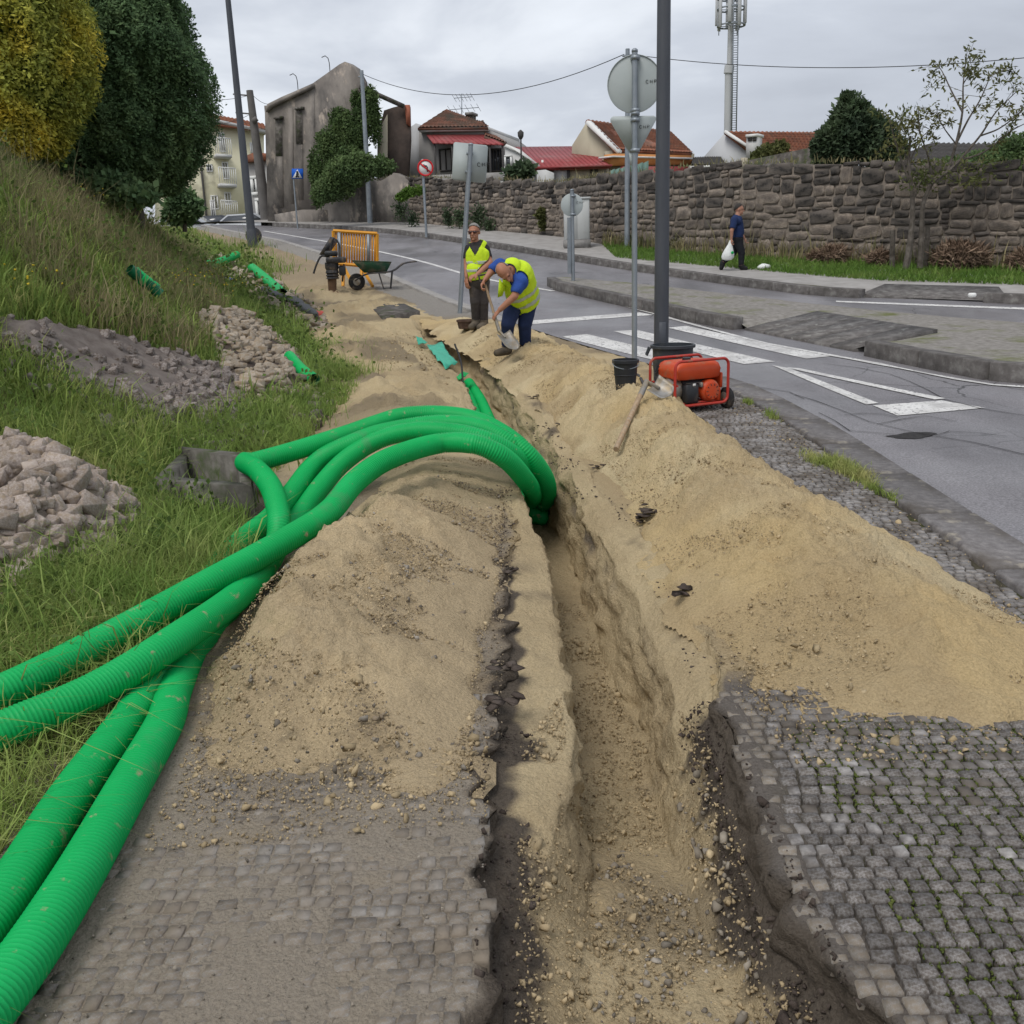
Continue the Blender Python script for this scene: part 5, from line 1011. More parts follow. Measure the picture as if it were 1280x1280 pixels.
# thin acacia in front of the wall
def acacia():
    y = 21.2; br = [([(1132,338),(1138,300),(1141,262),(1139,232),(1136,205),(1138,170)], .075, .02), ([(1150,335),(1152,290),(1154,255),(1166,228),(1184,215),(1200,200)], .065, .03), ([(1139,232),(1130,210),(1120,180),(1112,150)], .03, .01), ([(1141,250),(1150,228),(1160,222)], .03, .02),
        ([(1184,215),(1195,180),(1203,140),(1204,105),(1208,72)], .035, .008), ([(1195,180),(1210,150),(1225,125),(1238,95)], .025, .008), ([(1203,140),(1190,115),(1178,90),(1172,82)], .02, .006), ([(1200,200),(1225,170),(1245,140),(1270,115)], .03, .008), ([(1225,170),(1250,160),(1275,140),(1290,120)], .02, .006), ([(1195,180),(1180,160),(1170,140)], .016, .006), ([(1200,200),(1230,190),(1262,165),(1290,150)], .025, .008), ([(1166,228),(1160,195),(1150,165),(1148,135)], .025, .007), ([(1136,205),(1125,170),(1128,140)], .018, .006), ([(1136,205),(1150,175),(1165,160)], .018, .006), ([(1204,105),(1215,88),(1225,80)], .012, .005), ([(1238,95),(1255,88),(1268,92)], .012, .005)]
    b = dep(1141, 338, y); t = empty('acacia_tree', b, 'thin open tree with sparse pale leaves growing in front of the stone wall', 'tree'); P = []
    for i, (px, r0, r1) in enumerate(br):
        dy = 0 if i < 4 else RNG.uniform(-.9, .9); k = len(px); pts = [dep(u, v, y+dy*j/(k-1)) for j, (u, v) in enumerate(px)]
        Q = spline(pts, n=18); MB().tube(Q, np.linspace(r0, r1, 18), 6).build('trunk' if i < 2 else 'branch', MT['bark'], t, True)
        if i >= 2: P.append(Q[8:])
    T = MB(); Lp = []
    for Q in P:
        for j in range(10):
            q = Q[RNG.integers(0, len(Q))]; e = q+RNG.normal(0, .24, 3)*np.array([1,1,.8])+np.array([0,0,.05]); T.tube([q, (q+e)/2+np.array([0,0,.04]), e], [.006,.005,.003], 3)
            for f in np.linspace(.4, 1, 5): c = q+(e-q)*f; Lp.append(c+RNG.normal(0, .03, (2,3)))
    o = T.build('twigs', MT['bark'], t); o['kind'] = 'stuff'
    # low flat spray of leaves
    for u, v, ru, rv in [(1190,215,45,10),(1160,205,30,10),(1225,205,35,9),(1150,222,30,10),(1215,225,30,8),(1120,150,18,14),(1125,175,16,14),(1150,150,16,14)]:
        Lp.append(dep(u, v, y)+RNG.normal(0, 1, (80,3))*np.array([ru, ru, rv])*y/FPX*.5)
    Lp = np.vstack(Lp); foliage('foliage', Lp, RNG.normal(size=Lp.shape)+np.array([0,0,-.1]), .042, MT['leaf_thin'], t, aspect=2.8)
acacia()
# ================================================================== STONE WALL
def stone_wall():
    P = np.array(WALLP, float); L = np.concatenate([[0], np.cumsum(np.linalg.norm(np.diff(P, axis=0), axis=1))]); tot = L[-1]
    at = lambda s: np.array([np.interp(s, L, P[:,0]), np.interp(s, L, P[:,1])])
    topz = tab([(0,2.9),(L[1],3.08),(L[2],3.42),(L[3],3.70),(L[4],3.82),(L[5],3.86),(L[6],4.3),(L[7],4.75),(tot,5.0)])
    t = empty('stone_wall', (*P[3], float(z0(P[3][1]))), 'long old dry stone wall of rough granite along the far pavement', 'wall')
    # core
    m = MB(); ss = np.linspace(0, tot, 60); V = []; 
    for s in ss:
        p = at(s); d = at(min(s+.2, tot))-at(max(s-.2, 0)); d /= np.linalg.norm(d); n = np.array([d[1], -d[0]]); n = n if n[1] > 0 else -n
        zt = float(topz(s))-.12+.10*float(fbm(s*1.1, 0, 4)); zb = float(z0(p[1]))-.2
        V += [(*(p+n*.06), zb), (*(p+n*.06), zt), (*(p+n*.5), zt), (*(p+n*.5), zb)]
    F = [(i*4+k, i*4+k+1, i*4+k+5, i*4+k+4) for i in range(59) for k in range(3)]
    MB().add(V, F).build('core', MT['mortar'], t)
    items = []; items_t = []; CUR = [0]; VF = []
    for k in range(24):   # irregular cushion-faced stones, unit size in s and h, depth in y
        r = random.Random(500+k); n = 12; th = np.linspace(0, 2*np.pi, n, endpoint=False)+np.array([r.uniform(-.14,.14) for _ in range(n)])+.26
        sq = lambda a: 1/max(abs(math.cos(a)), abs(math.sin(a)))**.92
        out = [(.5*min(1.27, sq(a))*math.cos(a)*r.uniform(.90,1.03), .5*min(1.27, sq(a))*math.sin(a)*r.uniform(.88,1.03)) for a in th]
        V = [(x, .35, z) for x, z in out]+[(x*.98, -.02, z*.98) for x, z in out]+[(x*.90+r.uniform(-.03,.03), -.19+r.uniform(-.08,.08), z*.88+r.uniform(-.03,.03)) for x, z in out]+[(r.uniform(-.15,.15), -.22+r.uniform(-.08,.08), r.uniform(-.15,.15))]
        F = [(j, (j+1)%n, n+(j+1)%n, n+j) for j in range(n)]+[(n+j, n+(j+1)%n, 2*n+(j+1)%n, 2*n+j) for j in range(n)]+[(2*n+j, 2*n+(j+1)%n, 3*n) for j in range(n)]
        VF.append((np.array(V), F))
    def place(s, zc, w, h, dd=.115):
        p = at(s); d = at(min(s+.15, tot))-at(max(s-.15, 0)); d /= np.linalg.norm(d); n = np.array([-d[1], d[0]]); n = n if n[1] > 0 else -n
        X = np.array([d[0], d[1], 0]); Y = np.array([n[0], n[1], 0]); Z = np.array([0,0,1.]); a = random.uniform(-.09,.09); X2 = X*math.cos(a)+Z*math.sin(a); Z2 = Z*math.cos(a)-X*math.sin(a)
        R = np.stack([X2*w*random.choice((-1,1)), Y*dd*random.uniform(.8,1.6), Z2*h*random.choice((-1,1))], 1); loc = (p[0]+n[0]*.05, p[1]+n[1]*.05, zc)
        im = vis(loc, math.sqrt(w*h)); (items_t if random.random() < .08+.95*((CUR[0]+.3)/(NC-.7))**2.2 else items).append((im, random.randrange(24), R, loc))
    # courses follow the ground at the foot and the coping at the head
    s_edges = {}; NC = 10
    for c in range(NC):
        s = 0; CUR[0] = c
        while s < tot:
            f0, f1 = c/NC, (c+1)/NC; big = random.random(); w = random.uniform(.20, .40) if big < .6 else random.uniform(.40, .74)
            if c in (0, NC-1): w *= 1.15
            sc = s+w/2; s += w
            if sc > tot: break
            p = at(sc); zb = float(z0(p[1]))+PV-.05; H = float(topz(sc))-zb; wob = .10*float(fbm(sc*.6, c*3, 6))
            za, zc = zb+H*(f0+(wob if c else 0)), zb+H*(f1+(.10*float(fbm(sc*.6, (c+1)*3, 6)) if c < NC-1 else .03*random.uniform(-1,1)))
            h = max(.09, zc-za)
            if h > .26 and random.random() < .25 and w < .5:   # split into two flatter stones
                k = random.uniform(.4, .6); place(sc, za+h*k/2, w*.98, h*k*.98); place(sc+random.uniform(-.02,.02), za+h*(k+1)/2, w*.97, h*(1-k)*.98)
            elif w > .62 and random.random() < .3:
                k = random.uniform(.6, .75); place(sc-w*(1-k)/2, (za+zc)/2, w*k*.98, h*.99); x0 = sc+w*k/2; place(x0+0, za+h*.27, w*(1-k)*.95, h*.52); place(x0, za+h*.77, w*(1-k)*.95, h*.44)
            else: place(sc, (za+zc)/2, w*.985, h*.985)
    stone_cloud('stone', items, VF, MT['wallstone'], t, 210); stone_cloud('stone', items_t, VF, MT['wallstone_dark'], t, 90)
    # coping lumps and weeds on top
    Q = np.array([[*at(s), float(topz(s))+.0] for s in RNG.uniform(0, tot, 1500)])+RNG.normal(0, .04, (1500,3))*np.array([1,1,.5])+np.array([0,.25,0]); grass('wall_top_weeds', Q, np.exp(RNG.normal(-2.3, .5, len(Q))), .03, MT['grass_dry'], .7)
    return t
stone_wall()

# ================================================================== BUILDINGS
class Face:
    """vertical plane through two plan points; W() turns a pixel into a point on it"""
    def __init__(s, a, b):
        s.a = np.array(a, float); s.b = np.array(b, float); d = s.b-s.a; s.t = d/np.linalg.norm(d); n = np.array([-s.t[1], s.t[0]]); s.n = n if n@s.a > 0 else -n; s.n3 = np.array([*s.n, 0]); s.t3 = np.array([*s.t, 0])
    def W(s, u, v, off=0.):
        d = ray(u, v); A = np.array([*s.a, 0])+s.n3*off; k = ((A-CAM)@s.n3)/(d@s.n3); return CAM+d*k
    def slab(s, px, depth, off=0., mb=None): return (mb or MB()).prism([s.W(u, v, off) for u, v in px], s.n3*depth)
    def rect(s, u0, v0, u1, v1, depth, off=0., mb=None):
        """upright rectangle whose corners match the pixel box's diagonal"""
        A = s.W(u0, v0, off); B = s.W(u1, v1, off); q = [A, A*[1,1,0]+[0,0,B[2]], B, B*[1,1,0]+[0,0,A[2]]]; return (mb or MB()).prism(q, s.n3*depth)
def window(face, parent, u0, v0, u1, v1, off=-.05, frame_mat=None, pane=None, name='window', fw=.07, mull=1):
    A = face.W(u0, v0, off); B = face.W(u1, v1, off); x = np.array([*(B-A)[:2], 0]); w = np.linalg.norm(x); x /= w; h = A[2]-B[2]; O = np.array([A[0], A[1], B[2]]); mb = MB()
    def bar(x0, z0_, x1, z1, d): mb.prism([O+x*x0+[0,0,z0_], O+x*x1+[0,0,z0_], O+x*x1+[0,0,z1], O+x*x0+[0,0,z1]], face.n3*d)
    bar(0,0,w,fw,.12); bar(0,h-fw,w,h,.12); bar(0,fw,fw,h-fw,.12); bar(w-fw,fw,w,h-fw,.12)
    for k in range(mull): bar(w*(k+1)/(mull+1)-fw*.3, fw, w*(k+1)/(mull+1)+fw*.3, h-fw, .1)
    f = mb.build(name, frame_mat or MT['white'], parent)
    O2 = O+face.n3*.06; MB().prism([O2+x*fw*.8+[0,0,fw*.8], O2+x*(w-fw*.8)+[0,0,fw*.8], O2+x*(w-fw*.8)+[0,0,h-fw*.8], O2+x*fw*.8+[0,0,h-fw*.8]], face.n3*.02).build('pane', pane or MT['glass'], f)
    return f
def building(name, label, face, cat='building', u=None, v=None):
    b = face.W(u, v) if u is not None else np.array([*face.a, float(z0(face.a[1]))]); return empty(name, b, label, cat)
def tiled(parent, q, mat, nrow, ncol, name='roof', rise=.05, thick=.12):
    """roof slope q = eave left, eave right, ridge right, ridge left: rows of ribbed tiles as geometry"""
    q = [np.array(p, float) for p in q]; nu = ncol*4+1; nv = nrow*2; U = np.linspace(0, 1, nu); n = np.cross(q[1]-q[0], q[3]-q[0]); n /= np.linalg.norm(n); n = n if n[2] > 0 else -n
    V = []; 
    for r in range(nrow):
        for e in (0, 1):
            f = (r+e)/nrow; A = q[0]*(1-f)+q[3]*f; B = q[1]*(1-f)+q[2]*f
            for i, u in enumerate(U): V.append(A*(1-u)+B*u+n*(rise*(.5-.5*math.cos(2*math.pi*i/4))+ (0 if e else rise*.6)))
    o = ob(name, meshnp(name, np.array(V)-np.array(parent.location), gridf(nv, nu)), mat, parent)
    MB().prism(q, -n*thick).build('roof_deck', mat, parent); return o
# --- ruined house, left
F1 = Face((-11.2,45.2), (-5.9,43.2))
def ruin():
    t = building('ruined_house', 'tall roofless ruined house with stained grey gable and ivy', F1, u=400, v=280)
    F1.slab([(335,290),(331,140),(334,130),(352,121.5),(372,112.5),(391,104),(408,92),(424,80.5),(431,77),(440,83),(449,100),(452,118),(450,180),(452,285)], .7).build('gable_wall', MT['ruin'], t)
    # side wall to the left, running back
    A = F1.W(333,285); B = F1.W(333,128)
    Fs = Face(A[:2]+F1.n*.7, A[:2]+F1.n*6-F1.t*.2); a = A+F1.n3*.71; a2 = A+F1.n3*7; MB().prism([a, a2, a2+[0,0,(B-A)[2]*.92], a+[0,0,(B-A)[2]]], F1.t3*.5).build('side_wall', MT['ruin'], t)
    # raised pilasters and blocked openings
    for u0, v0, u1, v1 in [(346,147,353,260),(360,135,366,255),(372,135,378,250),(386,110,393,260)]: F1.slab([(u0,v0),(u1,v0),(u1+1,v1),(u0+1,v1)], .02, -.02).build('pilaster', MT['ruin'], t)
    for u0, v0, u1, v1 in [(343.5,148,352,195),(369,136,377,180)]: F1.slab([(u0,v0),(u1,v0-1),(u1+1,v1),(u0+1,v1)], .08, -.04).build('blocked_window', MT['concrete_dark'], t)
    for u0, v0, u1, v1 in [(342,146,352,149),(368,134,378,137)]: F1.slab([(u0,v0),(u1,v0-1),(u1,v1-1),(u0,v1)], .16, -.16).build('lintel', MT['concrete_dark'], t)
    F1.slab([(332,140),(334,130),(352,121),(385,107),(391,104),(391,109),(352,127),(338,134)], .30, -.16).build('cornice', MT['ruin'], t)
    F1.slab([(345,290),(343,268),(378,262),(409,262),(410,287)], .3, -.30).build('plinth', MT['ruin'], t)
    # fallen end: broken wall, brick edge, leaning beam
    F2 = Face((-5.6,43.6), (-3.6,43.6))
    F2.slab([(471,232),(472,170),(480,138),(492,134),(505,131),(512,132),(513,175),(510,225),(500,240)], .5).build('broken_wall', MT['ruin_in'], t)
    F2.slab([(506,131),(512,131),(513,158),(508,155)], .3, -.15).build('brick_edge', MT['orange_red'], t)
    F2.slab([(471,235),(472,165),(484,143),(484,235)], .2, -.25).build('plaster_panel', MT['beige_wall'], t)
    p = F1.W(449,108,-.1); q = F2.W(505,133,-.2); MB().tube([p, q], .10, 6).build('beam', MT['concrete_dark'], t)
    for u, v in [(372,100),(412,78)]: c = F1.W(u, v+8, .2); MB().tube(spline([c-np.array([0,0,.4]), c+np.array([0,0,.25]), c+np.array([-.1,0,.5]), c+np.array([-.3,0,.45])], n=8), .018, 5).build('bent_rod', MT['wire'], t)
ruin()
# low rendered wall between the ruin and the stone wall
F3 = Face((-9.6,44.6), (-3.2,41.2))
t = building('garden_wall', 'low stained rendered wall below the ivy and bushes', F3, 'wall', 430, 280)
F3.slab([(395,288),(396,262),(415,250),(440,235),(462,222),(470,228),(480,224),(492,216),(505,222),(520,230),(530,232),(530,290),(460,284)], .5).build('rough_wall', MT['ruin'], t)
# --- cream apartment block far left, beyond the crest
F4 = Face((-21.5,55), (-14.0,58.5))
def apartments():
    t = building('apartment_block', 'cream apartment block with balconies and red tiled eaves beyond the crest', F4, u=300, v=300)
    F4.slab([(215,300),(215,150),(262,152),(322,166),(330,168),(330,300)], 9).build('wall', MT['yellow_wall'], t)
    F4.slab([(205,149),(262,151),(334,167),(334,163),(262,147),(205,145)], 9.6, -.5).build('cornice', MT['white_wall'], t)
    q = [F4.W(205,146,-.5), F4.W(334,163.5,-.5), F4.W(330,155,3), F4.W(205,132,3)]; tiled(t, q, MT['tile'], 5, 26)
    for u0, v0, u1, v1 in [(273,165,283,190),(257.5,205,266.5,215),(277,202,287,224),(280,240,290,256),(263,244,274,262),(312,178,319,196)]: window(F4, t, u0, v0, u1, v1, -.06, pane=MT['shutter'] if v0 in (165,240) else None, name='window')
    window(F4, t, 262, 250, 271, 275, -.07, name='door')
    for u0, v0, u1, v1 in [(270,192,290,196),(275,229,296,233),(278,270,298,274)]: 
        f = F4.slab([(u0,v0),(u1,v0+1.5),(u1,v1+1.5),(u0,v1)], .9, -.9).build('balcony', MT['white_wall'], t)
        mb = MB(); a = F4.W(u0, v0, -.85); b = F4.W(u1, v0+1.5, -.85)
        for k in np.linspace(0, 1, 9): p = a+(b-a)*k; mb.tube([p, p+[0,0,.85]], .02, 4)
        mb.tube([a+[0,0,.85], b+[0,0,.85]], .03, 4); o = mb.build('railing', MT['white'], f); 
    p = F4.W(252,215,-.06); MB().tube([p+[0,0,6], p-[0,0,4]], .06, 6).build('drainpipe', MT['utility'], t)
apartments()
F5 = Face((-14.2,51.5), (-11.9,50.3))
t = building('grey_house', 'small grey house with white framed windows between the poles and the ruin', F5, 'house', 320, 282)
F5.slab([(308,290),(306,202),(336,200),(340,290)], 6).build('wall', MT['grey_wall'], t)
F5.slab([(303,203),(338,199),(338,193),(318,190),(304,196)], 6.2, -.3).build('roof', MT['tile'], t)
window(F5, t, 312, 220, 323, 244, -.06, fw=.16, mull=0); window(F5, t, 318, 248, 329, 280, -.06, fw=.14, mull=0)
F5.slab([(332,203),(335,203),(337,285),(334,285)], .1, -.1).build('white_quoin', MT['white_wall'], t)
# --- house with the red canopy
F6 = Face((-3.9,45), (1.2,43.5))
def canopy_house():
    t = building('tiled_house', 'house with brown hipped tile roof and red canopy over a veranda', F6, 'house', 580, 230)
    F6.slab([(524,240),(524,164),(612,163),(632,178),(632,240)], 5).build('wall', MT['grey_wall'], t)
    F6.slab([(512,240),(511,160),(520,154),(528,163),(528,240)], 4.8, .2).build('side_wall', MT['greyblue_wall'], t)
    F6.slab([(524,165),(609,163),(609,158),(524,160)], 5.2, -.25).build('eaves', MT['white_wall'], t)
    q = [F6.W(522,160,-.3), F6.W(610,159,-.3), F6.W(600,152,1.6), F6.W(558,137,1.6)]; tiled(t, q, MT['tile_old'], 6, 18)
    q = [F6.W(610,159,-.3), F6.W(606,158,4.5), F6.W(603,151,4.5), F6.W(600,152,1.6)]; tiled(t, q, MT['tile_old'], 4, 8)
    q = [F6.W(606,170,-.9), F6.W(634,180,-.9), F6.W(618,170,.2), F6.W(606,166,.2)]; tiled(t, q, MT['tile_old'], 4, 8)
    # canopy sheets
    mb = MB(); 
    for k in range(12):
        a0, a1 = k/12, (k+.93)/12; L = lambda f, e: (F6.W(541,178,-1.8)*(1-f)+F6.W(630,180,-1.8)*f) if e else (F6.W(533,168,-.1)*(1-f)+F6.W(605,168,-.1)*f)
        MB().prism([L(a0,1), L(a1,1), L(a1,0), L(a0,0)], (0,0,-.06)).build('canopy_sheet', MT['redroof'], t)
    for u in (543, 565, 590, 612, 628): p = F6.W(u, 180, -1.7); MB().tube([p, p-[0,0,2.0]], .05, 6).build('veranda_post', MT['dark_roof'], t)
    F6.slab([(540,232),(540,219),(632,215),(632,232)], .3, -1.8).build('parapet', MT['grey_wall'], t)
    F6.slab([(536,240),(536,230),(636,226),(636,240)], .3, -2.2).build('lower_wall', MT['white_wall'], t)
    window(F6, t, 548, 186, 566, 214, -.05, MT['dark_roof']); window(F6, t, 570, 188, 590, 214, -.05, MT['dark_roof'])
    window(F6, t, 608, 186, 629, 214, -.3, MT['dark_roof'], mull=4)
    F6.rect(582,141,590,150,.6,1.6).build('chimney', MT['concrete_dark'], t); F6.rect(581,140.5,591,143,.75,1.5).build('chimney_cap', MT['concrete'], t)
canopy_house()
# tv aerial on that roof
c = F6.W(577,146,1.7); top = F6.W(577,117,1.7); t = empty('tv_aerial', c, 'spindly metal television aerial on the brown tile roof', 'aerial')
MB().tube([c-[0,0,.3], top], .022, 5).build('mast', MT['galv'], t)
for v, w in ((136,.8),(122,.5)):
    p = F6.W(577, v, 1.7); a, b = p+F6.t3*w, p-F6.t3*w*.7; m = MB().tube([a, b], .015, 4).build('boom', MT['galv'], t)
    for k in np.linspace(0, 1, 6): q = a+(b-a)*k; MB().tube([q-F6.n3*.3+[0,0,.12], q+F6.n3*.3-[0,0,.12]], .01, 4).build('element', MT['galv'], t)
# --- low house with red sheet roof
F7 = Face((.2,41), (5.0,40.2))
def red_roof():
    t = building('red_roofed_house', 'low white house with ribbed red metal roof behind the wall', F7, 'house', 700, 225)
    F7.slab([(660,240),(660,208),(760,208),(760,240)], 5).build('wall', MT['beige_wall'], t)
    for k in range(17):
        a0, a1 = k/17, (k+.9)/17; e0, e1, r0, r1 = F7.W(662,209.5,-.4), F7.W(763,206.5,-.4), F7.W(640,183.5,3.6), F7.W(731,182.5,3.6)
        P = [e0*(1-a0)+e1*a0, e0*(1-a1)+e1*a1, r0*(1-a1)+r1*a1, r0*(1-a0)+r1*a0]; MB().prism(P, (0,0,-.07)).build('roof_sheet', MT['redroof'], t)
    MB().prism([F7.W(662,211,-.3), F7.W(763,208,-.3), F7.W(731,184.5,3.6), F7.W(640,185.5,3.6)], (0,0,-.08)).build('roof_deck', MT['redroof'], t)
    F7.slab([(660,211),(765,208),(765,205.5),(660,208.5)], .15, -.5).build('gutter', MT['redroof'], t)
    F7.slab([(628,245),(632,182),(648,187),(672,206),(672,240)], .4, -.2).build('gable', MT['white_wall'], t)
    F7.slab([(630,183),(633,180),(650,187),(675,207),(673,210),(648,191)], .55, -.28).build('gable_coping', MT['white'], t)
    F7.slab([(671,245),(671,213),(682,212),(692,216),(692,240)], .4, -.6).build('porch_wall', MT['white_wall'], t)
    F7.slab([(692,240),(692,213),(709,212.5),(709,240)], .1, -.14).build('door', MT['white_wall'], t)
    F7.slab([(709,240),(709,212.5),(712,212.5),(712,240)], .2, -.2).build('post', MT['dark_roof'], t)
    window(F7, t, 738, 212, 748, 226, -.06, MT['dark_roof'], pane=MT['white'], mull=0)
    p = F7.W(678,200,.5); MB().tube([p, p-[0,0,1.0]], .05, 6).build('vent_pipe', MT['white'], t)
    window(F7, t, 630, 194, 640, 210, -.28, MT['white'], mull=0)
red_roof()
F7b = Face((.0,39.5), (1.5,39.2)); p = F7b.W(652, 214); t = empty('lamp_pole', p, 'small dark garden lamp on a thin pole between the houses', 'lamp')
MB().tube([p, F7b.W(651,172)], .035, 6).build('pole', MT['dark_roof'], t); MB().lathe(F7b.W(651,174), [(.05,0),(.11,.1),(.12,.25),(.02,.34)], 8).build('lamp_head', MT['dark_roof'], t)
blobs('garden_bush', 'small dark bush below the garden lamp behind the wall', 'bush', [(648,216,14,10),(660,214,8,8),(640,220,8,6)], 38.5, MT['leaf_shrub'], 900, .12)
# --- beige gabled house
F8 = Face((3.0,42.6), (5.4,40.4))
def gabled():
    t = building('gabled_house', 'beige gabled house with orange eaves behind the round sign', F8, 'house', 745, 225)
    F8.slab([(714,240),(715,182),(733,153),(768,188),(768,240)], .4).build('gable_wall', MT['beige_wall'], t)
    a = F8.W(768.5,189); F9 = Face(a[:2], dep(866,195,45.5)[:2]); 
    F9.slab([(766,240),(766,188),(868,192),(868,240)], .4).build('front_wall', MT['beige_wall'], t)
    F9.slab([(766,207),(866,205.5),(864,194),(768,192)], .5, -.35).build('orange_fascia', MT['orange_fascia'], t)
    F9.slab([(766,196.5),(866,199),(866,197),(766,194.5)], .7, -.5).build('gutter', MT['white'], t)
    q = [F8.W(770,189,-.25)+[0,0,.05], F9.W(866,191.5,-.4), F9.W(840,166,4.6), F8.W(733,152.5,-.2)+[0,0,.08]]; 
    q[2] = F9.W(838,164.5,4.3); tiled(t, q, MT['tile'], 9, 26)
    # rear end of the roof, hipped
    MB().prism([F8.W(731,154,-.3), F8.W(734,150.5,-.3), F8.W(772,188,-.3), F8.W(771,192,-.3)], F8.n3*.3).build('verge', MT['white'], t)
    window(F8, t, 755, 192, 760, 210, -.06, MT['concrete'], mull=0)
    F9.slab([(780,240),(780,208),(866,208),(866,240)], .2, -.6).build('red_shutter_wall', MT['redroof'], t)
gabled()
# --- corrugated green sheets above the wall
t = empty('sheet_fence', dep(790,215,29.5), 'pale green corrugated sheets standing above the stone wall', 'fence')
for k in range(7):
    u0 = 762+k*7; p0, p1 = dep(u0, 225, 30.5-k*.12), dep(u0+6.6, 224, 30.5-k*.12); h = (dep(u0, 214-k*1.6, 30.5)-dep(u0, 225, 30.5))[2]
    MB().prism([p0, p1, p1+[0,0,h+.05], p0+[0,0,h]], (0,.05,0)).build('sheet', MT['teal_sheet'], t)
# --- right-hand pale house with chimney and tiled roof
F10 = Face((8.6,46.5), (11.6,44.5))
def pale():
    t = building('pale_house', 'pale grey gabled house with chimney and orange tile roof below the antenna tower', F10, 'house', 905, 205)
    F10.slab([(880,225),(880,196),(906,166),(936,186),(936,225)], 8).build('gable_wall', MT['greyblue_wall'], t)
    a = F10.W(936,186); e = dep(1030,188,47)
    q = [F10.W(936,187,-.2), dep(1036,193,46), dep(1030,165.5,50), F10.W(906,164.5,-.2)]; tiled(t, q, MT['tile'], 8, 24)
    MB().prism([a, e, e-[0,0,2], a-[0,0,2]], (0,.3,0)).build('front_wall', MT['white_wall'], t)
    MB().prism([F10.W(904,165.5,-.3), F10.W(906.5,162.5,-.3), F10.W(938,184,-.3), F10.W(937,187,-.3)], F10.n3*.25).build('verge', MT['white'], t)
    F10.rect(933,169,946,200,.6,-1.2).build('chimney', MT['white_wall'], t); F10.rect(932,168.2,947,170.4,.8,-1.3).build('chimney_cap', MT['white'], t)
    for k in range(2): F10.rect(935+k*5.6,172,939.6+k*5.6,176,.05,-1.24).build('flue_opening', MT['dark_roof'], t)
pale()
F11 = Face((6.6,43.5), (9.0,43.5)); t = building('lean_to', 'low dark lean-to roof between the gabled house and the pale house', F11, 'shed', 885, 208)
q = [F11.W(864,207,-.6), F11.W(908,206,-.6), F11.W(900,196,2.5), F11.W(866,197,2.5)]; tiled(t, q, MT['dark_roof'], 5, 16); F11.slab([(862,220),(862,207),(910,206),(910,220)], .3).build('wall', MT['white_wall'], t); F11.slab([(864,212),(906,208),(908,205),(864,207.5)], .1, -.75).build('gutter', MT['white'], t)
# dark sloping wall of the yard behind the stone wall
F12 = Face((7.2,30.2), (11.5,28.2)); t = building('yard_wall', 'dark grey sloping wall rising behind the stone wall beside the bushy tree', F12, 'wall', 985, 210)
F12.slab([(870,225),(870,212),(932,201),(1010,185),(1036,183),(1060,183),(1060,225)], .3).build('wall', MT['concrete_dark'], t); F12.slab([(926,212),(926,197),(933,197),(933,212)], .25, -.3).build('pier', MT['beige_wall'], t)
F13 = Face((11.5,27), (14.5,25.4)); t = building('barn', 'dark roofed outbuilding behind the stone wall at the right edge', F13, 'shed', 1240, 205)
q = [F13.W(1105,203,-.3), F13.W(1310,208,-.3), F13.W(1290,180,2.5), F13.W(1165,180,2.5)]; tiled(t, q, MT['dark_roof'], 5, 20); F13.slab([(1110,225),(1110,203),(1300,208),(1300,225)], .3).build('wall', MT['concrete_dark'], t)
F13.rect(1270,172,1284,196,.3,-.6).build('white_panel', MT['white_wall'], t); F13.rect(1248,176,1268,200,.3,-.5).build('brick_panel', MT['orange_red'], t)

# ================================================================== POLES, WIRES, MAST
def tower():
    y = 80; b = dep(910,168,y); t = empty('antenna_tower', b-np.array([0,0,3]), 'tall pale antenna tower with ladder and clustered panels behind the houses', 'tower')
    top = dep(914.5,-24,y); mid = dep(912,82,y)
    MB().tube([b-[0,0,3], dep(910.6,90,y)], [.29,.27], 14).build('lower_shaft', MT['mast'], t, True); MB().tube([dep(910.6,92,y), mid], [.37,.37], 14).build('collar', MT['mast'], t, True); MB().tube([mid, top], [.21,.17], 14).build('upper_shaft', MT['mast'], t, True)
    R = MB()
    a, c = dep(914.6,165,y-.3), dep(917.6,-10,y-.3); a2, c2 = a+[.36,0,0], c+[.36,0,0]; MB().tube([a, c], .05, 5).build('ladder_rail', MT['galv'], t); MB().tube([a2, c2], .05, 5).build('ladder_rail', MT['galv'], t); mb = MB()
    for k in np.linspace(0, 1, 60): mb.tube([a+(c-a)*k, a2+(c2-a2)*k], .025, 4)
    o = mb.build('ladder_rungs', MT['galv'], t); o['kind'] = 'stuff'
    for v in (33, 12, -2): 
        p = dep(914,v,y); MB().lathe(p, [(1.0,0),(1.08,0),(1.08,.1),(1.0,.1)], 20, cap=False).build('platform_ring', MT['galv'], t)
        for q in range(6): th = q*math.pi/3; MB().tube([p, p+[1.05*math.cos(th), 1.05*math.sin(th), 0]], .03, 4).build('strut', MT['galv'], t)
    p = dep(914,14,y)
    for q in range(9):
        th = q*2*math.pi/9+.2; c = p+[1.1*math.cos(th), 1.1*math.sin(th), 0]; MB().bbox(c, (.26,.16,2.4 if q % 2 else 1.9), .03, rotz(th+1.57)).build('antenna_panel', MT['mast'], t)
        if q % 2: MB().tube([c-[0,0,1.5], c+[0,0,1.5]], .035, 5).build('antenna_pipe', MT['galv'], t)
tower()
def pole(name, label, base, top, r0, r1, mat, cat='pole', n=12):
    t = empty(name, base, label, cat); MB().tube([np.array(base)-[0,0,.1], top], [r0, r1], n).build('shaft', mat, t, True); return t
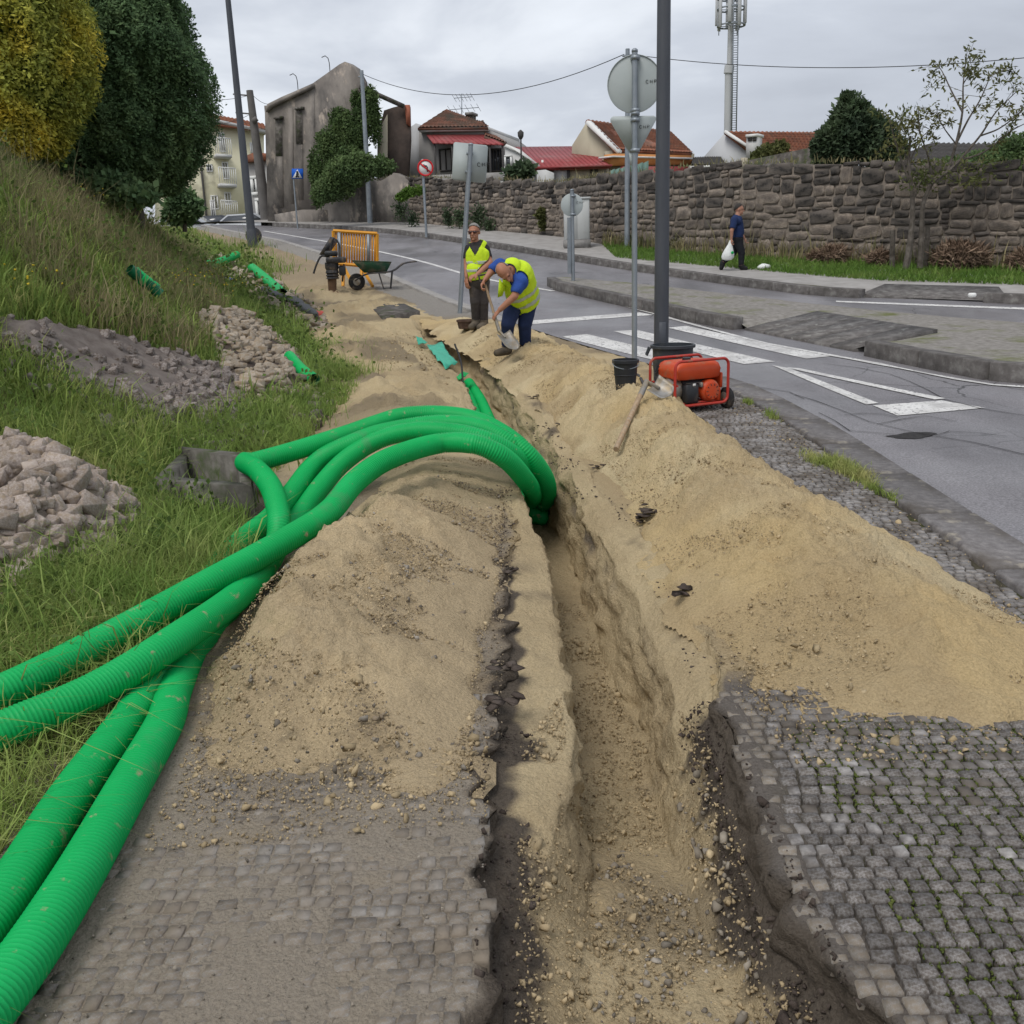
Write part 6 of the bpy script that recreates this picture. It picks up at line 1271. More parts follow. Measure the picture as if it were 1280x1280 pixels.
def vup(b, v, y=None):
    """point straight above b seen at row v"""
    lo, hi = 0, 40
    for _ in range(40):
        m = (lo+hi)/2; d = np.array([b[0], b[1], b[2]+m])-CAM; z = d@CF
        if 640-FPX*(d@CU)/z > v: lo = m
        else: hi = m
    return np.array([b[0], b[1], b[2]+lo])
# lamp post, left
b = hit(316, 309, flat0); tp = dep(281, -40, b[1]); t = pole('lamp_post', 'tall grey lamp post rising from the dirt at the far left roadside', b, tp, .15, .085, MT['postgrey'], 'lamp post'); MB().lathe(b, [(.17,0),(.17,.5),(.152,.6)], 12).build('base_sleeve', MT['postgrey'], t, True)
# lamp post by the generator: thick dark post
b = hit(826, 492, flat0); t = pole('lamp_post', 'thick dark grey post standing behind the generator', b, vup(b, -130), .076, .060, MT['postgrey'], 'lamp post', 18); q = b+[0,-.073,.55]
MB().bbox(q, (.07,.012,.35), .004).build('access_door', MT['postgrey'], t); MB().lathe(b, [(.13,0),(.13,.02),(.085,.03),(.085,.12),(.077,.13)], 16).build('foot_plate', MT['postgrey'], t, True)
# concrete utility pole beyond the crest
b = dep(334,280,46.5); tp = dep(312,113,46.5); t = empty('utility_pole', b, 'leaning concrete utility pole with crossarm beside the ruined house', 'utility pole'); MB().tube([b-[0,0,.5], tp], [.27,.15], 10).build('shaft', MT['utility'], t, True)
MB().tube([dep(321,148,46.3), dep(316,152,46.3)], .12, 8).build('insulator', MT['utility'], t)
for v in (120, 143): p = dep(313+(v-113)*.13, v, 46.5); MB().tube([p+[-.8,0,.1], p+[.1,0,0]], .035, 5).build('crossarm', MT['utility'], t)
# slim pole by the ruin
b = dep(463,282,42); tp = dep(452,88,42); t = empty('wire_pole', b, 'slim grey pole carrying the overhead wire beside the bushes', 'utility pole'); MB().tube([b, tp], [.12,.075], 10).build('shaft', MT['galv'], t, True); MB().tube([dep(448,96,42), dep(454,96,42)], .03, 5).build('bracket', MT['galv'], t)
b2 = dep(784,312,29.0); tp2 = dep(784.5,61,29.0); t = empty('wire_pole', b2, 'grey wire pole at the stone wall seen behind the round sign', 'utility pole'); MB().tube([b2, tp2], [.085,.06], 10).build('shaft', MT['galv'], t, True); MB().tube([dep(778,70,29), dep(789,69,29)], .03, 5).build('bracket', MT['galv'], t)
def wire(label, a, b, sag, r=.012):
    k = np.linspace(0, 1, 24)[:,None]; P = np.array(a)*(1-k)+np.array(b)*k; P[:,2] -= sag*4*(k*(1-k))[:,0]; o = MB().tube(P, r, 5).build('overhead_wire', MT['wire'], smooth=True); return tag(o, label, 'wire')
wire('overhead wire sagging from the slim pole to the pole behind the round sign', dep(454,93,42), dep(780,68,29), .9); wire('overhead wire running from the pole behind the round sign to the right edge', dep(788,68,29), dep(1330,67,24), .32, .010)
wire('thin wire from the utility pole to the ruined house', dep(315,118,46.5), dep(352,124,45), .3, .010); wire('thin wire from the utility pole to the dark conifer side', dep(312,119,46.5), dep(230,122,44), .15, .010); wire('lower thin wire from the utility pole leftwards', dep(314,142,46.5), dep(240,152,44), .25, .010)

# ================================================================== SIGNS
FONT = {'C': [[(1,.85),(.75,1),(.25,1),(0,.75),(0,.25),(.25,0),(.75,0),(1,.15)]], 'M': [[(0,0),(0,1),(.5,.35),(1,1),(1,0)]], 'P': [[(0,0),(0,1),(.7,1),(1,.8),(1,.6),(.7,.45),(0,.45)]]}
def lettering(parent, c, xd, nd, h, text='CMP', r=.0026):
    """hand painted strokes raised a little from the plate"""
    x0 = 0
    for ch in text:
        mb = MB()
        for st in FONT[ch]: mb.tube([np.array(c)+xd*(x0+p[0]*h*.75)+np.array([0,0,1])*p[1]*h+nd*.003 for p in st], r, 4)
        mb.build('letter', MT['letter'], parent); x0 += h*1.45
def sign_post(label, base, top, r=.03, name='road_sign', cat='road sign', group=None):
    t = empty(name, base, label, cat, group); MB().tube([np.array(base)-[0,0,.1], top], r, 12).build('post', MT['galv'], t, True); MB().lathe(np.array(top), [(r*1.08,-.01),(r*1.08,.015),(r*.5,.03)], 12).build('post_cap', MT['galv'], t); return t
def clamp(t, p, r): MB().lathe(np.array(p)-[0,0,.02], [(r*1.05,0),(r*1.5,0),(r*1.5,.04),(r*1.05,.04)], 12, cap=False).build('clamp', MT['galv'], t); MB().box(np.array(p)+[0,r*1.2,0], (.10,.03,.035)).build('bracket', MT['galv'], t)
def disc(t, c, R, nd, mat, thick=.02, name='sign_plate', n=40):
    nd = np.array(nd, float); nd /= np.linalg.norm(nd); return MB().lathe(np.array(c), [(R*.985,-thick/2),(R,-thick/2+.003),(R,thick/2),(R*.93,thick/2),(R*.93,thick/2-.006)][:3], n, nd).build(name, mat, t)
# round and triangular signs by the post, backs to us
b = hit(793, 458, flat0); tp = vup(b, 64); t = sign_post('tall grey post with a round and a triangular sign seen from behind, lettered CMP', b, tp, .033)
y = b[1]; back = np.array([.16,1,0]); back /= np.linalg.norm(back); xd = np.array([back[1], -back[0], 0])
pxm = lambda px: px*(y/FPX)
c = dep(793, 104, y)+back*.06; c[0] += .0; disc(t, c, pxm(31.5), back, MT['signback']).data
Rr = pxm(31.5); MB().lathe(c, [(Rr*.985,-.022),(Rr*1.005,-.022),(Rr*1.005,.012),(Rr*.985,.012)], 40, back, cap=False).build('rim', MT['signback'], t)
lettering(t, c+xd*Rr*.42-back*.012+[0,0,.0], xd, -back, .032)
# inverted triangle with blunted corners
tri = [(763,148.5),(766,145.5),(817,144.5),(821,147),(820,150),(801,186),(796,190),(787,190),(783,186),(763,152)]
def on(u, v, off=.06): d = ray(u, v); A = np.array([*dep(793,104,y)[:2], 0])+back*off; k = ((A-CAM)@back)/(d@back); return CAM+d*k
MB().prism([on(u, v) for u, v in tri], back*.012).build('triangle_plate', MT['signback'], t)
lettering(t, on(799.5,160.5,.053), xd, -back, .030)
for v in (72, 138, 142, 150, 188): p = on(794.3, v, 0.0); clamp(t, p, .033)
on2 = on; MB().prism([on(786,191,.07), on(798,191,.07), on(796,207,.07), on(788,207,.07)], back*.01).build('small_plate', MT['signback'], t)
# leaning post with the square sign
b = hit(574, 391, flat0); yb = b[1]; tp = dep(588.5, 181, yb); t = sign_post('leaning grey post with a blank square sign seen from behind', b, tp, .042)
fb = np.array([-.12,1,0]); fb /= np.linalg.norm(fb)
def on3(u, v, off=.06): d = ray(u, v); A = np.array([b[0], b[1], 0])+fb*off; k = ((A-CAM)@fb)/(d@fb); return CAM+d*k
MB().prism([on3(*q) for q in [(567,179),(569,177.5),(608,181.5),(610,184),(607.5,227),(605,229),(567,225),(565,222)]], fb*.02).build('square_plate', MT['signback'], t)
for v in (192, 215): p = on3(588-(v-181)*.065, v, .0); clamp(t, p, .042)
lettering(t, on3(597,208,.05), np.array([fb[1],-fb[0],0]), -fb, .06, r=.005)
# small round sign on the island
b = hit(716.5, 351, lambda x, y: z0(y)+.15); yb = b[1]; t = sign_post('short post on the traffic island with a small round sign seen from behind', b, vup(b, 238), .04); bk = np.array([.05,1,0]); c = dep(715, 256, yb)+bk*.06
disc(t, c, 18.0*yb/FPX*.74, bk, MT['signback']); 
for v in (245, 268): clamp(t, dep(716.3, v, yb), .04)
lettering(t, c+np.array([.10,-.02,.02]), np.array([1,0,0]), np.array([0,-1,0]), .045)
MB().tube([dep(712,342,yb), dep(711.5,272,yb)], .045, 8).build('second_post', MT['galv'], t, True)
# no-left-turn sign, facing us
b = hit(533, 293, lambda x, y: z0(y)+PV); yb = b[1]; t = sign_post('round red rimmed no left turn sign by the far pavement', b, vup(b, 200), .045); fr = np.array([.0,-1,0]); c = dep(532, 210, yb)+fr*.07; s = yb/FPX
disc(t, c, 9.6*s, fr, MT['white']); MB().lathe(c+fr*.012, [(9.6*s,0),(9.6*s,.012),(7.6*s,.012),(7.6*s,0)], 32, fr, cap=False).build('red_rim', MT['red'], t)
X = np.array([1.,0,0]); Zz = np.array([0,0,1.])
A = lambda x, z: c+fr*.016+X*x*s+Zz*z*s
MB().tube([A(2.2,-4.5), A(2.2,.5), A(1.2,2.2), A(-1.5,2.2)], .8*s, 6).build('black_arrow', MT['letter'], t); MB().prism([A(-1.2,4.4), A(-4.6,2.2), A(-1.2,0)], fr*.012).build('arrow_head', MT['letter'], t); MB().prism([A(-6.1,4.4), A(-5,5.6), A(6.1,-4.4), A(5,-5.6)], fr*.02).build('red_bar', MT['red'], t)
# blue crossing sign near the ruin
yb = 41.0; b = hit(372, 283, lambda x, y: z0(y)+PV); yb = b[1]; t = sign_post('square blue pedestrian crossing sign in front of the ruined house', b, vup(b, 224), .03); c = dep(372, 217, yb); s = yb/FPX
q = lambda u, v, o=0: dep(u, v, yb)+np.array([0,-.05-o,0])
MB().prism([q(365,211), q(379,211), q(379,223.5), q(365,223.5)], (0,.03,0)).build('blue_plate', MT['blue'], t); MB().prism([q(372,212,.01), q(378,222.5,.01), q(366,222.5,.01)], (0,.012,0)).build('white_triangle', MT['white'], t)
mb = MB(); mb.ball(q(372,215.3,.02), .05, 6, 5); mb.tube([q(372,216,.02), q(372,219,.02), q(370.3,221.8,.02)], .035, 5).tube([q(372,219,.02), q(373.8,221.8,.02)], .03, 5).tube([q(370.3,217.8,.02), q(373.8,217.6,.02)], .025, 5); mb.build('walking_figure', MT['letter'], t)
# dark round sign on a stand at the lamp post's foot
b = hit(319, 306, flat0); yb = b[1]-.5; t = empty('temporary_sign', b, 'dark round temporary sign on thin legs behind the left lamp post', 'road sign'); c = dep(317, 294.5, yb+.9); disc(t, c, 10.5*yb/FPX*.95, np.array([0,1,0]), MT['mach'])
for u in (309, 326): MB().tube([dep(u*.3+317*.7, 300, yb+.9), dep(u, 311, yb+.4)], .018, 5).build('leg', MT['galv'], t)
# electrical cabinet
b = hit(722, 310, lambda x, y: z0(y)+PV); yb = b[1]; s = yb/FPX; t = empty('electrical_cabinet', b, 'pale grey electrical cabinet against the stone wall behind the small round sign', 'cabinet'); w, h = 30*s, 56*s; c = b+[.0,.25,0]
MB().bbox(c+[0,0,h/2], (w,.5,h), .02).build('housing', MT['cabinet'], t); MB().bbox(c+[0,0,h+.03], (w+.08,.56,.06), .015).build('lid', MT['cabinet'], t); MB().box(c+[0,0,.12], (w+.04,.54,.24)).build('plinth', MT['concrete'], t)
for k in (-1, 1): MB().bbox(c+[k*w*.24,-.255,h*.56], (w*.46,.016,h*.76), .006).build('door', MT['cabinet'], t)
# parked cars at the crest
def car(label, u, v, y, mat, L=4.1, flip=1):
    b = dep(u, v, y); t = empty('parked_car', b, label, 'car', 'cars at the crest of the road'); prof = [(-2.05,.3),(-2.05,.72),(-1.9,.86),(-1.25,.95),(-.65,1.38),(.75,1.42),(1.45,.98),(1.95,.9),(2.05,.7),(2.05,.3)]
    MB().prism([b+[flip*x,-.8,z] for x, z in prof], (0,1.6,0)).build('body', mat, t); g = [(-1.1,.98),(-.62,1.32),(.7,1.35),(1.25,1.0)]; MB().prism([b+[flip*x,-.815,z] for x, z in g], (0,1.63,0)).build('side_window', MT['glass'], t)
    for x in (-1.3, 1.3):
        for yy in (-.82, .64): o = MB().lathe(b+[x,yy,.31], [(.2,0),(.31,.02),(.31,.16),(.2,.18)], 16, (0,1,0)).build('wheel', MT['rubber'], t)
car('dark parked car showing only its roof over the crest', 268, 305, 53, MT['car_dark']); car('silver parked car at the crest left of the utility pole', 309, 304, 51, MT['car_light']); car('pale parked car partly hidden by the bank grass', 236, 307, 50, MT['car_light'], flip=-1)
# ================================================================== TOOLS AND MACHINES
def place(name, label, cat, base, yaw=0., group=None):
    t = empty(name, base, label, cat, group); return t, rotz(yaw), np.array(base)
def GB(c, size, b, R=None): return MB().bbox(c, np.array(size)*.88, b*.88, R)
def GX(c, size, R=None): return MB().box(c, np.array(size)*.88, R)
def SC8(p): return [(a*.88, b*.88) for a, b in p]
def generator():
    b = np.array([1.685, 8.93, float(z0(8.93))]); t, R, O = place('generator', 'red portable petrol generator with wheels on the cobbles by the bins', 'generator', b, math.radians(24)); X = lambda *p: O+R@np.array(p, float)*.88
    def loop(y): 
        w, h0, h1, r = .33, .085, .545, .07; pts = []
        for cx, cz, a0 in ((w-r,h1-r,0),(-w+r,h1-r,90),(-w+r,h0+r,180),(w-r,h0+r,270)):
            for a in np.linspace(a0, a0+90, 6): pts.append(X(cx+r*math.cos(math.radians(a)), y, cz+r*math.sin(math.radians(a))))
        return pts
    for y in (-.235, .235): MB().tube(loop(y), .0135, 9, closed=True).build('tube_frame', MT['frame_red'], t, True)
    for x, z in ((-.27,.085),(.27,.085),(-.30,.30),(.18,.085)): MB().tube([X(x,-.235,z), X(x,.235,z)], .0105, 8).build('cross_bar', MT['frame_red'], t, True)
    # fuel tank: bulged box with pressed seam
    m = MB(); ring = []
    for z, k in ((.345,.90),(.365,.98),(.42,1.0),(.44,1.015),(.455,1.0),(.50,.93),(.525,.80)):
        V = []
        for a in np.linspace(0, 2*math.pi, 32, endpoint=False): c, s = math.cos(a), math.sin(a); q = 1/(abs(c)**8+abs(s)**8)**.125; V.append(X(.285*k*q*c+.0, .205*k*q*s, z))
        ring.append(V)
    V = np.array(ring).reshape(-1,3); F = [(i*32+j, i*32+(j+1)%32, (i+1)*32+(j+1)%32, (i+1)*32+j) for i in range(6) for j in range(32)]+[tuple(range(32))[::-1], tuple(6*32+j for j in range(32))]; m.add(V, F); tank = m.build('fuel_tank', MT['orange'], t, True)
    MB().lathe(X(-.02,.02,.52), SC8([(.045,0),(.045,.03),(.03,.036)]), 16).build('filler_cap', MT['black'], tank, True)
    GB(X(.02,0,.235), (.36,.26,.19), .02, R).build('engine_block', MT['mach'], t)
    for k in range(6): GX(X(-.02,-.135,.17+k*.026), (.22,.02,.008), R).build('cooling_fin', MT['steel'], t)
    st = MB().lathe(X(.14,-.13,.215), SC8([(.118,0),(.118,.05),(.105,.075),(.085,.085),(.085,.10),(.04,.105)]), 24, R@np.array([0,-1,0])).build('recoil_starter', MT['orange'], t, True)
    for k in range(10): a = k*math.pi/5; GX(X(.14+.066*math.cos(a),-.232,.215+.066*math.sin(a)), (.022,.008,.006), R@np.array([[math.cos(a),0,-math.sin(a)],[0,1,0],[math.sin(a),0,math.cos(a)]])).build('vent_slot', MT['black'], st)
    GB(X(.245,-.17,.17), (.05,.06,.14), .01, R).build('shroud', MT['orange'], t); GB(X(.30,0,.31), (.03,.34,.16), .01, R).build('side_panel', MT['orange'], t)
    GB(X(-.10,-.17,.20), (.16,.10,.20), .015, R).build('air_filter', MT['black'], t); GB(X(-.085,-.223,.295), (.035,.006,.025), .001, R).build('label_plate', MT['white'], t); GB(X(.02,-.19,.285), (.03,.05,.05), .006, R).build('carburettor', MT['steel'], t)
    al = MB().lathe(X(-.30,-.02,.235), SC8([(.02,0),(.115,0),(.12,.02),(.12,.13)]), 22, R@np.array([1,0,0])).build('alternator', MT['steel'], t, True)
    for k in range(7): GX(X(-.304,-.02,.16+k*.025), (.008,.18,.010), R).build('vent_slat', MT['black'], al)
    GB(X(-.305,.10,.30), (.02,.16,.12), .005, R).build('control_panel', MT['mach'], t)
    GB(X(.02,0,.10), (.52,.36,.02), .004, R).build('base_plate', MT['frame_red'], t); MB().tube([X(.05,.18,.26), X(.2,.2,.27), X(.28,.2,.28)], .032, 10).build('exhaust', MT['steel'], t, True)
    for y in (-.17, .17):
        w = MB().lathe(X(.365,y,.115), SC8([(.03,-.035),(.07,-.035),(.098,-.030),(.115,-.015),(.115,.015),(.098,.030),(.07,.035),(.03,.035)]), 26, R@np.array([1,0,0])).build('wheel', MT['rubber'], t, True); MB().lathe(X(.365,y,.115), SC8([(.02,-.04),(.066,-.038),(.066,.038),(.02,.04)]), 18, R@np.array([1,0,0])).build('rim', MT['steel'], w, True)
    MB().tube([X(.365,-.2,.115), X(.365,.2,.115)], .010, 8).build('axle', MT['steel'], t)
    for y in (-.17,.17): MB().tube([X(.32,y,.10), X(.365,y,.115)], .011, 6).build('axle_bracket', MT['frame_red'], t); GB(X(-.27,y,.04), (.05,.05,.085), .008, R).build('rubber_foot', MT['rubber'], t)
generator()
def tub(name, label, c, r0, r1, h, mat, cat='bucket', rim=.012, ears=0, bail=False):
    t = empty(name, c, label, cat); MB().lathe(c, [(r0*.9,.004),(r0,.012),(r0*.5+r1*.5,h*.5),(r1,h),(r1+rim,h),(r1+rim,h-.02),(r1+rim*.2,h-.022)][:5]+[(r1+rim,h+.008),(r1-.002,h+.008),(r1-.008,h*.6),(r0*.92,.02)], 32).build('shell', mat, t, True)
    MB().lathe(c, [(r1+rim,h-.022),(r1+rim+.004,h-.02),(r1+rim+.004,h+.004),(r1+rim,h+.008)], 32, cap=False).build('rim', mat, t, True); MB().lathe(c, [(r0*.5+r1*.5+.004,h*.52),(r0*.5+r1*.5+.007,h*.54),(r0*.45+r1*.55+.004,h*.56)], 32, cap=False).build('rib', mat, t, True)
    for k in range(ears): a = k*math.pi+3.3; p = np.array(c)+[ (r1+rim+.02)*math.cos(a), (r1+rim+.02)*math.sin(a), h-.05]; MB().tube([p+[-.0,-.05,.04], p+[math.cos(a)*.03,-.04,-.03], p+[math.cos(a)*.03,.04,-.03], p+[0,.05,.04]], .010, 7).build('handle', mat, t, True)
    if bail: a = np.linspace(0, math.pi, 14); P = [np.array(c)+[(r1+.008)*math.cos(q), -.02-(r1*.85)*math.sin(q)*.85, h-.02-(r1*.85)*math.sin(q)*.5] for q in a]; MB().tube(P, .004, 6).build('bail', MT['galv'], t, True)
    return t
c = hit(840, 498, flat0); c = np.array([1.63, 9.50, float(z0(9.5))]); tub('bin', 'tall dark grey plastic bin standing against the thick lamp post', c, .155, .20, .53, MT['bin'], 'bin', .016, 1)
c = np.array([1.60, 9.03, float(z0(9.03))]); tub('bin', 'lower black bin squeezed between the tall bin and the generator', c, .125, .155, .42, MT['black'], 'bin', .012, 1)
c = hit(783, 480, surf); tub('bucket', 'small black bucket beside the sign post on the sand', c+[0,.06,-.07], .085, .108, .27, MT['black'], 'bucket', .006, 0, True)
c = hit(583, 411, surf); tub('bucket', 'rusty brown tub at the feet of the standing worker', c, .12, .138, .13, MT['rust'], 'bucket', .006)
def shovel(label, a, b, blade_dir, blade_up, name='shovel', dgrip=True, L=.30, Wd=.21, hr=.017, mat=None):
    """a = grip end, b = socket, blade from b"""
    a, b = np.array(a, float), np.array(b, float); t = empty(name, b, label, 'shovel'); sh = (b-a)/np.linalg.norm(b-a); MB().tube(spline([a, (a+b)/2+np.array([0,0,.006]), b], n=8), hr, 10).build('handle', mat or MT['wood'], t, True)
    d = np.array(blade_dir, float); d /= np.linalg.norm(d); up = np.array(blade_up, float); up -= d*(up@d); up /= np.linalg.norm(up); s = np.cross(d, up); V = []; nu, nv = 9, 9
    for i in range(nv):
        f = i/(nv-1); w = Wd/2*(1-.04*f if f < .6 else math.sqrt(max(.02, 1-((f-.6)/.42)**2)))
        for j in range(nu): q = (j/(nu-1)-.5)*2; V.append(b+d*(L*f+.06)+s*w*q+up*(.045*q*q*(1-f*.6)+.03*(f-.4)**2))
    V = np.array(V); F = [tuple(int(k) for k in f) for f in gridf(nv, nu)]; bo = MB().add(V, F).build('blade', MT['steel'], t, True); md = bo.modifiers.new('s', 'SOLIDIFY'); md.thickness = .004
    MB().tube([b-sh*.22, b, b+d*.12+up*.012], [hr*1.15,hr*1.3,hr*.6], 10).build('socket', MT['steel'], t, True)
    if dgrip: s2 = np.cross(sh, up); s2 /= np.linalg.norm(s2); MB().tube([a, a-sh*.05+s2*.055, a-sh*.12+s2*.055, a-sh*.12-s2*.055, a-sh*.05-s2*.055, a], .012, 8).build('grip', MT['mach'], t, True)
    return t
ha = hit(770, 572, surf)+[0,0,.06]; hb = hit(808, 500, surf)+[0,0,.14]
shovel('wooden handled shovel lying on the sand heap in front of the generator', ha, hb, np.array([.19,-.12,-.10]), np.array([.25,-.9,.5]), 'shovel', False, .17, .17, .021)
p0, p1 = hit(794, 474, surf)+[0,0,.06], hit(806, 486, surf)+[0,0,.02]; o = MB().tube(spline([p0, (p0+p1)/2+np.array([0,0,.03]), p1], n=8), .014, 8).build('tool_handle', MT['mach'], smooth=True); tag(o, 'dark curved tool handle half buried beside the small black bucket', 'tool')
def wheelbarrow():
    b = hit(472, 362, flat0); t, R, O = place('wheelbarrow', 'dark green wheelbarrow with worn tub parked by the roadside', 'wheelbarrow', b, math.radians(8)); X = lambda *p: O+R@np.array(p, float)
    bot = [X(-.28,-.19,.40), X(.20,-.19,.36), X(.20,.19,.36), X(-.28,.19,.40)]; top = [X(-.52,-.32,.66), X(.34,-.31,.60), X(.34,.31,.60), X(-.52,.32,.66)]; V = np.array(bot+top); F = [(0,1,2,3)]+[(i, 4+i, 4+(i+1)%4, (i+1)%4) for i in range(4)]
    o = MB().add(V, F).build('tub', MT['barrow'], t); md = o.modifiers.new('s', 'SOLIDIFY'); md.thickness = .012; MB().tube(top, .014, 6, closed=True).build('rim', MT['barrow'], o)
    MB().prism([X(-.46,-.28,.615), X(.30,-.27,.57), X(.30,.27,.57), X(-.46,.28,.615)], (0,0,-.05)).build('load', MT['concrete'], t)
    for s in (-1, 1): 
        MB().tube(spline([X(-.50,s*.06,.22), X(-.2,s*.2,.36), X(.35,s*.27,.40), X(.62,s*.29,.56), X(.92,s*.30,.60)], n=16), .016, 8).build('handle', MT['mach'], t, True)
        MB().tube([X(.05,s*.24,.38), X(.14,s*.26,.02), X(.30,s*.26,.02), X(.36,s*.27,.40)], .014, 7).build('leg', MT['mach'], t, True)
    w = MB().lathe(X(-.46,0,.19), [(.05,-.03),(.12,-.035),(.17,-.03),(.19,0),(.17,.03),(.12,.035),(.05,.03)], 24, R@np.array([0,1,0])).build('wheel', MT['rubber'], t, True); MB().lathe(X(-.46,0,.19), [(.02,-.05),(.09,-.03),(.09,.03),(.02,.05)], 14, R@np.array([0,1,0])).build('rim', MT['steel'], w, True)
wheelbarrow()
def barrier():
    y = 23.6; P = lambda u, v: dep(u, v, y); t = empty('safety_barrier', P(444,347), 'yellow orange slatted safety barrier standing at the road edge', 'barrier'); TL, TR, BL, BR = P(416.5,288.5), P(471.5,292), P(417.5,329), P(471.5,334); nd = np.array([0,.04,0])
    def bar(a, b, r, n, k=.0): return MB().tube([a, b], r, 6).build(n, MT['barrier'], t, True)
    bar(TL, TR, .045, 'top_rail'); bar(BL, BR, .045, 'bottom_rail'); bar(TL, BL, .04, 'side_post'); bar(TR, BR-[0,0,.0], .04, 'side_post'); NB = 17
    for k in range(1, NB): f = k/NB; a, b = TL*(1-f)+TR*f, BL*(1-f)+BR*f; w = (TR-TL)/NB*.30; MB().prism([a-w+[0,.01,0], a+w+[0,.01,0], b+w+[0,.01,0], b-w+[0,.01,0]], nd*.6).build('slat', MT['barrier'], t)
    for f in (.14, .80): a, b = TL*(1-f)+TR*f, BL*(1-f)+BR*f; MB().prism([a+[-.035,-.03,0], a+[.035,-.03,0], b+[.035,-.03,-.0], b+[-.035,-.03,0]], nd*.5).build('strap', MT['galv'], t)
    for u0, v0 in ((429,332),(452,334)):
        a = P(u0, v0); g = float(z0(y)); s = np.array([.0,.0,0]); MB().tube([a, np.array([a[0]+.02, y-.38, float(z0(y-.38))+.03])], .04, 6).build('foot', MT['barrier'], t, True); MB().tube([a, np.array([a[0]+.30, y-.5, float(z0(y-.5))+.03])], .04, 6).build('foot', MT['barrier'], t, True)
barrier()
def rammer():
    y = 21.2; P = lambda u, v, dy=0: dep(u, v, y+dy); b = hit(416, 369, flat0); y = b[1]; s = y/FPX; t = empty('tamping_rammer', b, 'black tamping rammer with a muddy brown foot beside the yellow barrier', 'compactor')
    MB().bbox(b+[0,0,.04], (.30,.36,.09), .03).build('shoe', MT['brown'], t); MB().tube([b+[0,0,.06], P(415,348)], [.09,.10], 12).build('foot_leg', MT['brown'], t, True)
    MB().lathe(P(416,349), [(.115,0),(.15,.02),(.12,.05),(.15,.08),(.12,.11),(.15,.14),(.13,.2),(.15,.24),(.15,.36)], 16).build('bellows', MT['mach'], t, True)
    MB().bbox(P(420,325), (.40,.34,.13), .03).build('engine', MT['mach'], t); MB().bbox(P(414,317), (.26,.26,.12), .03).build('fuel_tank', MT['black'], t); MB().bbox(P(428,338), (.13,.2,.22), .03).build('air_filter', MT['mach'], t)
    MB().tube(spline([P(412,322), P(402,320), P(396,330), P(392,342)], n=12), .022, 7).build('handle', MT['mach'], t, True); MB().tube(spline([P(424,322), P(424,306), P(417,298), P(413,312)], n=12), .02, 7).build('guide_bar', MT['mach'], t, True)
    MB().tube([P(430,330), P(428,352)], .02, 6).build('hose', MT['mach'], t)
    a = [P(399,318,.25), P(405,320.5,.25), P(417.5,302,.25), P(413,296,.25)]; q = MB().prism(a, (0,.45,0)).build('board', MT['mach']); tag(q, 'dark board leaning behind the tamping rammer', 'board')
rammer()
p = hit(955, 337, lambda x, y: z0(y)+PV); o = MB().ball(p+[0,0,.06], (.16,.10,.07), 12, 8)
V = np.vstack(o.V); V[:,2] += .03*fbm(V[:,0]*18, V[:,1]*18, 4); o.V = [V]; o = o.build('litter', MT['bag'], smooth=True); tag(o, 'crumpled white litter on the pavement behind the walking man', 'litter')
tag(MB().bbox(hit(1215, 371, lambda x, y: z0(y)+PV)+[0,0,.03], (.12,.10,.07), .02).build('litter', MT['white']), 'tiny white scrap on the pavement ramp at the right', 'litter')

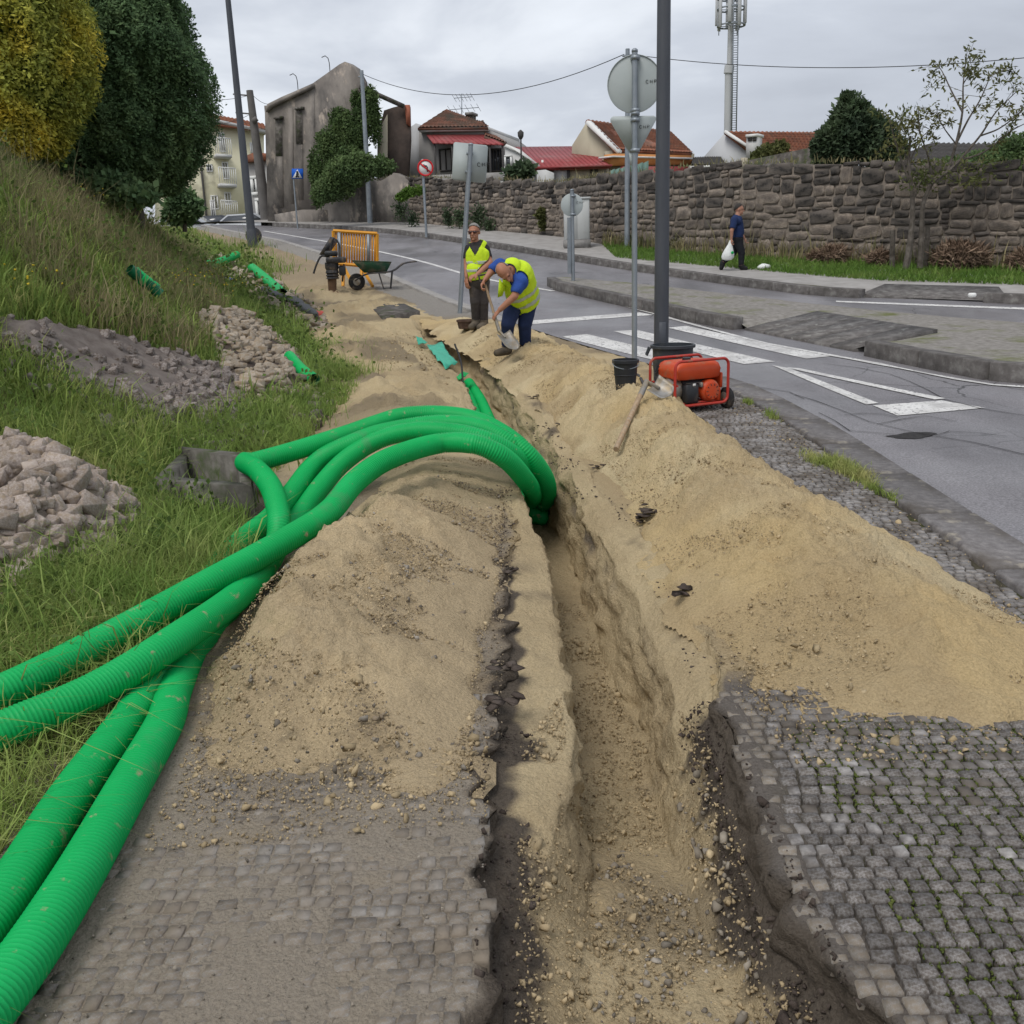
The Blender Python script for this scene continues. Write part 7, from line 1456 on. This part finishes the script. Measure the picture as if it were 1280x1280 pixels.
# ================================================================== PEOPLE
def cap_mesh(mb, p0, p1, r0, r1, n=14):
    p0, p1 = np.array(p0, float), np.array(p1, float); d = p1-p0; L = np.linalg.norm(d)+1e-6; d = d/L; prof = [(max(1e-3, r0*math.cos(a)), r0*math.sin(a)) for a in np.linspace(-math.pi/2, 0, 5)]+[(max(1e-3, r1*math.cos(a)), L+r1*math.sin(a)) for a in np.linspace(0, math.pi/2, 5)]; mb.lathe(p0, prof, n, d)
class Figure:
    def __init__(s, label, base, yscale=1.): s.t = empty('person', base, label, 'person'); s.B = []; s.M = MB()
    def bone(s, nm, p0, p1, r0, r1): s.B.append((nm, np.array(p0, float), np.array(p1, float), r0, r1)); cap_mesh(s.M, p0, p1, r0, r1)
    def ell(s, nm, c, r, R=None):
        c = np.array(c, float); m = MB().ball((0,0,0), r, 18, 12); V = np.vstack(m.V); V = V@np.array(R).T if R is not None else V; s.M.add(V+c, [f for k in m.F.values() for f in k]); s.B.append((nm, c, c+1e-4, min(r)*.95, min(r)*.95))
    def hand(s, w, d, pn, side=1, curl=.7):
        """palm and five bent fingers; w wrist, d forearm direction, pn palm normal (curl direction)"""
        d = np.array(d, float)/np.linalg.norm(d); pn = np.array(pn, float); pn -= d*(pn@d); pn /= np.linalg.norm(pn); x = np.cross(d, pn)*side; w = np.array(w, float)
        for k in (-1.2, -.4, .4, 1.2): s.bone('hand', w, w+d*.085+x*.019*k, .020, .016)
        for k, L in zip((-1.5, -.5, .5, 1.5), (.062, .075, .080, .070)):
            p = w+d*.09+x*.0205*k; a = d; ang = 0
            for j, f in enumerate((.45, .32, .25)): ang += curl*(.6+.3*j); q = p+(d*math.cos(ang)+pn*math.sin(ang))*L*f*1.25; s.bone('hand', p, q, .0100-.0008*j, .0095-.0008*j); p = q
        p = w+d*.02+x*.025; q = p+d*.030+x*.024+pn*.012; r = q+d*.026+pn*.024-x*.002; s.bone('hand', p, q, .0125, .0115); s.bone('hand', q, r, .0112, .0095)
    def head(s, c, fwd, up, hgt=.235, hair=None, glasses=None, skin=None):
        f = np.array(fwd, float); f /= np.linalg.norm(f); u = np.array(up, float); u -= f*(u@f); u /= np.linalg.norm(u); x = np.cross(f, u); R = np.stack([x, f, u], 1); c = np.array(c, float); k = hgt/.235; s.hd = (c, R, k); q = lambda a, b, e: c+R@(np.array([a, b, e])*k)
        s.ell('head', q(0,-.01,.025), (.076*k,.095*k,.095*k), R); s.ell('head', q(0,.022,-.045), (.056*k,.066*k,.068*k), R); s.bone('head', q(0,.088,.005), q(0,.108,-.025), .011*k, .016*k)
        s.bone('head', q(-.02,.082,-.058), q(.02,.082,-.058), .011*k, .011*k); s.bone('head', q(-.035,.082,.028), q(.035,.082,.028), .012*k, .012*k); s.bone('head', q(0,.07,-.092), q(0,.075,-.094), .020*k, .018*k)
        for sd in (-1, 1): s.bone('ear', q(sd*.076,-.012,.012), q(sd*.080,-.018,-.022), .014*k, .010*k)
    def build(s, skin, clothes, voxel=.0085, hair=None, hair_pred=None):
        me = s.M.mesh('body'); o = bpy.data.objects.new('body', me); C.objects.link(o); md = o.modifiers.new('r', 'REMESH'); md.mode = 'VOXEL'; md.voxel_size = voxel; md.use_smooth_shade = True; sm = o.modifiers.new('s', 'SMOOTH'); sm.factor = .5; sm.iterations = 4
        dg = bpy.context.evaluated_depsgraph_get(); m2 = bpy.data.meshes.new_from_object(o.evaluated_get(dg)); bpy.data.objects.remove(o); n = len(m2.vertices); V = np.zeros(n*3, np.float32); m2.vertices.foreach_get('co', V); V = V.reshape(-1,3).astype(float); N = np.zeros(n*3, np.float32); m2.vertices.foreach_get('normal', N); N = N.reshape(-1,3)
        F = [list(p.vertices) for p in m2.polygons]; best = np.full(n, 9e9); lab = np.zeros(n, int); par = np.zeros(n); names = []
        for i, (nm, p0, p1, r0, r1) in enumerate(s.B):
            d = p1-p0; t = np.clip(((V-p0)@d)/(d@d+1e-12), 0, 1); dist = np.linalg.norm(V-p0-t[:,None]*d, axis=1)-(r0*(1-t)+r1*t); k = dist < best; best[k] = dist[k]; lab[k] = i; par[k] = t[k]; names.append(nm)
        nm = np.array(names)[lab]; off = np.array(s.t.location)
        Fq = np.array([f for f in F if len(f) == 4]); Ft = np.array([f for f in F if len(f) == 3]).reshape(-1,3)
        b = ob('body', meshnp('body', V-off, [Fq] if not len(Ft) else [Fq, Ft], True), skin, s.t); s.V, s.nm, s.par = V, nm, par
        for cname, mat, pred, thick, parent, lab2 in clothes:
            mask = pred(nm, par, V); fm = mask[Fq].all(1); fs = Fq[fm]
            if not len(fs): continue
            used = np.unique(fs); idx = np.full(n, -1); idx[used] = np.arange(len(used)); Vs = V[used]+N[used]*thick*(1+.0*V[used][:,:1]); Vs = Vs+N[used]*(.006*fbm(V[used][:,0]*14+V[used][:,1]*9, V[used][:,2]*11, len(cname)))[:,None]
            c = ob(cname, meshnp(cname, Vs-off, [idx[fs]], True), mat, s.t); md = c.modifiers.new('s', 'SOLIDIFY'); md.thickness = min(thick*.8, .01); md.offset = -1
            if lab2: c['label'] = lab2
            if parent: c.parent = bpy.data.objects[parent] if isinstance(parent, str) else parent
        return b
    def face_bits(s, hairmat=None, glasses=False):
        c, R, k = s.hd; q = lambda a, b, e: c+R@(np.array([a, b, e])*k)
        if glasses:
            g = MB()
            for sd in (-1, 1): MB().ball((0,0,0), (1,1,1), 4, 3)
            fr = MB().tube([q(-.079,-.01,.016), q(-.072,.075,.012), q(-.03,.098,.012), q(0,.102,.016), q(.03,.098,.012), q(.072,.075,.012), q(.079,-.01,.016)], .005, 6).build('sunglasses', MT['black'], s.t)
            for sd in (-1, 1): m = MB(); m.add(np.array([q(sd*a, b, e) for a, b, e in [(.012,.101,.022),(.058,.090,.022),(.060,.088,-.008),(.035,.098,-.016),(.014,.102,-.006)]]), [(0,1,2,3,4)] if sd > 0 else [(4,3,2,1,0)]); l = m.build('lens', MT['shades'], fr); md = l.modifiers.new('s', 'SOLIDIFY'); md.thickness = .004
        else:
            for sd in (-1, 1): MB().ball(q(sd*.032,.083,.012), (.011,.011,.008), 8, 6).build('eye', MT['hair_dark'], s.t, True)
L = lambda u, v, y: dep(u, v, y)
# ---- standing worker with sunglasses
def worker_standing():
    y = 15.95; g = hit(600, 408, surf); y = g[1]; P = lambda u, v, d=0: dep(u, v, y+d); f = Figure('grey haired worker in yellow vest and sunglasses standing beside the leaning post', P(600,410)*[1,1,0]+[0,0,g[2]])
    hc = P(592.5,290.5,-.03); f.head(hc, (-.22,-1,-.05), (0,0,1), .245); f.bone('neck', P(593.5,303), P(593,295), .062, .056)
    f.bone('torso', P(594,308), P(601,308.5), .085, .085); f.bone('torso', P(596.5,318), P(598,334), .150, .142); f.bone('torso', P(592,318), P(594,336), .115, .125); f.bone('torso', P(602,318), P(601,336), .115, .125); f.bone('hips', P(597,346), P(599,352), .148, .150); f.bone('torso', P(594,338,-.06), P(595,343,-.05), .12, .12)
    f.bone('sleeve', P(606,311), P(610,321), .066, .056); f.bone('upperarm', P(610,321), P(612.5,328,-.05), .050, .044); f.bone('forearm', P(612.5,328,-.05), P(597,342.5,-.24), .044, .030); f.hand(P(596.5,343,-.24), (P(590,345.5,-.28)-P(597,342.5,-.24)), (-.2,.3,-.8), 1, .8)
    f.bone('sleeve', P(586.5,311), P(584,321), .064, .055); f.bone('upperarm', P(584,321), P(583,329,-.02), .048, .043); f.bone('forearm', P(583,329,-.02), P(583,346,-.12), .042, .030); f.hand(P(583,347,-.12), (0,-.25,-1), (.5,.6,0), -1, .6)
    for li, (h, k, a, toe) in enumerate((((594.5,352,0),(594.5,377,-.06),(595.5,401,.02),(590,407.5,-.16)), ((603,352,0),(604,378,-.03),(604.5,402,.02),(600,409.5,-.18)))):
        f.bone('thigh%d' % li, P(*h), P(*k), .098, .070); f.bone('shin%d' % li, P(*k), P(*a), .066, .052); A = P(*a); f.bone('boot%d' % li, A, A-[0,0,.05], .056, .055); f.bone('boot%d' % li, A-[0,0,.055], P(*toe)*[1,1,0]+[0,0,A[2]-.075], .050, .036)
    hz_ = hc[2]; zs = lambda px: P(597, px)[2]
    cl = [('t_shirt', MT['darkshirt'], lambda nm, t, V: np.isin(nm, ['sleeve','torso']) | ((nm == 'upperarm') & (t < .2)), .008, None, None), ('safety_vest', MT['vest'], lambda nm, t, V: (np.isin(nm, ['torso','hips']) & (V[:,2] > zs(349.5)) & ~((V[:,1] < y) & (np.abs(V[:,0]-P(594.5,318)[0]) < (V[:,2]-zs(319))*.6))), .024, None, 'fluorescent yellow safety vest with grey bands'),
      ('reflective_band', MT['reflective'], lambda nm, t, V: np.isin(nm, ['torso','hips']) & (V[:,2] > zs(330.5)) & (V[:,2] < zs(326.2)), .028, None, None), ('reflective_band', MT['reflective'], lambda nm, t, V: np.isin(nm, ['torso','hips']) & (V[:,2] > zs(340.2)) & (V[:,2] < zs(336)), .028, None, None),
      ('trousers', MT['trousers'], lambda nm, t, V: np.isin(nm, ['hips','thigh0','shin0','thigh1','shin1']), .016, None, None), *[('boot', MT['boot'], (lambda i: lambda nm, t, V: (nm == 'boot%d' % i) | ((nm == 'shin%d' % i) & (t > .86)))(i), .020, None, None) for i in (0, 1)],
      ('hair', MT['hair_grey'], lambda nm, t, V: (nm == 'head') & ((V-f.hd[0])@f.hd[1][:,2] > .058-.55*np.clip(-((V-f.hd[0])@f.hd[1][:,1]), -.09, .12)), .012, None, 'short grey hair')]
    f.build(MT['skin_tan'], cl); f.face_bits(glasses=True)
worker_standing()
def worker_bent():
    g = hit(645, 441, surf); y = g[1]; P = lambda u, v, d=0: dep(u, v, y+d); f = Figure('balding worker in yellow vest and blue shirt bending over to shovel sand', P(645,441)*[1,1,0]+[0,0,g[2]])
    hc = P(631,340.5,-.45); f.head(hc, (.30,-.62,-.72), (-.55,-.72,.42), .25); f.bone('neck', P(641,337,-.30), P(635,339,-.39), .066, .060)
    f.bone('hips', P(655,376,.02), P(657,370,.0), .150, .155); f.bone('torso', P(655,366,-.04), P(648,345,-.20), .155, .165); f.bone('torso', P(650,350,-.18), P(640,336,-.28), .150, .105); f.bone('torso', P(644,352,-.22), P(649,370,-.08), .13, .13); f.bone('shoulder', P(645,343,-.26), P(626,332,-.26), .09, .075); f.bone('shoulder', P(645,345,-.26), P(651,353,-.38), .10, .085)
    # far arm to the grip, near arm down the shaft
    f.bone('sleeve', P(625,331,-.26), P(617,336,-.28), .072, .060); f.bone('upperarm', P(617,336,-.28), P(613,341,-.30), .050, .044); f.bone('forearm', P(613,341,-.30), P(606.5,349,-.36), .042, .030); f.hand(P(606.5,349,-.36), P(603,355,-.38)-P(606.5,349,-.36), (.7,-.2,-.5), 1, .95)
    f.bone('sleeve', P(651,353,-.38), P(646,362,-.44), .078, .066); f.bone('upperarm', P(646,362,-.44), P(643.5,370,-.46), .052, .046); f.bone('forearm', P(643.5,370,-.46), P(625,387,-.44), .047, .032); f.hand(P(624.5,388,-.44), P(618.5,394,-.44)-P(624.5,388,-.44), (-.3,.25,-.9), -1, .95)
    for li, (h, k, a, toe) in enumerate((((642,382,-.02),(635,405,-.12),(634,432,.0),(621,438.5,-.10)), ((660,380,.05),(656,406,.0),(656.5,431,.08),(651,439,-.12)))):
        f.bone('thigh%d' % li, P(*h), P(*k), .100, .074); f.bone('shin%d' % li, P(*k), P(*a), .068, .056); A = P(*a); f.bone('boot%d' % li, A, A-[0,0,.05], .058, .056); f.bone('boot%d' % li, A-[0,0,.058], P(*toe)*[1,1,0]+[0,0,A[2]-.08], .050, .034)
    hipc = P(656,372); ax = (P(640,335,-.28)-hipc); L_ = np.linalg.norm(ax); ax = ax/L_; tt = lambda V: (V-hipc)@ax
    tor = lambda nm: np.isin(nm, ['torso','hips'])
    cl = [('shirt', MT['blueshirt'], lambda nm, t, V: np.isin(nm, ['sleeve','shoulder','torso']) | ((nm == 'upperarm') & (t < .25)), .010, None, 'bright blue short sleeved shirt'), ('safety_vest', MT['vest'], lambda nm, t, V: (tor(nm) & (tt(V) > -.10)) | ((nm == 'shoulder') & (t < .45)), .030, None, 'fluorescent yellow safety vest open at the front'),
      ('reflective_band', MT['reflective'], lambda nm, t, V: tor(nm) & (tt(V) > -.02) & (tt(V) < .035), .035, None, None), ('reflective_band', MT['reflective'], lambda nm, t, V: tor(nm) & (tt(V) > .12) & (tt(V) < .17), .035, None, None),
      ('trousers', MT['navy'], lambda nm, t, V: np.isin(nm, ['hips','thigh0','shin0','thigh1','shin1']), .016, None, None), *[('boot', MT['boot'], (lambda i: lambda nm, t, V: (nm == 'boot%d' % i) | ((nm == 'shin%d' % i) & (t > .92)))(i), .010, None, None) for i in (0, 1)],
      ('hair', MT['hair_grey'], lambda nm, t, V: (nm == 'head') & ((V-f.hd[0])@f.hd[1][:,1] < -.015) & ((V-f.hd[0])@f.hd[1][:,2] < .075) & ((V-f.hd[0])@f.hd[1][:,2] > -.04), .008, None, 'fringe of short grey hair')]
    f.build(MT['skin_tan'], cl); f.face_bits()
    # hanging front flap of the vest
    q = [P(624,348,-.33), P(632,358,-.36), P(628,370,-.34), P(622,372,-.32)]; m = MB().prism(q, (0,.02,0)).build('vest_flap', MT['vest'], f.t)
    a, b = P(606.5,356,-.37), P(624,414,-.46); shovel('shovel in the hands of the bending worker', a, b, P(642,435,-.60)-b, np.array([.35,-.6,.75]), 'shovel', True, .27, .21)
worker_bent()
def walker():
    g = hit(922, 337, lambda x, y: z0(y)+PV); y = g[1]; P = lambda u, v, d=0: dep(u, v, y+d); f = Figure('dark haired man in navy t-shirt walking along the far pavement with a bag', P(918,337)*[1,1,0]+[0,0,g[2]])
    hc = P(924,262.0); f.head(hc, (1,-.12,-.05), (0,0,1), .24); f.bone('neck', P(922,270), P(923,265), .062, .056)
    f.bone('torso', P(920.5,274,-.0), P(921,275,.0), .10, .10); f.bone('torso', P(920.5,276), P(922,290), .125, .135); f.bone('torso', P(921.5,277,-.13), P(921.5,277,.13), .075, .075); f.bone('torso', P(921,286,-.08), P(922,294,-.08), .10, .105); f.bone('torso', P(921,286,.08), P(922,294,.08), .10, .105); f.bone('hips', P(922,299,-.06), P(922,299,.06), .120, .120)
    f.bone('sleeve', P(918.5,275,-.19), P(916,284,-.23), .066, .058); f.bone('upperarm', P(916,284,-.23), P(914.8,288,-.25), .047, .043); f.bone('forearm', P(914.8,288,-.25), P(914.2,298,-.22), .042, .030); f.hand(P(914.2,298.5,-.22), (-.05,0,-1), (1,.2,0), 1, 1.0)
    f.bone('sleeve', P(921.5,275,.19), P(924,283,.22), .064, .056); f.bone('upperarm', P(924,283,.22), P(925,288,.22), .046, .042); f.bone('forearm', P(925,288,.22), P(930,297,.18), .040, .030); f.hand(P(930.3,297.5,.18), (.4,0,-1), (1,-.3,.2), -1, .7)
    for li, (h, k, a, toe) in enumerate((((923,301,-.08),(927,317,-.08),(926.3,332,-.08),(932,337,-.09)), ((921,301,.08),(916.5,316,.08),(903.5,328,.08),(901.5,336.5,.07)))):
        f.bone('thigh%d' % li, P(*h), P(*k), .092, .068); f.bone('shin%d' % li, P(*k), P(*a), .064, .048); A = P(*a); T = P(*toe); f.bone('shoe%d' % li, A, A+(T-A)*.3, .05, .05); f.bone('shoe%d' % li, A+(T-A)*.25-[0,0,.02], T+[0,0,.025], .048, .036)
    cl = [('t_shirt', mk('navy_shirt', [(.010,.022,.075),(.017,.033,.10)], rough=.9, bump=.4, bscale=12), lambda nm, t, V: np.isin(nm, ['torso','sleeve']) | ((nm == 'hips') & (V[:,2] > P(922,297)[2])), .016, None, None), ('trousers', MT['blacktr'], lambda nm, t, V: np.isin(nm, ['hips','thigh0','shin0','thigh1','shin1']), .012, None, None), *[('shoe', MT['shoe'], (lambda i: lambda nm, t, V: nm == 'shoe%d' % i)(i), .014, None, None) for i in (0, 1)],
      ('hair', MT['hair_dark'], lambda nm, t, V: (nm == 'head') & ((V-f.hd[0])@f.hd[1][:,2] > .055-.75*np.clip(-((V-f.hd[0])@f.hd[1][:,1]), -.09, .12)), .012, None, None)]
    f.build(MT['skin'], cl); f.face_bits()
    # carrier bag, held
    h = P(914.1,300.5,-.21); t = empty('carrier_bag', h-[0,0,.5], 'white plastic carrier bag with green print hanging from the walking man\'s hand', 'bag'); m = MB(); prof = [(.03,0),(.05,-.09),(.10,-.20),(.14,-.30),(.145,-.37),(.11,-.42),(.03,-.44)]
    m.lathe(h, prof, 18, (.06,0,1)); V = np.vstack(m.V); V[:,0] -= h[0]; V[:,1] -= h[1]; V[:,1] *= .6; V[:,0] += .03*fbm(V[:,2]*7, V[:,1]*9, 3); V[:,0] += h[0]-.02+(h[2]-V[:,2])*-.08; V[:,1] += h[1]; m.V = [V]; m.build('sack', MT['bag'], t, True)
    for s in (-1, 1): MB().tube([h+[s*.012,0,.03], h+[s*.03,0,-.06]], .008, 5).build('handle', MT['bag'], t)
    MB().lathe(h+[.01,-.1,-.27], [(.035,0),(.02,.012),(.005,.014)], 10, (.1,-1,.1)).build('green_print', MT['green'], t)
walker()
